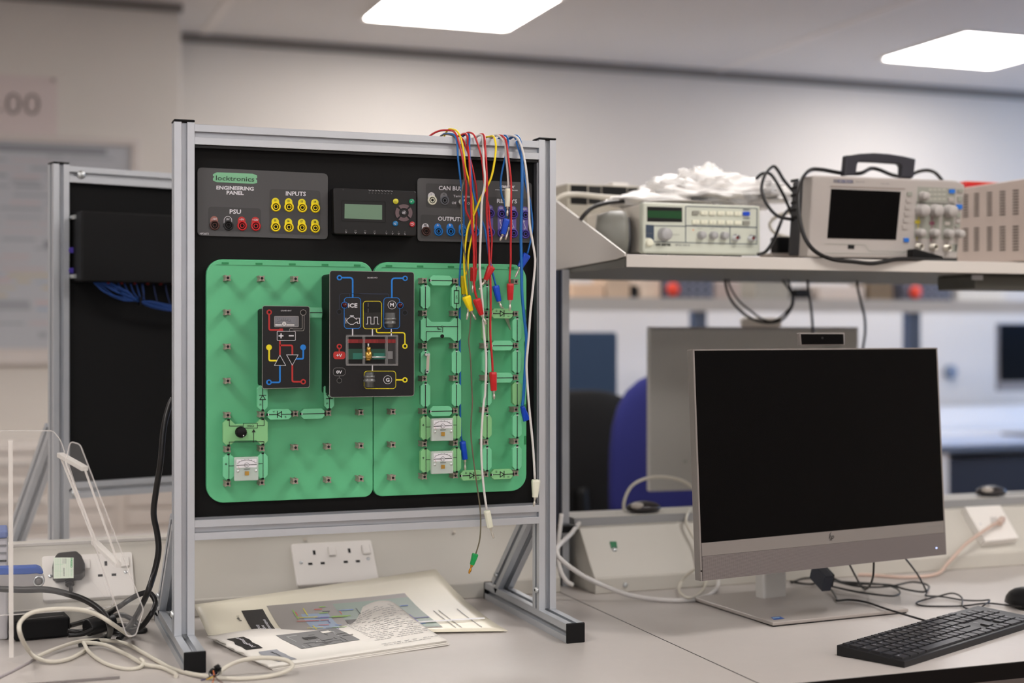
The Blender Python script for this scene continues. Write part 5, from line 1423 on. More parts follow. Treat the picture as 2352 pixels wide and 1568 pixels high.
m.ribbon(PGn, cv(N_, [(828, 500), (1705, 525), (1700, 965), (1372, 960), (828, 945), (435, 935), (435, 738), (828, 745)]), 1.6, NL_)
m.ribbon(PGn, cv(N_, [(828, 505), (828, 945)]), 1.6, NL_); m.ribbon(PGn, cv(N_, [(828, 738), (1700, 760)]), 2.2, NL_); m.ribbon(PGn, cv(N_, [(1372, 755), (1372, 960)]), 1.4, NL_)
m.poly(PGn, cv(N_, [(338, 725), (435, 730), (435, 935), (400, 890), (338, 885)]), NL_)
c = N_(555, 970); m.text(PGn, 'GW INSTEK', c[0], c[1], 5.4, INK, bold=0.05, rot=0.02, width=36)
c = N_(790, 975); m.text(PGn, 'SFG-1013', c[0], c[1], 4.0, PRG, bold=0.02, rot=0.02, width=33)
c = N_(705, 848); m.text(PGn, 'FREQUENCY', c[0], c[1], 2.2, PRG, rot=0.02, width=20)
for x in (945, 1150, 1290): c = N_(x+60 if x < 1000 else x, 772); m.text(PGn, 'ADJUST', c[0], c[1], 1.8, PRG, width=11)
c = N_(382, 832); m.text(PGn, 'POWER', c[0], c[1], 2.0, PRG, width=14)
m.text(PGn, 'DDS Function Generator', N_(1535, 995)[0], N_(1535, 995)[1], 2.4, PRG, width=50)
for x in (1575,): m.poly(PGn, cv(N_, [(x-42, 535), (x+42, 537), (x+42, 547), (x-42, 545)]), NL_, 0.0008); m.poly(PGn, cv(N_, [(x-42, 642), (x+42, 644), (x+42, 654), (x-42, 652)]), NL_, 0.0008)
m.poly(PGn, circ(*N_(922, 790), 1.8, 8), mat('orange_led', (220, 140, 80), 0.4), 0.0006)
m.build('printed_lines', parent=t)
for r_ in range(2):
    for k in range(7):
        x, y = 955+k*103.5, 578+r_*112+k*2
        cc_ = (mat('button_grey', (140, 140, 130), 0.5) if (r_, k) in ((0, 0), (1, 6)) else mat('button_blue', (20, 70, 190), 0.4) if (r_, k) == (0, 6) else CREAM)
        b_ = MB(); b_.prism([PGn.p(*N_(a, b), 0.003) for a, b in rr(x-40, y-24, x+40, y+24, 8, 2)], (0, 0.003, 0), cc_)
        if cc_ is CREAM: b_.text(PGn, '1234567890.'[(r_*5+k) % 11], *N_(x+5, y+2), 3.2, PRG, off=0.0035)
        b_.build('button', parent=t)
def knob(parent, P, u, v, r, h, m, name='knob', dot=None):
    o_ = P.p(u, v); b_ = MB(); b_.lathe(o_, P.N, [(r*1.08, 0), (r, 0.002), (r*0.9, h*0.9), (r*0.8, h), (0, h)], m, n=18)
    return b_.build(name, parent=parent)
KG = mat('knob_grey', (165, 165, 165), 0.45)
knob(t, PGn, *N_(560, 845), 0.0125, 0.016, KG)
for x, y in ((1015, 855), (1160, 858), (1295, 862)): knob(t, PGn, *N_(x, y), 0.0075, 0.012, KG)
knob(t, PGn, *N_(380, 945), 0.0075, 0.006, CREAM, 'power_button')
for x, y in ((1435, 888), (1630, 895)):
    o_ = PGn.p(*N_(x, y)); b_ = MB(); b_.lathe(o_, (0, -1, 0), [(0.0075, 0), (0.0075, 0.002), (0.0055, 0.002), (0.0055, 0.012), (0.0045, 0.012), (0.0045, 0.004)], STEEL, n=16); b_.cyl(o_+V((0, -0.003, 0)), o_+V((0, -0.009, 0)), 0.0022, mat('bnc_red', (150, 60, 60), 0.5), n=10)
    b_.build('bnc_socket', parent=t)

# ================================================================ oscilloscope
z0s = ZS+0.006
P0 = onY(1857, 590, 2.30)
PO_ = PX(P0, V((0, -1, -0.12)))
O_ = zc(1820, 340, 5.6)
out = rq(cv(O_, [(262, 345), (2120, 415), (2225, 470), (2125, 1425), (200, 1400)]), 6)
fr3 = [PO_.p(x, y) for x, y in out]
t = thing('oscilloscope', (sum(q.x for q in fr3)/len(fr3), 2.37, ZS), 'grey digital oscilloscope with black carrying handle on the shelf', 'instrument')
SC = mat('scope_grey', (172, 166, 161), 0.45); SCD = mat('scope_zone', (148, 150, 140), 0.5)
MB().prism(fr3, (0, 0.035, 0), SC).build('front_shell', parent=t, bevel=0.004)
cz = sum(q.z for q in fr3)/len(fr3); cx_ = sum(q.x for q in fr3)/len(fr3)
MB().prism([V((cx_+(q.x-cx_)*0.975, q.y+0.035, cz+(q.z-cz)*0.93)) for q in fr3], (0, 0.045, 0), mat('scope_rear', (52, 52, 56), 0.5)).build('rear_shell', parent=t, bevel=0.003)
MB().box((cx_-0.15, 2.345, ZS+0.0004), (cx_+0.15, 2.36, ZS+0.012), BLK).build('rear_foot', parent=t)
MB().box((cx_-0.15, 2.306, ZS+0.0004), (cx_+0.14, 2.33, ZS+0.012), BLK).build('front_foot', parent=t)
m = MB(); m.slab(PO_, cv(O_, [(500, 525), (1395, 560), (1335, 1180), (450, 1158)]), SCREEN, 0, 0.0008); m.build('screen', parent=t)
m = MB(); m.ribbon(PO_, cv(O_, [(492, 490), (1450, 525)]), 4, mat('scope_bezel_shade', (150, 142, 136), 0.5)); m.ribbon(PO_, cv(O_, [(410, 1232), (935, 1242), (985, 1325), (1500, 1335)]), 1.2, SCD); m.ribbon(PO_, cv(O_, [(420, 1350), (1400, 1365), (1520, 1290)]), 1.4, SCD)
m.poly(PO_, cv(O_, [(1610, 495), (2110, 520), (2085, 700), (1600, 700)]), SCD); m.poly(PO_, cv(O_, [(1590, 715), (1905, 720), (1880, 1170), (1560, 1160)]), SCD); m.poly(PO_, cv(O_, [(1935, 720), (2090, 722), (2065, 1180), (1910, 1172)]), SCD)
m.ribbon(PO_, cv(O_, [(1595, 700), (2090, 722)]), 2.4, mat('scope_dark_line', (88, 88, 84), 0.5), off=0.0009)
m.ribbon(PO_, cv(O_, [(1610, 745), (1590, 800), (1625, 870), (1625, 930), (1610, 1080), (1600, 1190)]), 2.0, mat('scope_yellow', (195, 180, 50), 0.5), off=0.0010); m.ribbon(PO_, cv(O_, [(1790, 745), (1775, 800), (1800, 900), (1790, 1080), (1780, 1200)]), 1.8, mat('scope_magenta', (150, 90, 110), 0.5), off=0.0010)
m.poly(PO_, cv(O_, [(528, 402), (785, 410), (785, 455), (528, 445)]), mat('maker_badge', (120, 118, 122), 0.5)); m.poly(PO_, cv(O_, [(590, 408), (762, 414), (762, 448), (590, 442)]), mat('maker_blue', (70, 78, 120), 0.5), 0.0006)
m.text(PO_, 'ISO-TECH', *O_(676, 428), 4.6, SC, off=0.0009, bold=0.03, width=27, rot=0.04); m.text(PO_, 'IDS 8102', *O_(875, 432), 3.4, PRG, width=20, rot=0.04); m.text(PO_, 'COLOUR', *O_(1190, 458), 3.4, PRG, width=20, rot=0.04)
for k in range(3):
    for j in range(4): m.poly(PO_, cv(O_, [(1755+j*58, 520+k*60), (1800+j*58, 522+k*60), (1798+j*58, 548+k*60), (1753+j*58, 546+k*60)]), mat('scope_key_light', (172, 170, 160), 0.5), 0.0008)
m.build('printed_zones', parent=t)
for k in range(6):
    x, y = 1512-k*12, 585+k*85+(0 if k else 0)
    b_ = MB(); b_.prism([PO_.p(*O_(a, b), 0.002) for a, b in rr(x-32, y-22, x+32, y+30, 8, 2)], -PO_.N*0.0025, SC if k else SCD); b_.build('soft_key', parent=t)
SB = mat('scope_blue', (40, 110, 200), 0.4)
for x, y, w_, h_, c_ in ((2057, 555, 36, 26, SB), (2150, 755, 38, 30, SB), (1470, 1182, 32, 26, SB), (2165, 548, 34, 22, SCD), (2160, 655, 30, 34, SCD), (2045, 660, 34, 26, SC), (2140, 860, 30, 30, SCD), (2135, 935, 26, 24, SC), (2130, 1000, 30, 22, SCD), (1998, 968, 30, 22, mat('scope_white_key', (225, 222, 215), 0.4)), (1615, 950, 30, 22, mat('scope_yellow', (195, 180, 50), 0.5)), (1800, 965, 28, 20, mat('scope_magenta', (150, 90, 110), 0.5))):
    b_ = MB(); b_.prism([PO_.p(*O_(a, b), 0.0025) for a, b in rr(x-w_, y-h_, x+w_, y+h_, 8, 2)], -PO_.N*0.003, c_); b_.build('key', parent=t)
for x, y, r_, h_ in ((1670, 615, 0.0085, 0.016), (1650, 800, 0.0125, 0.018), (1825, 802, 0.0125, 0.018), (2005, 808, 0.0125, 0.018), (1625, 1085, 0.0085, 0.016), (1805, 1090, 0.0085, 0.016), (1985, 1095, 0.0085, 0.016), (2125, 1100, 0.0085, 0.016)):
    knob(t, PO_, *O_(x, y), r_, h_, mat('scope_knob', (172, 168, 164), 0.45))
for x, y in ((1615, 1265), (1800, 1270), (1975, 1280)):
    o_ = PO_.p(*O_(x, y)); b_ = MB(); b_.lathe(o_, PO_.N, [(0.008, 0), (0.008, 0.002), (0.006, 0.002), (0.006, 0.012), (0.0048, 0.012), (0.0048, 0.003)], CHROME, n=16); b_.disc(o_+PO_.N*0.006, PO_.N, 0.002, CREAM, n=8); b_.build('bnc_socket', parent=t)
b_ = MB(); b_.poly(PO_, cv(O_, [(715, 1242), (800, 1245), (795, 1300), (712, 1295)]), HOLE); b_.build('usb_port', parent=t)
b_ = MB(); b_.poly(PO_, cv(O_, [(2055, 1230), (2130, 1235), (2115, 1335), (2045, 1330)]), SCD, 0.0006); b_.poly(PO_, cv(O_, [(2095, 1240), (2120, 1242), (2110, 1325), (2088, 1322)]), mat('scope_dark_line', (88, 88, 84), 0.5), 0.0009); b_.build('probe_terminal', parent=t)
b_ = MB()
for k in range(6): 
    z_ = cz+0.055-k*0.014; x_ = min(q.x for q in fr3)-0.0005
    b_.box((x_+0.0035, 2.34, z_), (x_+0.006, 2.365, z_+0.005), HOLE)
b_.build('side_vents', parent=t)
# carrying handle
PHd = PY(2.335)
ho = cv(O_, [(675, 355), (700, 90), (740, 92), (870, 70), (1060, 62), (1250, 75), (1420, 100), (1590, 140), (1560, 385), (1410, 375), (1415, 245), (1400, 215), (1370, 200), (1120, 183), (890, 173), (855, 180), (838, 210), (820, 340)])
MB().prism([PHd.p(x, y) for x, y in ho], (0, 0.016, 0), mat('handle_black', (40, 40, 48), 0.45)).build('handle', parent=t, bevel=0.002)

# ================================================================ vented beige power supply on the right of the shelf
XV = 1.887
t = thing('bench_power_supply', (1.98, 2.50, ZS), 'beige vented instrument case at the right picture edge on the shelf', 'instrument')
zt2 = onX(2352, 410, XV).z
MB().box((XV, 2.262, ZS+0.005), (XV+0.24, 2.70, zt2), mat('beige_case', (182, 168, 159), 0.5)).build('case', parent=t, bevel=0.002)
MB().box((XV+0.02, 2.30, ZS+0.0003), (XV+0.2, 2.68, ZS+0.0055), BLK).build('feet', parent=t)
PV = PX((XV, 0, 0), (-1, 0, 0))
VM = mat('vent_dark', (70, 62, 58), 0.6)
Q_ = zc(1780, 320, 4.112)
for cx2, tp, bt in ((2272, 475, 815), (2148, 487, 820), (2025, 497, 825), (1903, 508, 832), (1800, 520, 838)):
    for y0v, off in ((tp, 0), (bt, 0)):
        for k in range(9):
            yy = y0v+k*27.5*(1-(2272-cx2)*0.00018)
            b_ = MB(); w_ = 27 if cx2 > 2100 else 24; b_.slab(PV, cv(Q_, [(cx2-w_, yy+3), (cx2+w_, yy-1), (cx2+w_, yy+13), (cx2-w_, yy+16)]), VM, -0.0002, 0.0004)
            b_.build('vent_slot', parent=t)
# red case on top
t = thing('red_case', (2.03, 2.80, zt2), 'flat red plastic case lying on top of the beige vented instrument', 'case')
za = onX(2300, 408, XV+0.1).z
MB().box((1.90, 2.46, zt2+0.0005), (2.26, 2.695, zt2+0.012), RED).build('case_bottom', parent=t, bevel=0.003)
MB().box((1.905, 2.465, zt2+0.0125), (2.25, 2.69, zt2+0.016), mat('orange_red', (220, 80, 50), 0.4)).build('case_lid', parent=t, bevel=0.002)

# ================================================================ crumpled clear bag, papers and things behind the generator
def crumple(d, seed=0):
    from mathutils import noise
    return 1 + 0.45*noise.noise(V((d.x*2.3+seed, d.y*2.3, d.z*2.3))) + 0.28*noise.noise(V((d.x*6+seed, d.y*6, d.z*6))) + 0.12*noise.noise(V((d.x*14, d.y*14+seed, d.z*14)))
BAG = mat('plastic_bag', (252, 250, 247), 0.35, spec=0.8)
c = onY(1640, 448, 2.52)
m = MB(); m.blob((c.x, c.y+0.01, zt_+0.030), (0.150, 0.10, 0.040), BAG, nu=64, nv=40, fn=lambda d: crumple(d, 3)*(1 if d.z > -0.3 else 0.8))
m.blob((c.x-0.02, c.y, zt_+0.052), (0.055, 0.05, 0.036), BAG, nu=40, nv=26, fn=lambda d: crumple(d, 8))
m.v = [V((q.x, q.y, max(q.z, zt_+0.001))) for q in m.v]
m.build('plastic_bag', label='crumpled translucent white plastic bag on top of the function generator', cat='bag')
c2 = onY(1480, 452, 2.50)
m = MB(); m.blob((c2.x+0.02, c2.y+0.02, zt_+0.014), (0.085, 0.08, 0.016), BAG, nu=48, nv=24, fn=lambda d: 1+0.3*(crumple(d, 1)-1))
m.v = [V((q.x, q.y, max(q.z, zt_+0.0008))) for q in m.v]
m.build('white_pouch', label='flat white padded pouch on the left end of the function generator', cat='pouch')
a = onY(1540, 459, 2.42)
m = MB(); m.lathe((a.x+0.03, 2.47, zt_+0.0006), (0, 0, 1), [(0.0, 0), (0.06, 0), (0.075, 0.006), (0.073, 0.007), (0.0, 0.0025)], mat('dish_grey', (150, 146, 138), 0.5), n=28)
m.build('grey_dish', label='shallow grey dish under the crumpled bag on the generator top', cat='dish')
# dark-fronted instrument behind on the shelf
Pb = PY(2.70)
a = Pb.p(1302, 421); b = Pb.p(1569, 432)
t = thing('rack_instrument', ((a.x+b.x)/2, 2.76, ZS), 'beige instrument with black front windows behind the shelf end plate', 'instrument')
MB().box((max(a.x, 1.032), 2.70, ZS+0.0008), (b.x, 2.845, a.z), mat('beige_case2', (178, 172, 158), 0.5)).build('case', parent=t, bevel=0.002)
m = MB(); m.slab(Pb, [(1311, 425), (1349, 426), (1349, 470), (1311, 468)], HOLE, 0, 0.001); m.slab(Pb, [(1383, 427), (1440, 430), (1440, 470), (1383, 468)], HOLE, 0, 0.001); m.slab(Pb, [(1352, 427), (1381, 428), (1381, 470), (1352, 468)], BLKS, 0, 0.001)
m.slab(Pb, [(1442, 431), (1564, 434), (1564, 470), (1442, 470)], BLKS, 0, 0.001); m.build('front_window', parent=t)
MB().box((onY(1410, 415, 2.76).x-0.012, 2.74, a.z+0.0004), (onY(1435, 415, 2.76).x, 2.78, a.z+0.010), WHITE).build('top_latch', parent=t, bevel=0.002)
# grey round device at the left end of the generator
t = thing('round_lamp_head', tuple(onY(1400, 560, 2.46)), 'grey round lamp head lying between the shelf end plate and the generator', 'lamp')
LG = mat('lamp_grey', (120, 120, 113), 0.5)
cc = V((xa-0.014, 2.44, ZS+0.048))
m = MB(); m.lathe(cc, (-1, 0.35, 0), [(0.030, -0.008), (0.044, -0.003), (0.047, 0.006), (0.046, 0.026), (0.038, 0.05), (0.0, 0.055)], LG, n=28); m.build('shade', parent=t)
m = MB(); m.lathe(cc, (1, -0.35, 0), [(0.034, 0.004), (0.034, 0.010), (0.0, 0.011)], mat('lamp_dark_ring', (70, 70, 74), 0.5), n=24); m.build('inner_ring', parent=t)
m = MB(); m.bar(cc+V((-0.055, 0.02, -0.0465)), cc+V((0.0, 0.0, -0.0465)), 0.05, 0.003, LG); m.build('base', parent=t)

# ---- cables on and around the shelf
SHC = 'black cables on the instrument shelf'
cable('black_cable', 'black cable arching over the grey lamp head behind the end plate', [onY(1333, 505, 2.44), onY(1345, 490, 2.44), onY(1362, 476, 2.45), onY(1390, 467, 2.46), onY(1425, 463, 2.48), onY(1440, 462, 2.50)], 0.0040, CABLEB, 'cable')
cable('white_tube_cable', 'pale thick cable lying along the back of the shelf behind the end plate', [onY(1262, 470, 2.62), onY(1282, 455, 2.62), onY(1300, 448, 2.62), onY(1330, 447, 2.62), onY(1380, 452, 2.60), onY(1440, 456, 2.58), onY(1480, 459, 2.56)], 0.0055, CABLEW, 'cable')
def sc(name, lab, pts, r=0.0032, m_=CABLEB): return cable(name, lab, [onY(u, v, y) for u, v, y in pts], r, m_, 'cable', SHC if m_ is CABLEB else None)
sc('black_cable', 'black cable rising right of the plastic bag and arching down towards the oscilloscope', [(1708, 468, 2.50), (1722, 440, 2.47), (1738, 410, 2.45), (1755, 397, 2.44), (1772, 402, 2.43), (1790, 430, 2.42), (1806, 462, 2.42), (1822, 500, 2.42), (1838, 530, 2.42), (1850, 548, 2.44)])
sc('black_cable', 'black cable loop with the highest peak between generator and oscilloscope', [(1846, 505, 2.36), (1815, 503, 2.36), (1785, 495, 2.37), (1762, 470, 2.38), (1750, 440, 2.39), (1752, 415, 2.40), (1763, 392, 2.41), (1776, 382, 2.42), (1786, 390, 2.42), (1800, 413, 2.42), (1818, 435, 2.42), (1838, 458, 2.43)])
sc('black_cable', 'black cable running down to the shelf edge beside the function generator', [(1852, 465, 2.46), (1825, 472, 2.44), (1803, 490, 2.42), (1790, 520, 2.39), (1775, 555, 2.37), (1758, 578, 2.35), (1740, 584, 2.35)])
sc('black_cable', 'thick black cable wrapping the oscilloscope and sagging over the shelf lip', [(2085, 408, 2.42), (2050, 402, 2.40), (2020, 390, 2.39), (2000, 387, 2.385), (1975, 398, 2.36), (1930, 397, 2.355), (1890, 390, 2.345), (1862, 390, 2.33), (1843, 408, 2.30), (1834, 445, 2.275), (1835, 490, 2.262), (1846, 540, 2.25), (1870, 575, 2.243), (1910, 595, 2.24), (1960, 601, 2.24), (2000, 605, 2.24), (2030, 601, 2.24), (2060, 595, 2.243), (2110, 595, 2.25), (2160, 597, 2.262), (2195, 597, 2.275)], 0.0040)
sc('black_cable', 'black cable arching behind the right end of the oscilloscope handle', [(2085, 412, 2.42), (2100, 398, 2.42), (2125, 391, 2.42), (2145, 395, 2.42), (2160, 409, 2.42), (2170, 425, 2.43)], 0.0036)
sc('grey_cable', 'grey cable curving low behind the black ones beside the oscilloscope', [(1850, 492, 2.52), (1815, 488, 2.52), (1785, 497, 2.52), (1768, 515, 2.52), (1780, 535, 2.52), (1810, 545, 2.52), (1845, 552, 2.52)], 0.0036, CABLEW)
t = thing('black_wedge', tuple(onY(2130, 592, 2.27)), 'small black wedge in front of the oscilloscope sockets on the shelf', 'wedge')
Pw = PY(2.262)
MB().prism([Pw.p(x, y) for x, y in ((2097, 572), (2104, 571), (2165, 588), (2170, 596), (2097, 592))], (0, 0.02, 0), BLK).build('body', parent=t, bevel=0.002)
t = thing('white_adapter', tuple(onY(1815, 575, 2.42)), 'pale adapter block with black plug lying between generator and oscilloscope', 'adapter')
a = onY(1772, 565, 2.45); b = onY(1845, 590, 2.45)
MB().box((a.x, 2.45, ZS+0.0005), (b.x, 2.50, ZS+0.022), mat('adapter_white', (205, 195, 185), 0.5)).build('body', parent=t, bevel=0.004)
MB().box((a.x+0.02, 2.46, ZS+0.0225), (b.x-0.01, 2.49, ZS+0.055), BLK).build('plug', parent=t, bevel=0.003)
# hanging cables below the shelf
HG = 'black cables hanging below the shelf'
def hc(lab, pts, r=0.0030): return cable('hanging_cable', lab, [onY(u, v, 2.70) for u, v in pts], r, CABLEB, 'cable', HG)
hc('black cable hanging in the larger loop above the computer seen from its back', [(1665, 628), (1668, 660), (1680, 690), (1705, 718), (1735, 735), (1765, 741), (1795, 735), (1815, 712), (1822, 690), (1815, 668), (1795, 640), (1785, 625)])
hc('black cable hanging in the inner loop above the computer seen from its back', [(1672, 628), (1676, 655), (1695, 688), (1722, 712), (1750, 732), (1775, 738), (1800, 722), (1818, 700), (1818, 672), (1810, 640), (1805, 625)], 0.0022)
hc('straight black cable hanging from the shelf down behind the pop-up camera', [(1852, 625), (1857, 665), (1862, 700), (1866, 740), (1868, 780)])
hc('wavy black cable hanging right of the pop-up camera down behind the large computer', [(1967, 625), (1970, 660), (1978, 695), (1986, 730), (1987, 765), (1982, 800), (1978, 840)])

# ================================================================ computer seen from the back on the far bench
a = V((1.367, 2.854, 0)); rz2 = math.radians(-5)
t = thing('desktop_computer', (a.x+0.24, a.y+0.12, ZD), 'grey all-in-one computer seen from its back behind the large one', 'computer', rz=rz2)
ux = V((math.cos(rz2), math.sin(rz2), 0)); uy = V((-ux.y, ux.x, 0))
WZ = H+0.009; ZZ = H-0.353; W2 = 0.515
def b2(x, y, z): return V((a.x, a.y, 0))+ux*x+uy*y+V((0, 0, z))
def box2(x0, y0, z0, x1, y1, z1, m): return MB().add([b2(*q) for q in [(x0,y0,z0),(x1,y0,z0),(x1,y1,z0),(x0,y1,z0),(x0,y0,z1),(x1,y0,z1),(x1,y1,z1),(x0,y1,z1)]], [(0,3,2,1),(4,5,6,7),(0,1,5,4),(1,2,6,5),(2,3,7,6),(3,0,4,7)], m)
SB2 = mat('computer_back_grey', (172, 170, 164), 0.45)
box2(0, 0.012, ZZ, W2, 0.03, WZ, SB2).build('rear_shell', parent=t, bevel=0.003)
box2(0.001, 0.012, WZ+0.0002, W2-0.001, 0.031, WZ+0.004, SILVER).build('top_edge', parent=t)
box2(0.002, 0.0301, ZZ+0.002, W2-0.002, 0.034, WZ-0.002, SCREEN).build('screen', parent=t)
box2(0.19, -0.03, ZD+0.008, 0.25, -0.005, H-0.12, SILVER).build('stand_column', parent=t, bevel=0.003)
box2(0.19, -0.03, H-0.16, 0.25, 0.012, H-0.10, SILVER).build('stand_hinge', parent=t)
box2(0.08, -0.05, ZD+0.0005, 0.36, 0.18, ZD+0.008, SILVER).build('base', parent=t)
wc = onY(1755, 752, 2.93)
box2(0.222, 0.010, WZ+0.004, 0.322, 0.026, WZ+0.026, mat('camera_back_white', (215, 208, 198), 0.4)).build('pop_up_camera', parent=t, bevel=0.006)
for k in range(4): box2(0.425, 0.0112, WZ-0.018-k*0.009, 0.47, 0.0121, WZ-0.014-k*0.009, SCD).build('vent_slot', parent=t)
MB().disc(b2(0.085, 0.0115, ZZ+0.065), -uy, 0.004, SCD, n=12).build('lock_slot', parent=t)

# mice on the trunking
for u, v, lab in ((2276, 1137, 'black mouse lying on the trunking at the right above the data plate'), (1478, 1172, 'grey and black mouse lying on the trunking in front of the blue chair')):
    q = onZ(u, v+5, ZD+0.128); q.y = max(q.y, 2.535); q = onY(u, v+5, q.y); q.z = ZD+0.128
    t = thing('computer_mouse', tuple(q), lab, 'mouse')
    MB().blob(q+V((0, 0, 0.008)), (0.036, 0.028, 0.014), mat('mouse_dark', (46, 42, 42), 0.4), fn=lambda d: 1.0 if d.z > -0.3 else 0.3/max(0.3, -d.z)).build('shell', parent=t)
    MB().blob(q+V((-0.018, -0.012, 0.014)), (0.014, 0.012, 0.007), mat('mouse_silver', (180, 172, 162), 0.3)).build('button_trim', parent=t)
cable('mouse_cable', 'dark cable of the mouse running right along the trunking top', [onY(2300, 1137, 2.55), onY(2325, 1134, 2.55), onY(2370, 1132, 2.55)], 0.002, CABLEB, 'cable')
# ================================================================ second aluminium frame on the bench behind, seen from its back
rz = math.radians(17)
cr = V((0.1315, 2.773, 0)) - V((math.cos(rz), math.sin(rz), 0))*0.03
fr2 = frame_thing((cr.x, cr.y, ZD), rz, 'second silver aluminium frame behind on the left, black panel seen from its back', flip=-1)
M2 = W2L[fr2.name].inverted()
def L2(x, y, z): return M2 @ V((x, y, z))
def lbox(a, b, m, name, bevel=0.0, **k): return MB().box(a, b, m).build(name, parent=fr2, bevel=bevel, local=True, **k)
lbox((0.024, 0.014, 0.195), (0.586, 0.018, 0.767), BLKP, 'black_panel')
lbox((0.036, -0.048, 0.575), (0.50, 0.0138, 0.705), BLK, 'cable_box', 0.003)
for x, z in ((0.034, 0.695), (0.034, 0.585)):
    m = MB(); m.cyl((x, -0.02, z), (x, 0.012, z), 0.004, STEEL, n=10); m.build('spacer', parent=fr2, local=True)
for z in (0.634, 0.596):
    m = MB(); m.cyl((0.034, -0.005, z), (0.034, 0.012, z), 0.0055, VIO, n=10); m.build('socket_back', parent=fr2, local=True)
for x, z in ((0.052, 0.776), (0.04, 0.181)):
    m = MB(); m.lathe((x, -0.0005, z), (0, -1, 0), [(0.008, 0), (0.0075, 0.003), (0.004, 0.005), (0, 0.0052)], STEEL, n=14); m.build('bolt', parent=fr2, local=True)
WB2 = mat('loom_blue', (8, 55, 120), 0.5)
m = MB()
rnd = random.Random(9)
for k in range(9):
    o_ = rnd.uniform(-0.006, 0.006); o2 = rnd.uniform(-0.005, 0.005)
    m.tube([(0.065+k*0.004, -0.03, 0.574), (0.085+k*0.006, -0.032+o2, 0.556+o_*0.4), (0.115+k*0.003, -0.034+o2, 0.547+o_), (0.150, -0.034, 0.540), (0.175, -0.034+o2, 0.535+o_), (0.22, -0.034, 0.528+o_), (0.27, -0.034+o2, 0.530+o_), (0.34, -0.034, 0.545+o_), (0.45, -0.034, 0.55+o_)], 0.0014, WB2, n=6, sub=4)
for k in range(6):
    m.tube([(0.10+k*0.012, -0.03, 0.574), (0.112+k*0.010, -0.032, 0.556), (0.14+k*0.004, -0.034, 0.543)], 0.0012, WB2, n=6, sub=3)
for k in range(6):
    m.tube([(0.158+k*0.024, -0.03, 0.574), (0.160+k*0.024, -0.034, 0.555), (0.165+k*0.025, -0.034, 0.533)], 0.0010, mat('loom_dark_blue', (14, 36, 80), 0.5), n=6, sub=3)
m.build('wire_loom', parent=fr2, local=True, kind='stuff')
for k in range(7):
    x = 0.09+k*0.026; lbox((x, -0.032, 0.5715), (x+0.005, -0.028, 0.5752), mat('dark_red_terminal', (110, 16, 20), 0.5), 'terminal')
lbox((0.1515, -0.040, 0.532), (0.1545, -0.028, 0.548), BLK, 'cable_tie')
m = MB()
for k, c_ in enumerate((mat('loom_dark_grey', (60, 60, 60), 0.5), mat('loom_dark_grey', (60, 60, 60), 0.5), mat('loom_light_grey', (165, 165, 165), 0.4))):
    x = 0.232+k*0.014; m.tube([(x, -0.03, 0.704), (x+0.005, -0.034, 0.714), (x+0.018, -0.036, 0.724), (x+0.045, -0.036, 0.727)], 0.0022, c_, n=6, sub=4)
m.build('grey_wires', parent=fr2, local=True, kind='stuff')

# ================================================================ pier wall: notice board, number sheet, drawer cabinet
Yp = 5.49
PB_ = PY(Yp)
def wallrect(u0, v0, u1, v1, y0): a = onY(u0, v0, y0); b = onY(u1, v1, y0); return a, b
zt3 = onY(300, 318, Yp-0.02).z; zb3 = onY(60, 838, Yp-0.02).z; xr3 = onY(321, 330, Yp-0.02).x
t = thing('notice_board', (xr3-0.5, Yp-0.01, zb3), 'white framed board with a pale grey chart on the wall behind the left frame', 'notice board')
FRW = mat('board_frame_white', (200, 192, 186), 0.5)
x0n = xr3-1.1
MB().box((x0n, Yp-0.012, zb3), (xr3, Yp-0.0005, zt3), FRW).build('backing', parent=t)
for a, b in (((x0n, Yp-0.022, zt3-0.028), (xr3, Yp-0.0125, zt3)), ((x0n, Yp-0.026, zb3), (xr3, Yp-0.0125, zb3+0.032)), ((xr3-0.030, Yp-0.022, zb3+0.032), (xr3, Yp-0.0125, zt3-0.028))):
    MB().box(a, b, FRW).build('frame_bar', parent=t, bevel=0.003)
MB().box((x0n, Yp-0.0135, zb3+0.06), (xr3-0.034, Yp-0.0125, zt3-0.030), mat('chart_grey', (176, 178, 182), 0.55)).build('chart', parent=t)
rnd = random.Random(12)
m = MB()
pal = [mat('chart_text', (142, 145, 149), 0.6), mat('chart_text2', (152, 154, 158), 0.6), mat('chart_blue', (150, 166, 184), 0.6), mat('chart_pink', (184, 170, 170), 0.6), mat('chart_ochre', (184, 172, 142), 0.6), mat('chart_dark', (132, 134, 138), 0.6)]
z = zt3-0.075
m.box((x0n+0.3, Yp-0.0142, zt3-0.065), (xr3-0.12, Yp-0.0136, zt3-0.042), pal[5])
while z > zb3+0.09:
    x = x0n+0.4+rnd.uniform(0, 0.06)
    low = (zt3-z) > 0.48
    while x < xr3-0.08:
        w_ = rnd.uniform(0.03, 0.16)
        c_ = rnd.choice(pal[:2]+([pal[2], pal[3], pal[4]] if low else [pal[3]]))
        if rnd.random() < 0.72: m.box((x, Yp-0.0142, z-0.006), (min(x+w_, xr3-0.05), Yp-0.0136, z+rnd.choice((0.0, 0.004, 0.012 if low else 0.0))), c_)
        x += w_+0.02
    z -= rnd.choice((0.018, 0.022, 0.03))
for x_, z_, s_ in ((xr3-0.20, zt3-0.30, 0.10), (xr3-0.22, zt3-0.40, 0.12), (xr3-0.20, zt3-0.50, 0.09)): m.box((x_-s_, Yp-0.0145, z_-0.012), (x_, Yp-0.0137, z_+0.012), pal[5])
m.build('chart_print', parent=t, kind='stuff')
a = onY(131, 178, Yp-0.002); b = onY(131, 312, Yp-0.002)
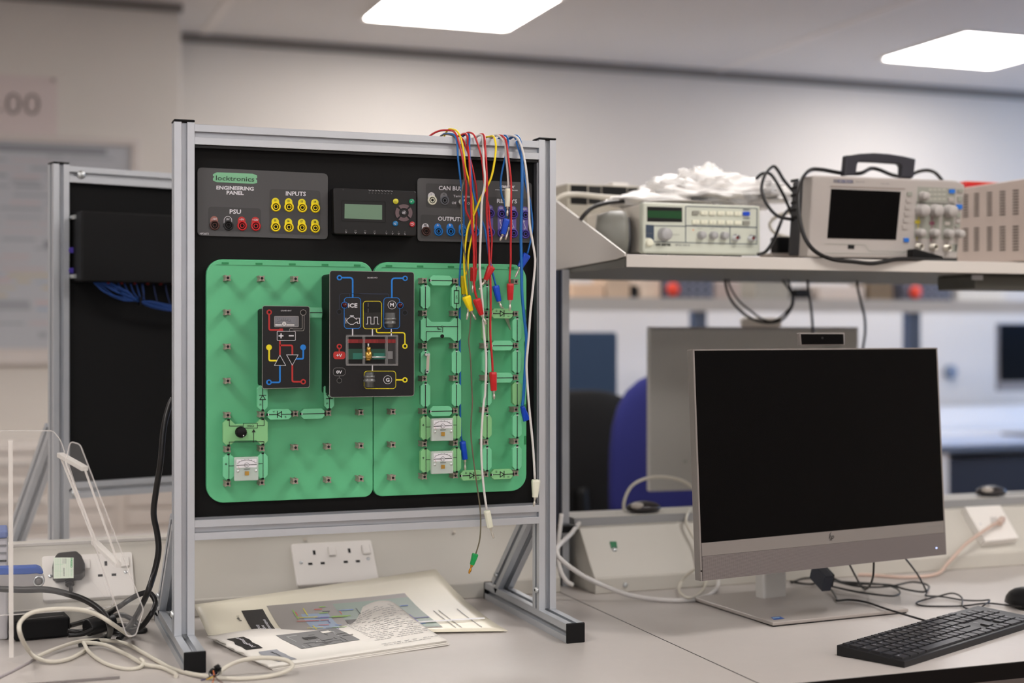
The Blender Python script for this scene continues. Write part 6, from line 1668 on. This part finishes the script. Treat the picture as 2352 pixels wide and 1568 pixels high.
t = thing('number_sheet', (a.x-0.4, Yp-0.001, b.z), 'white paper sheet with large thin digits on the wall above the notice board', 'sign')
MB().box((a.x-0.9, Yp-0.0022, b.z), (a.x, Yp-0.0004, a.z), mat('sheet_white', (205, 192, 188), 0.6)).build('sheet', parent=t)
PS = PY(Yp-0.0022)
m = MB(); INKG = mat('digit_ink', (88, 80, 72), 0.6)
m.text(PS, '00', 52, 237, 54, INKG, off=0.001, rot=0.03, width=79, bold=-0.012); m.poly(PS, circ(1, 253, 3.4, 10), INKG, 0.001)
m.build('digits', parent=t)
MB().cyl(onY(122, 184, Yp-0.002), onY(122, 184, Yp-0.006), 0.008, mat('pin_grey', (150, 142, 138), 0.5), n=10).build('pin', parent=t)
# drawer cabinet
yc = 5.20
zt4 = onY(200, 1035, yc).z
WHC = mat('drawer_white', (222, 214, 206), 0.5)
t = thing('drawer_cabinet', (0.15, yc+0.14, 0), 'low white cabinet of many shallow drawers behind the second frame', 'cabinet')
MB().box((-1.2, yc+0.004, 0.02), (1.35, 5.485, zt4), WHC).build('carcass', parent=t, bevel=0.004)
MB().box((-1.21, yc-0.01, zt4+0.0005), (1.36, 5.487, zt4+0.02), WHC).build('top_board', parent=t, bevel=0.003)
for cx4 in (-0.6, 0.08, 0.76):
    for k in range(9):
        z1 = zt4-0.008-k*0.068
        if z1-0.06 < 0.05: break
        d_ = MB().box((cx4-0.32, yc-0.008, z1-0.060), (cx4+0.32, yc+0.0035, z1), WHC).build('drawer', parent=t, bevel=0.004)
        MB().box((cx4-0.09, yc-0.018, z1-0.036), (cx4+0.09, yc-0.0085, z1-0.026), WHITED).build('handle', parent=d_)

# ================================================================ things behind the benches, seen through the gap under the shelf
def office_chair(x, y, rz, bm, label, zb=0.95, hw=0.24, hh=0.27):
    t = thing('office_chair', (x, y, 0), label, 'chair', rz=rz)
    L = dict(parent=t, local=True)
    m = MB(); m.blob((0, 0.0, 0), (hw, 0.045, hh), bm, nu=32, nv=20, fn=lambda d: 1.0/max(0.5, (abs(d.x)**3.2+abs(d.y)**3.2+abs(d.z)**3.2)**(1/3.2)))
    m.v = [V((q.x, q.y-0.05*(q.x/hw)**2, q.z+zb-0.15)) for q in m.v]; m.build('backrest', **L)
    m = MB(); m.blob((0, -0.24, 0.47), (0.25, 0.24, 0.045), bm, nu=28, nv=12, fn=lambda d: 1.0/max(0.5, (abs(d.x)**3+abs(d.y)**3+abs(d.z)**3)**(1/3))); m.build('seat', **L)
    m = MB(); m.tube([(0, 0.05, 0.75), (0, 0.08, 0.55), (0, 0.02, 0.42), (0, -0.2, 0.42)], 0.02, BLK); m.build('back_support', **L)
    m = MB(); m.cyl((0, -0.22, 0.08), (0, -0.22, 0.43), 0.028, BLK); m.build('gas_column', **L)
    for k in range(5):
        a_ = k*2*math.pi/5; e = (0.28*math.cos(a_), -0.22+0.28*math.sin(a_), 0.06)
        MB().bar((0, -0.22, 0.09), e, 0.04, 0.025, BLK).build('base_arm', **L)
        MB().cyl((e[0]-0.012, e[1], 0.028), (e[0]+0.012, e[1], 0.028), 0.026, BLK, n=14).build('castor', **L)
    for s_ in (-1, 1):
        m = MB(); m.tube([(s_*0.27, -0.1, 0.45), (s_*0.29, -0.12, 0.62), (s_*0.29, -0.25, 0.67), (s_*0.29, -0.34, 0.66)], 0.016, BLK); m.build('armrest', **L)
    return t
q = onD(1325, 900, 4.35); office_chair(q.x, q.y, math.radians(172), CHAIRK, 'black office chair behind the trunking left of the blue one', zb=H-0.165-0.13, hw=0.235, hh=0.27)
q = onD(1592, 900, 3.95); office_chair(q.x, q.y, math.radians(-8), CHAIRB, 'blue fabric office chair behind the grey computer back', zb=H-0.135-0.12, hw=0.255, hh=0.30)

# far bench along the back wall
YFB = 5.05
FW = mat('far_white', (214, 216, 220), 0.6)
t = thing('far_workbench', (3.2, 5.5, 0), 'white workbench along the far wall seen under the shelf', 'workbench')
MB().box((1.45, YFB, ZD-0.03), (5.6, 5.985, ZD), FW).build('worktop', parent=t, bevel=0.002)
MB().box((1.45, YFB-0.003, ZD-0.03), (5.6, YFB-0.0005, ZD), mat('far_edge', (92, 104, 124), 0.5)).build('edge_band', parent=t)
for x in (1.5, 2.9, 3.78, 4.4, 5.5): MB().box((x, YFB+0.02, 0), (x+0.05, 5.95, ZD-0.031), FW).build('side_panel', parent=t)
MB().box((3.83, YFB+0.02, 0.05), (4.4, 5.9, 0.08), FW).build('bottom_panel', parent=t)
MB().box((3.84, YFB+0.05, 0.085), (4.39, YFB+0.065, ZD-0.06), mat('far_opening_dark', (34, 42, 58), 0.5)).build('dark_opening', parent=t)  # dark sheet paints the shade inside the open cabinet
MB().prism([(1.45, 5.80, ZD+0.0005), (1.45, 5.80, ZD+0.03), (1.45, 5.87, ZD+0.11), (1.45, 5.98, ZD+0.11), (1.45, 5.98, ZD+0.0005)], (4.15, 0, 0), FW).build('trunking', parent=t)
t = thing('far_shelf', (3.4, 5.25, H+0.10), 'grey-white shelf over the far workbench carrying instruments and boxes', 'shelf')
FS = mat('far_shelf_grey', (178, 174, 168), 0.6)
zf = H+0.136
MB().box((1.4, 5.00, zf-0.030), (5.6, 5.40, zf), FS).build('shelf_board', parent=t, bevel=0.003)
MB().box((1.4, 4.995, zf-0.052), (5.6, 4.9995, zf), FS).build('front_lip', parent=t)  # lip added to keep the glowing strip behind it out of view
MB().box((1.7, 5.24, zf-0.036), (5.5, 5.28, zf-0.0305), FILLSTRIP).build('added_fill_strip', parent=t)  # unseen glowing strip, added to tint the far wall blue

for u in (1600, 1617, 2092, 2109):
    q = onY(u, 720, 5.02)
    MB().box((q.x-0.012, 5.02, ZD+0.001), (q.x+0.012, 5.06, zf-0.031), mat('far_upright', (84, 94, 112), 0.5)).build('upright', parent=t)
OB = 'small things on the far shelf'
def farbox(u0, u1, h, col, label, name, cat, extra=None, y=5.06, d=0.14):
    a = onY(u0, 680, y); b = onY(u1, 680, y)
    t = thing(name, ((a.x+b.x)/2, y+d/2, zf+0.0005), label, cat)
    MB().box((a.x, y, zf+0.0008), (b.x, y+d, zf+h), col).build('body', parent=t, bevel=0.004)
    if extra: extra(t, a.x, b.x, y, h)
    return t
def deck(t, x0, x1, y, h):
    m = MB(); n = max(3, int((x1-x0)/0.035))
    for r_ in range(3):
        for k in range(n):
            x = x0+(k+0.5)*(x1-x0)/n; z = zf+0.02+r_*0.03
            m.cyl((x, y, z), (x, y-0.012, z), 0.008, mat('far_knob', (150, 156, 170), 0.5), n=8)
    m.build('knobs', parent=t, kind='stuff')
def estop(dx):
    def fn(t, x0, x1, y, h):
        deck(t, x0, x1, y, h)
        x = x0+dx; MB().lathe((x, y-0.012, zf+0.035), (0, -1, 0), [(0.01, 0), (0.01, 0.012), (0.026, 0.014), (0.026, 0.026), (0.018, 0.034), (0, 0.035)], mat('stop_red', (230, 70, 45), 0.4), n=16).build('emergency_stop', parent=t)
    return fn
FB = mat('far_slate', (86, 90, 108), 0.5)
farbox(1312, 1388, 0.055, mat('far_book', (205, 176, 150), 0.6), 'pale orange box at the left end of the far shelf', 'storage_box', 'box')
farbox(1392, 1448, 0.075, mat('far_tan', (190, 168, 146), 0.6), 'tan box second from the left on the far shelf', 'storage_box', 'box')
farbox(1451, 1466, 0.05, BLK, 'small black block on the far shelf', 'black_block', 'block')
farbox(1470, 1518, 0.085, mat('far_cream', (214, 196, 178), 0.6), 'cream folder standing on the far shelf left of the slate control box', 'folder', 'folder')
farbox(1522, 1638, 0.10, FB, 'slate control box with orange stop button on the far shelf, left one', 'control_box', 'control box', estop(0.03))
farbox(1642, 1700, 0.07, mat('far_pink', (176, 160, 152), 0.6), 'grey-pink box right of the left control box on the far shelf', 'storage_box', 'box')
farbox(1735, 1815, 0.08, mat('far_grey', (160, 156, 146), 0.6), 'grey box on the far shelf behind the hanging cable loops', 'storage_box', 'box')
farbox(1828, 1862, 0.05, BLK, 'black block with a red end on the far shelf beside the straight hanging cable', 'black_block', 'block')
farbox(1880, 1985, 0.06, mat('far_palebox', (204, 192, 182), 0.6), 'long pale box on the far shelf above the pop-up camera', 'storage_box', 'box')
farbox(1995, 2052, 0.085, mat('far_basket', (120, 104, 84), 0.7, noise=0.3, nscale=60), 'brown basket on the far shelf left of the right control box', 'basket', 'basket')
farbox(2072, 2186, 0.085, FB, 'slate control box with red stop button on the far shelf, right one', 'control_box', 'control box', estop(0.045))
farbox(2200, 2310, 0.06, mat('far_white_box', (212, 210, 204), 0.5), 'white box at the right end of the far shelf', 'storage_box', 'box')
# far monitor at the right edge
a = onY(2296, 742, 5.35); b = onY(2296, 898, 5.35)
t = thing('desktop_computer', (a.x+0.27, 5.45, ZD), 'computer with black screen on the far bench at the right picture edge', 'computer')
MB().box((a.x, 5.353, b.z), (a.x+0.54, 5.38, a.z), SILVER).build('housing', parent=t, bevel=0.002)
MB().box((a.x+0.004, 5.350, b.z+0.045), (a.x+0.536, 5.3529, a.z-0.004), mat('far_screen', (8, 8, 9), 0.6, spec=0.1)).build('screen', parent=t)
MB().box((a.x+0.24, 5.39, ZD+0.012), (a.x+0.30, 5.41, b.z+0.1), SILVER).build('stand_column', parent=t)
MB().box((a.x+0.13, 5.30, ZD+0.001), (a.x+0.41, 5.50, ZD+0.012), SILVER).build('base', parent=t)
# blue papers on the far bench
a = onZ(2262, 978, ZD)
t = thing('paper_pile', (a.x+0.2, 5.2, ZD), 'bluish pile of papers on the far bench at the right edge', 'paper')
rnd = random.Random(3)
for k in range(4):
    cxp, cyp = a.x+0.24+rnd.uniform(-0.04, 0.04), 5.24+rnd.uniform(-0.02, 0.02); an = rnd.uniform(-0.4, 0.4)
    ex = V((math.cos(an), math.sin(an), 0))*0.16; ey = V((-math.sin(an), math.cos(an), 0))*0.10
    z = ZD+0.002+k*0.006
    MB().prism([V((cxp, cyp, z))-ex-ey, V((cxp, cyp, z))+ex-ey, V((cxp, cyp, z))+ex+ey, V((cxp, cyp, z))-ex+ey], (0, 0, 0.004), mat('paper_blue' if k % 2 else 'paper_dark_blue', (130, 155, 190) if k % 2 else (70, 90, 125), 0.6)).build('paper_sheet', parent=t)
q = onY(2212, 855, 5.9)
t = thing('wall_dispenser', (q.x, 5.97, q.z), 'small dark round fitting on the far wall right of the large computer', 'fitting')
MB().lathe((q.x, 6.009, q.z), (0, -1, 0), [(0.035, 0), (0.035, 0.02), (0.02, 0.03), (0, 0.03)], mat('fitting_blue', (120, 132, 150), 0.6), n=18).build('body', parent=t)
# navy storage cupboard behind the black chair
b = onY(1421, 765, 4.55)
t = thing('storage_cupboard', (b.x-0.35, 4.8, 0), 'dark navy cupboard behind the black office chair', 'cupboard')
CB = mat('cupboard_navy', (36, 60, 88), 0.5)
MB().box((b.x-0.78, 4.57, 0.03), (b.x, 4.98, H+0.002), CB).build('carcass', parent=t, bevel=0.004)
for k in range(2): MB().box((b.x-0.775+k*0.39, 4.552, 0.04), (b.x-0.395+k*0.39, 4.569, H-0.006), CB).build('door', parent=t, bevel=0.002)

# ================================================================ left foreground: charger, cables, plug, tool, acrylic stand
# mains plug in the left double socket
t = thing('mains_plug', tuple(q_left(0.042, 0.086, 0.0)), 'black mains plug with green and white test label in the left double socket', 'plug')
def ql(s_, t_, h): return q_left(s_, t_, h)
ol = [(0.024, 0.010), (0.054, 0.008), (0.062, 0.018), (0.067, 0.034), (0.067, 0.046), (0.062, 0.053), (0.022, 0.055), (0.016, 0.050), (0.015, 0.036), (0.018, 0.020)]
m = MB(); m.prism([ql(a, b, 0.034) for a, b in ol], -PL.N*0.0255, mat('plug_black', (14, 14, 15), 0.22)); m.build('plug_body', parent=t, bevel=0.004, seg=3)
m = MB(); m.cyl(ql(0.042, 0.055, 0.020), ql(0.042, 0.068, 0.020), 0.0062, BLK, r2=0.0048, n=12)
for k in range(3): m.cyl(ql(0.042, 0.057+0.004*k, 0.020), ql(0.042, 0.0585+0.004*k, 0.020), 0.0072, BLK, n=12)
m.build('strain_relief', parent=t)
lab = MB(); PLt = PX(ql(0, 0, 0.0352), PL.N)
def lq(a, b): # label coordinates 0..1
    return (123+46*a, 1280+47*b)
lab.poly(PLt, [lq(0, 0), lq(1, 0), lq(1, 1), lq(0.0, 1.03)], mat('label_white', (222, 232, 214), 0.5), 0.0)
LGn = mat('label_green', (60, 170, 95), 0.5)
lab.text(PLt, 'PASSED', *lq(0.90, 0.26), 4.6, LGn, off=0.0004, rot=math.pi/2, bold=0.03, width=22)
lab.text(PLt, 'TESTED', *lq(0.90, 0.74), 3.6, mat('label_pale_green', (150, 205, 160), 0.5), off=0.0004, rot=math.pi/2, width=16)
lab.text(PLt, '3009809', *lq(0.52, 0.70), 3.4, INK, off=0.0004, rot=math.pi/2, width=19)
for k, x in enumerate((0.12, 0.22, 0.34, 0.66, 0.76)): lab.ribbon(PLt, [lq(x, 0.05), lq(x, 0.95)], 0.4, mat('label_pale_green', (150, 205, 160), 0.5), off=0.0004)
for x in (0.46, 0.52, 0.58, 0.62): lab.ribbon(PLt, [lq(x, 0.04), lq(x, 0.30)], 0.6, PRG, off=0.0005)
for y in (0.33, 0.66): lab.ribbon(PLt, [lq(0.05, y), lq(0.5, y)], 0.4, mat('label_pale_green', (150, 205, 160), 0.5), off=0.0005)
lab.build('test_label', parent=t)
MB().tube([ql(0.042, 0.066, 0.020), ql(0.043, 0.080, 0.022), onZ(150, 1378, ZD+0.03), onZ(135, 1395, ZD+0.015), onZ(105, 1402, ZD+0.008), onZ(75, 1400, ZD+0.006)], 0.0032, CABLEB).build('cord', parent=t)
# charger brick
a = onZ(34, 1472, ZD+0.002); b = onZ(163, 1466, ZD+0.002)
ux = (b-a).normalized(); uy = V((-ux.y, ux.x, 0))
t = thing('power_brick', tuple((a+b)/2), 'black power brick with small white labels lying on the bench at the left', 'charger')
LB_ = (b-a).length
ux = V((math.cos(0.12), math.sin(0.12), 0)); uy = V((-ux.y, ux.x, 0))
def bq(x, y, z): return a+ux*x+uy*y+V((0, 0, z))
MB().prism([bq(*p_, 0.030) for p_ in rr(0, 0, LB_, 0.085, 0.004, 2)], (0, 0, -0.0305), BLK, BLK).build('brick_body', parent=t, bevel=0.003)
m = MB(); m.add([bq(0.100, 0.045, 0.0306), bq(0.135, 0.040, 0.0306), bq(0.138, 0.062, 0.0306), bq(0.100, 0.066, 0.0306)], [(0, 1, 2, 3)], PAPER); m.add([bq(0.01, 0.008, 0.0306), bq(0.075, 0.012, 0.0306), bq(0.075, 0.016, 0.0306), bq(0.01, 0.012, 0.0306)], [(0, 1, 2, 3)], PRG); m.build('brick_label', parent=t)
CBL = 'black cables beside the power brick'
cable('power_cable', 'thick black cord hanging from the frame down to the bench left of the post', [onY(397, 915, 2.215), onY(388, 935, 2.21), onY(376, 985, 2.20), onY(369, 1060, 2.20), onY(358, 1130, 2.21), onY(353, 1180, 2.215), onY(361, 1225, 2.22), onY(364, 1265, 2.22), onY(354, 1315, 2.22), onY(335, 1370, 2.21), onZ(312, 1415, ZD+0.02), onZ(292, 1445, ZD+0.012), onZ(272, 1468, ZD+0.004)], 0.0046, CABLEB)
cable('black_cable', 'thick black cable curving from the left edge over the socket plate to the coil', [onY(-10, 1352, 2.27), onY(50, 1354, 2.26), onY(110, 1354, 2.25), onY(160, 1365, 2.24), onY(200, 1380, 2.22), onY(235, 1405, 2.20), onY(252, 1435, 2.19), onZ(250, 1460, ZD+0.012), onZ(225, 1472, ZD+0.006), onZ(180, 1478, ZD+0.005)], 0.0048, CABLEB)
cable('black_cable', 'black cable loop rising beside the foot of the frame', [onZ(300, 1448, ZD+0.01), onZ(322, 1442, ZD+0.02), onY(347, 1410, 2.26), onY(357, 1385, 2.28), onY(347, 1364, 2.29), onY(328, 1362, 2.29), onY(300, 1375, 2.28), onY(270, 1395, 2.27), onZ(240, 1412, ZD+0.02), onZ(215, 1420, ZD+0.012), onZ(190, 1428, ZD+0.01), onZ(157, 1437, ZD+0.014)], 0.0042, CABLEB, group=CBL)
cable('black_cable', 'flat black cable coil lying behind the ferrite lump', [onZ(157, 1458, ZD+0.010), onZ(200, 1452, ZD+0.012), onZ(240, 1425, ZD+0.022), onZ(275, 1412, ZD+0.022), onZ(300, 1420, ZD+0.015), onZ(325, 1440, ZD+0.006), onZ(332, 1448, ZD+0.004), onZ(300, 1450, ZD+0.004), onZ(250, 1448, ZD+0.004)], 0.0042, CABLEB, group=CBL)
cable('black_cable', 'lowest black cable of the coil beside the power brick', [onZ(156, 1448, ZD+0.016), onZ(185, 1450, ZD+0.014), onZ(230, 1440, ZD+0.008), onZ(280, 1435, ZD+0.007), onZ(315, 1445, ZD+0.004), onZ(290, 1456, ZD+0.004), onZ(255, 1452, ZD+0.004)], 0.0036, CABLEB, group=CBL)
a = onZ(200, 1442, ZD+0.016); b = onZ(258, 1425, ZD+0.020)
t = thing('ferrite_choke', tuple((a+b)/2), 'thick black ferrite lump on the cable right of the power brick', 'ferrite')
MB().cyl(a, b, 0.0135, BLKS, n=20).build('core', parent=t, bevel=0.002)
# blue and silver tool
a = onY(-40, 1325, 2.30); b = onY(88, 1326, 2.30)
t = thing('blue_hand_tool', (0, 2.31, min(a.z, b.z)-0.02), 'blue and silver bar-shaped hand tool with a round screw end at the left edge', 'tool')
Pt = PY(2.30)
MB().prism([Pt.p(x, y) for x, y in [(-60, 1318), (60, 1313), (90, 1315)] + circ(86, 1332, 17.5, 10, -70, 100) + [(60, 1350), (-60, 1352)]], (0, 0.022, 0), mat('tool_silver', (165, 162, 162), 0.35, metal=0.4)).build('body', parent=t, bevel=0.003)
MB().prism([Pt.p(x, y, 0.0015) for x, y in ((-60, 1306), (30, 1303), (84, 1301), (94, 1305), (101, 1315), (96, 1319), (84, 1317), (60, 1319), (-60, 1322))], (0, 0.025, 0), mat('tool_blue', (30, 80, 165), 0.4)).build('blue_cover', parent=t, bevel=0.002)
q = Pt.p(89, 1334); m = MB(); m.lathe(q, (0, -1, 0), [(0.0085, 0), (0.0085, 0.002), (0.0075, 0.003), (0.0065, 0.003), (0.006, 0.0015), (0, 0.0015)], STEEL, n=20); m.lathe(q, (0, -1, 0), [(0.005, 0.001), (0.005, 0.0035), (0.003, 0.0038), (0, 0.0038)], mat('rivet_grey', (110, 108, 108), 0.4, metal=0.5), n=16); m.build('pivot_screw', parent=t)
MB().box((a.x, 2.303, ZD+0.0005), (b.x-0.05, 2.318, Pt.p(0, 1351).z+0.001), CLEAR).build('clear_support', parent=t)
# far-left instrument sliver with blue lid
a = onY(-60, 1222, 2.36); b = onY(18, 1300, 2.36)
t = thing('component_tray', ((a.x+b.x)/2, 2.39, ZD), 'small grey stacked tray with blue lid at the left picture edge', 'tray')
MB().box((a.x, 2.36, ZD+0.0005), (b.x, 2.43, onY(0, 1236, 2.36).z), mat('tray_pale', (190, 188, 190), 0.5)).build('body', parent=t, bevel=0.003)
MB().box((a.x, 2.355, onY(0, 1236, 2.36).z+0.0005), (b.x, 2.435, a.z), mat('tray_blue', (90, 110, 165), 0.5)).build('lid', parent=t, bevel=0.003)
for v in (1255, 1272, 1290): 
    z = onY(0, v, 2.36).z; MB().box((a.x, 2.3585, z), (b.x-0.002, 2.3598, z+0.003), HOLE if v == 1290 else PRG).build('shadow_slot', parent=t)

# white cable loops on the bench
cable('white_cable', 'cream cable making a large upright loop in front of the power brick', [onZ(300, 1462, ZD+0.006), onY(262, 1435, 2.14), onY(225, 1412, 2.13), onY(185, 1400, 2.12), onY(130, 1398, 2.12), onY(75, 1406, 2.11), onY(47, 1428, 2.10), onY(46, 1455, 2.08), onZ(62, 1488, ZD+0.02), onZ(80, 1508, ZD+0.008), onZ(115, 1519, ZD+0.004), onZ(160, 1512, ZD+0.004), onZ(200, 1490, ZD+0.004)], 0.0031, CABLEW)
cable('white_cable', 'cream cable running along the bench in front of the left foot into the stripped bundle', desk_path([(85, 1508, 0.004), (120, 1492, 0.004), (180, 1473, 0.006), (240, 1470, 0.004), (290, 1478, 0.003), (335, 1502, 0.002), (385, 1530, 0.0), (430, 1545, 0.0), (478, 1553, 0.002), (510, 1557, 0), (560, 1558, 0), (620, 1552, 0), (660, 1540, 0.004), (672, 1527, 0.01), (655, 1515, 0.016), (615, 1510, 0.020), (570, 1513, 0.020), (535, 1523, 0.014), (510, 1538, 0.008), (505, 1545, 0.006)], 0.0031), 0.0031, CABLEW)
cable('white_cable', 'middle cream cable lying on the bench left of the foot', desk_path([(190, 1475, 0.006), (240, 1480, 0.006), (285, 1500, 0.003), (330, 1524, 0.002), (370, 1532, 0), (400, 1545, 0), (404, 1552, 0)], 0.0031), 0.0031, CABLEW)
cable('white_cable', 'short cream cable bowed on the bench below the loops', desk_path([(192, 1474, 0.012), (205, 1497, 0.002), (240, 1522, 0), (285, 1535, 0), (318, 1533, 0), (330, 1521, 0.004), (322, 1512, 0.008)], 0.0029), 0.0029, CABLEW)
cable('white_cable', 'pale cable crossing the lower left bench corner', desk_path([(-30, 1568, 0), (30, 1540, 0), (80, 1513, 0)], 0.0018), 0.0018, mat('cable_grey_lilac', (165, 158, 160), 0.5))
t = thing('stripped_wires', tuple(onZ(492, 1545, ZD+0.005)), 'stripped multicolour wire ends at the cable in front of the left black foot cap', 'wires')
rnd = random.Random(21)
for c_, pts in ((BLK, [(497, 1540), (488, 1535), (480, 1545), (483, 1556)]), (BLK, [(500, 1530), (507, 1538), (500, 1550), (490, 1552)]), (mat('wire_purple', (60, 44, 90), 0.5), [(494, 1545), (475, 1558), (462, 1562)]), (mat('wire_yellow', (220, 180, 50), 0.5), [(492, 1552), (480, 1558), (474, 1560)]), (mat('wire_orange', (200, 110, 50), 0.5), [(490, 1540), (492, 1555), (488, 1567)]), (mat('wire_brown', (96, 66, 56), 0.5), [(492, 1550), (502, 1562), (512, 1568)])):
    MB().tube([onZ(x, y, ZD+0.008+rnd.uniform(0, 0.01)) for x, y in pts], 0.0009, c_, n=6, sub=4).build('wire_end', parent=t)
m = MB(); q = onZ(500, 1534, ZD+0.018); m.blob(q, (0.005, 0.005, 0.005), BLK, 10, 8, fn=lambda d: 1+0.3*math.sin(9*d.x)*math.cos(7*d.z)); q = onZ(492, 1543, ZD+0.008); m.blob(q, (0.006, 0.004, 0.004), BLK, 10, 8); m.build('tape_wrap', parent=t)

# acrylic stand
t = thing('acrylic_stand', tuple(onZ(190, 1470, ZD)), 'clear acrylic holder with sloping slotted sides in front of the left sockets', 'stand')
Y1, Y2_ = 2.235, 2.12
p1 = rq([(-60, 990), (122, 989), (140, 1012), (262, 1385), (250, 1396), (-60, 1418)], 9)
Pa, Pb2 = PY(Y1), PY(Y2_)
def shift(pl_, dz=0): return pl_
MB().prism([Pa.p(x, y) for x, y in p1], (0, 0.004, 0), CLEAR).build('side_sheet', parent=t)
p2 = rq([(162, 1014), (184, 1020), (330, 1400), (312, 1460), (292, 1462), (150, 1060)], 8)
MB().prism([Pb2.p(x, y) for x, y in p2], (0, 0.004, 0), CLEAR).build('side_sheet', parent=t)
EDGEC = mat('polished_acrylic_edge', (228, 224, 220), 0.25, alpha=0.38)
for PP_, pp in ((Pa, p1), (Pb2, p2)):
    m = MB(); lp_ = [PP_.p(x, y)+V((0, 0.002, 0)) for x, y in pp]
    m.tube(lp_+[lp_[0]], 0.0011, EDGEC, n=6, sub=1, caps=False); m.build('sheet_edge', parent=t)
def cb(u0, v0, u1, v1, w_, h_): 
    m = MB(); m.bar(onY(u0, v0, Y1-0.001), onY(u1, v1, Y2_+0.005), w_, h_, CLEAR2); return m.build('cross_bar', parent=t, bevel=0.001)
CLEAR2 = mat('frosted_acrylic', (232, 228, 222), 0.3, alpha=0.6)
cb(138, 1044, 195, 1076, 0.010, 0.007); cb(216, 1243, 272, 1298, 0.010, 0.007)
for (a_, b_, y) in (((138, 1046), (216, 1244), Y1-0.003), ((150, 1060), (226, 1256), Y1-0.006), ((195, 1078), (272, 1296), Y2_+0.006)):
    m = MB(); m.bar(onY(*a_, y), onY(*b_, y), 0.004, 0.003, CLEAR2); m.build('slot_edge', parent=t)
a_ = onY(26, 1010, 2.15); b_ = onZ(26, 1512, ZD+0.001)
MB().bar(onY(24, 1010, 2.12), onY(26, 1508, 2.12), 0.006, 0.010, CLEAR2, up=(0, 1, 0)).build('front_upright', parent=t)
MB().bar(onZ(40, 1520, ZD+0.003), onZ(300, 1462, ZD+0.003), 0.05, 0.004, CLEAR).build('foot_sheet', parent=t)
MB().bar(onZ(60, 1572, ZD+0.002), onZ(275, 1555, ZD+0.002), 0.003, 0.003, mat('clear_edge_dark', (130, 124, 122), 0.2, alpha=0.6)).build('foot_edge', parent=t)
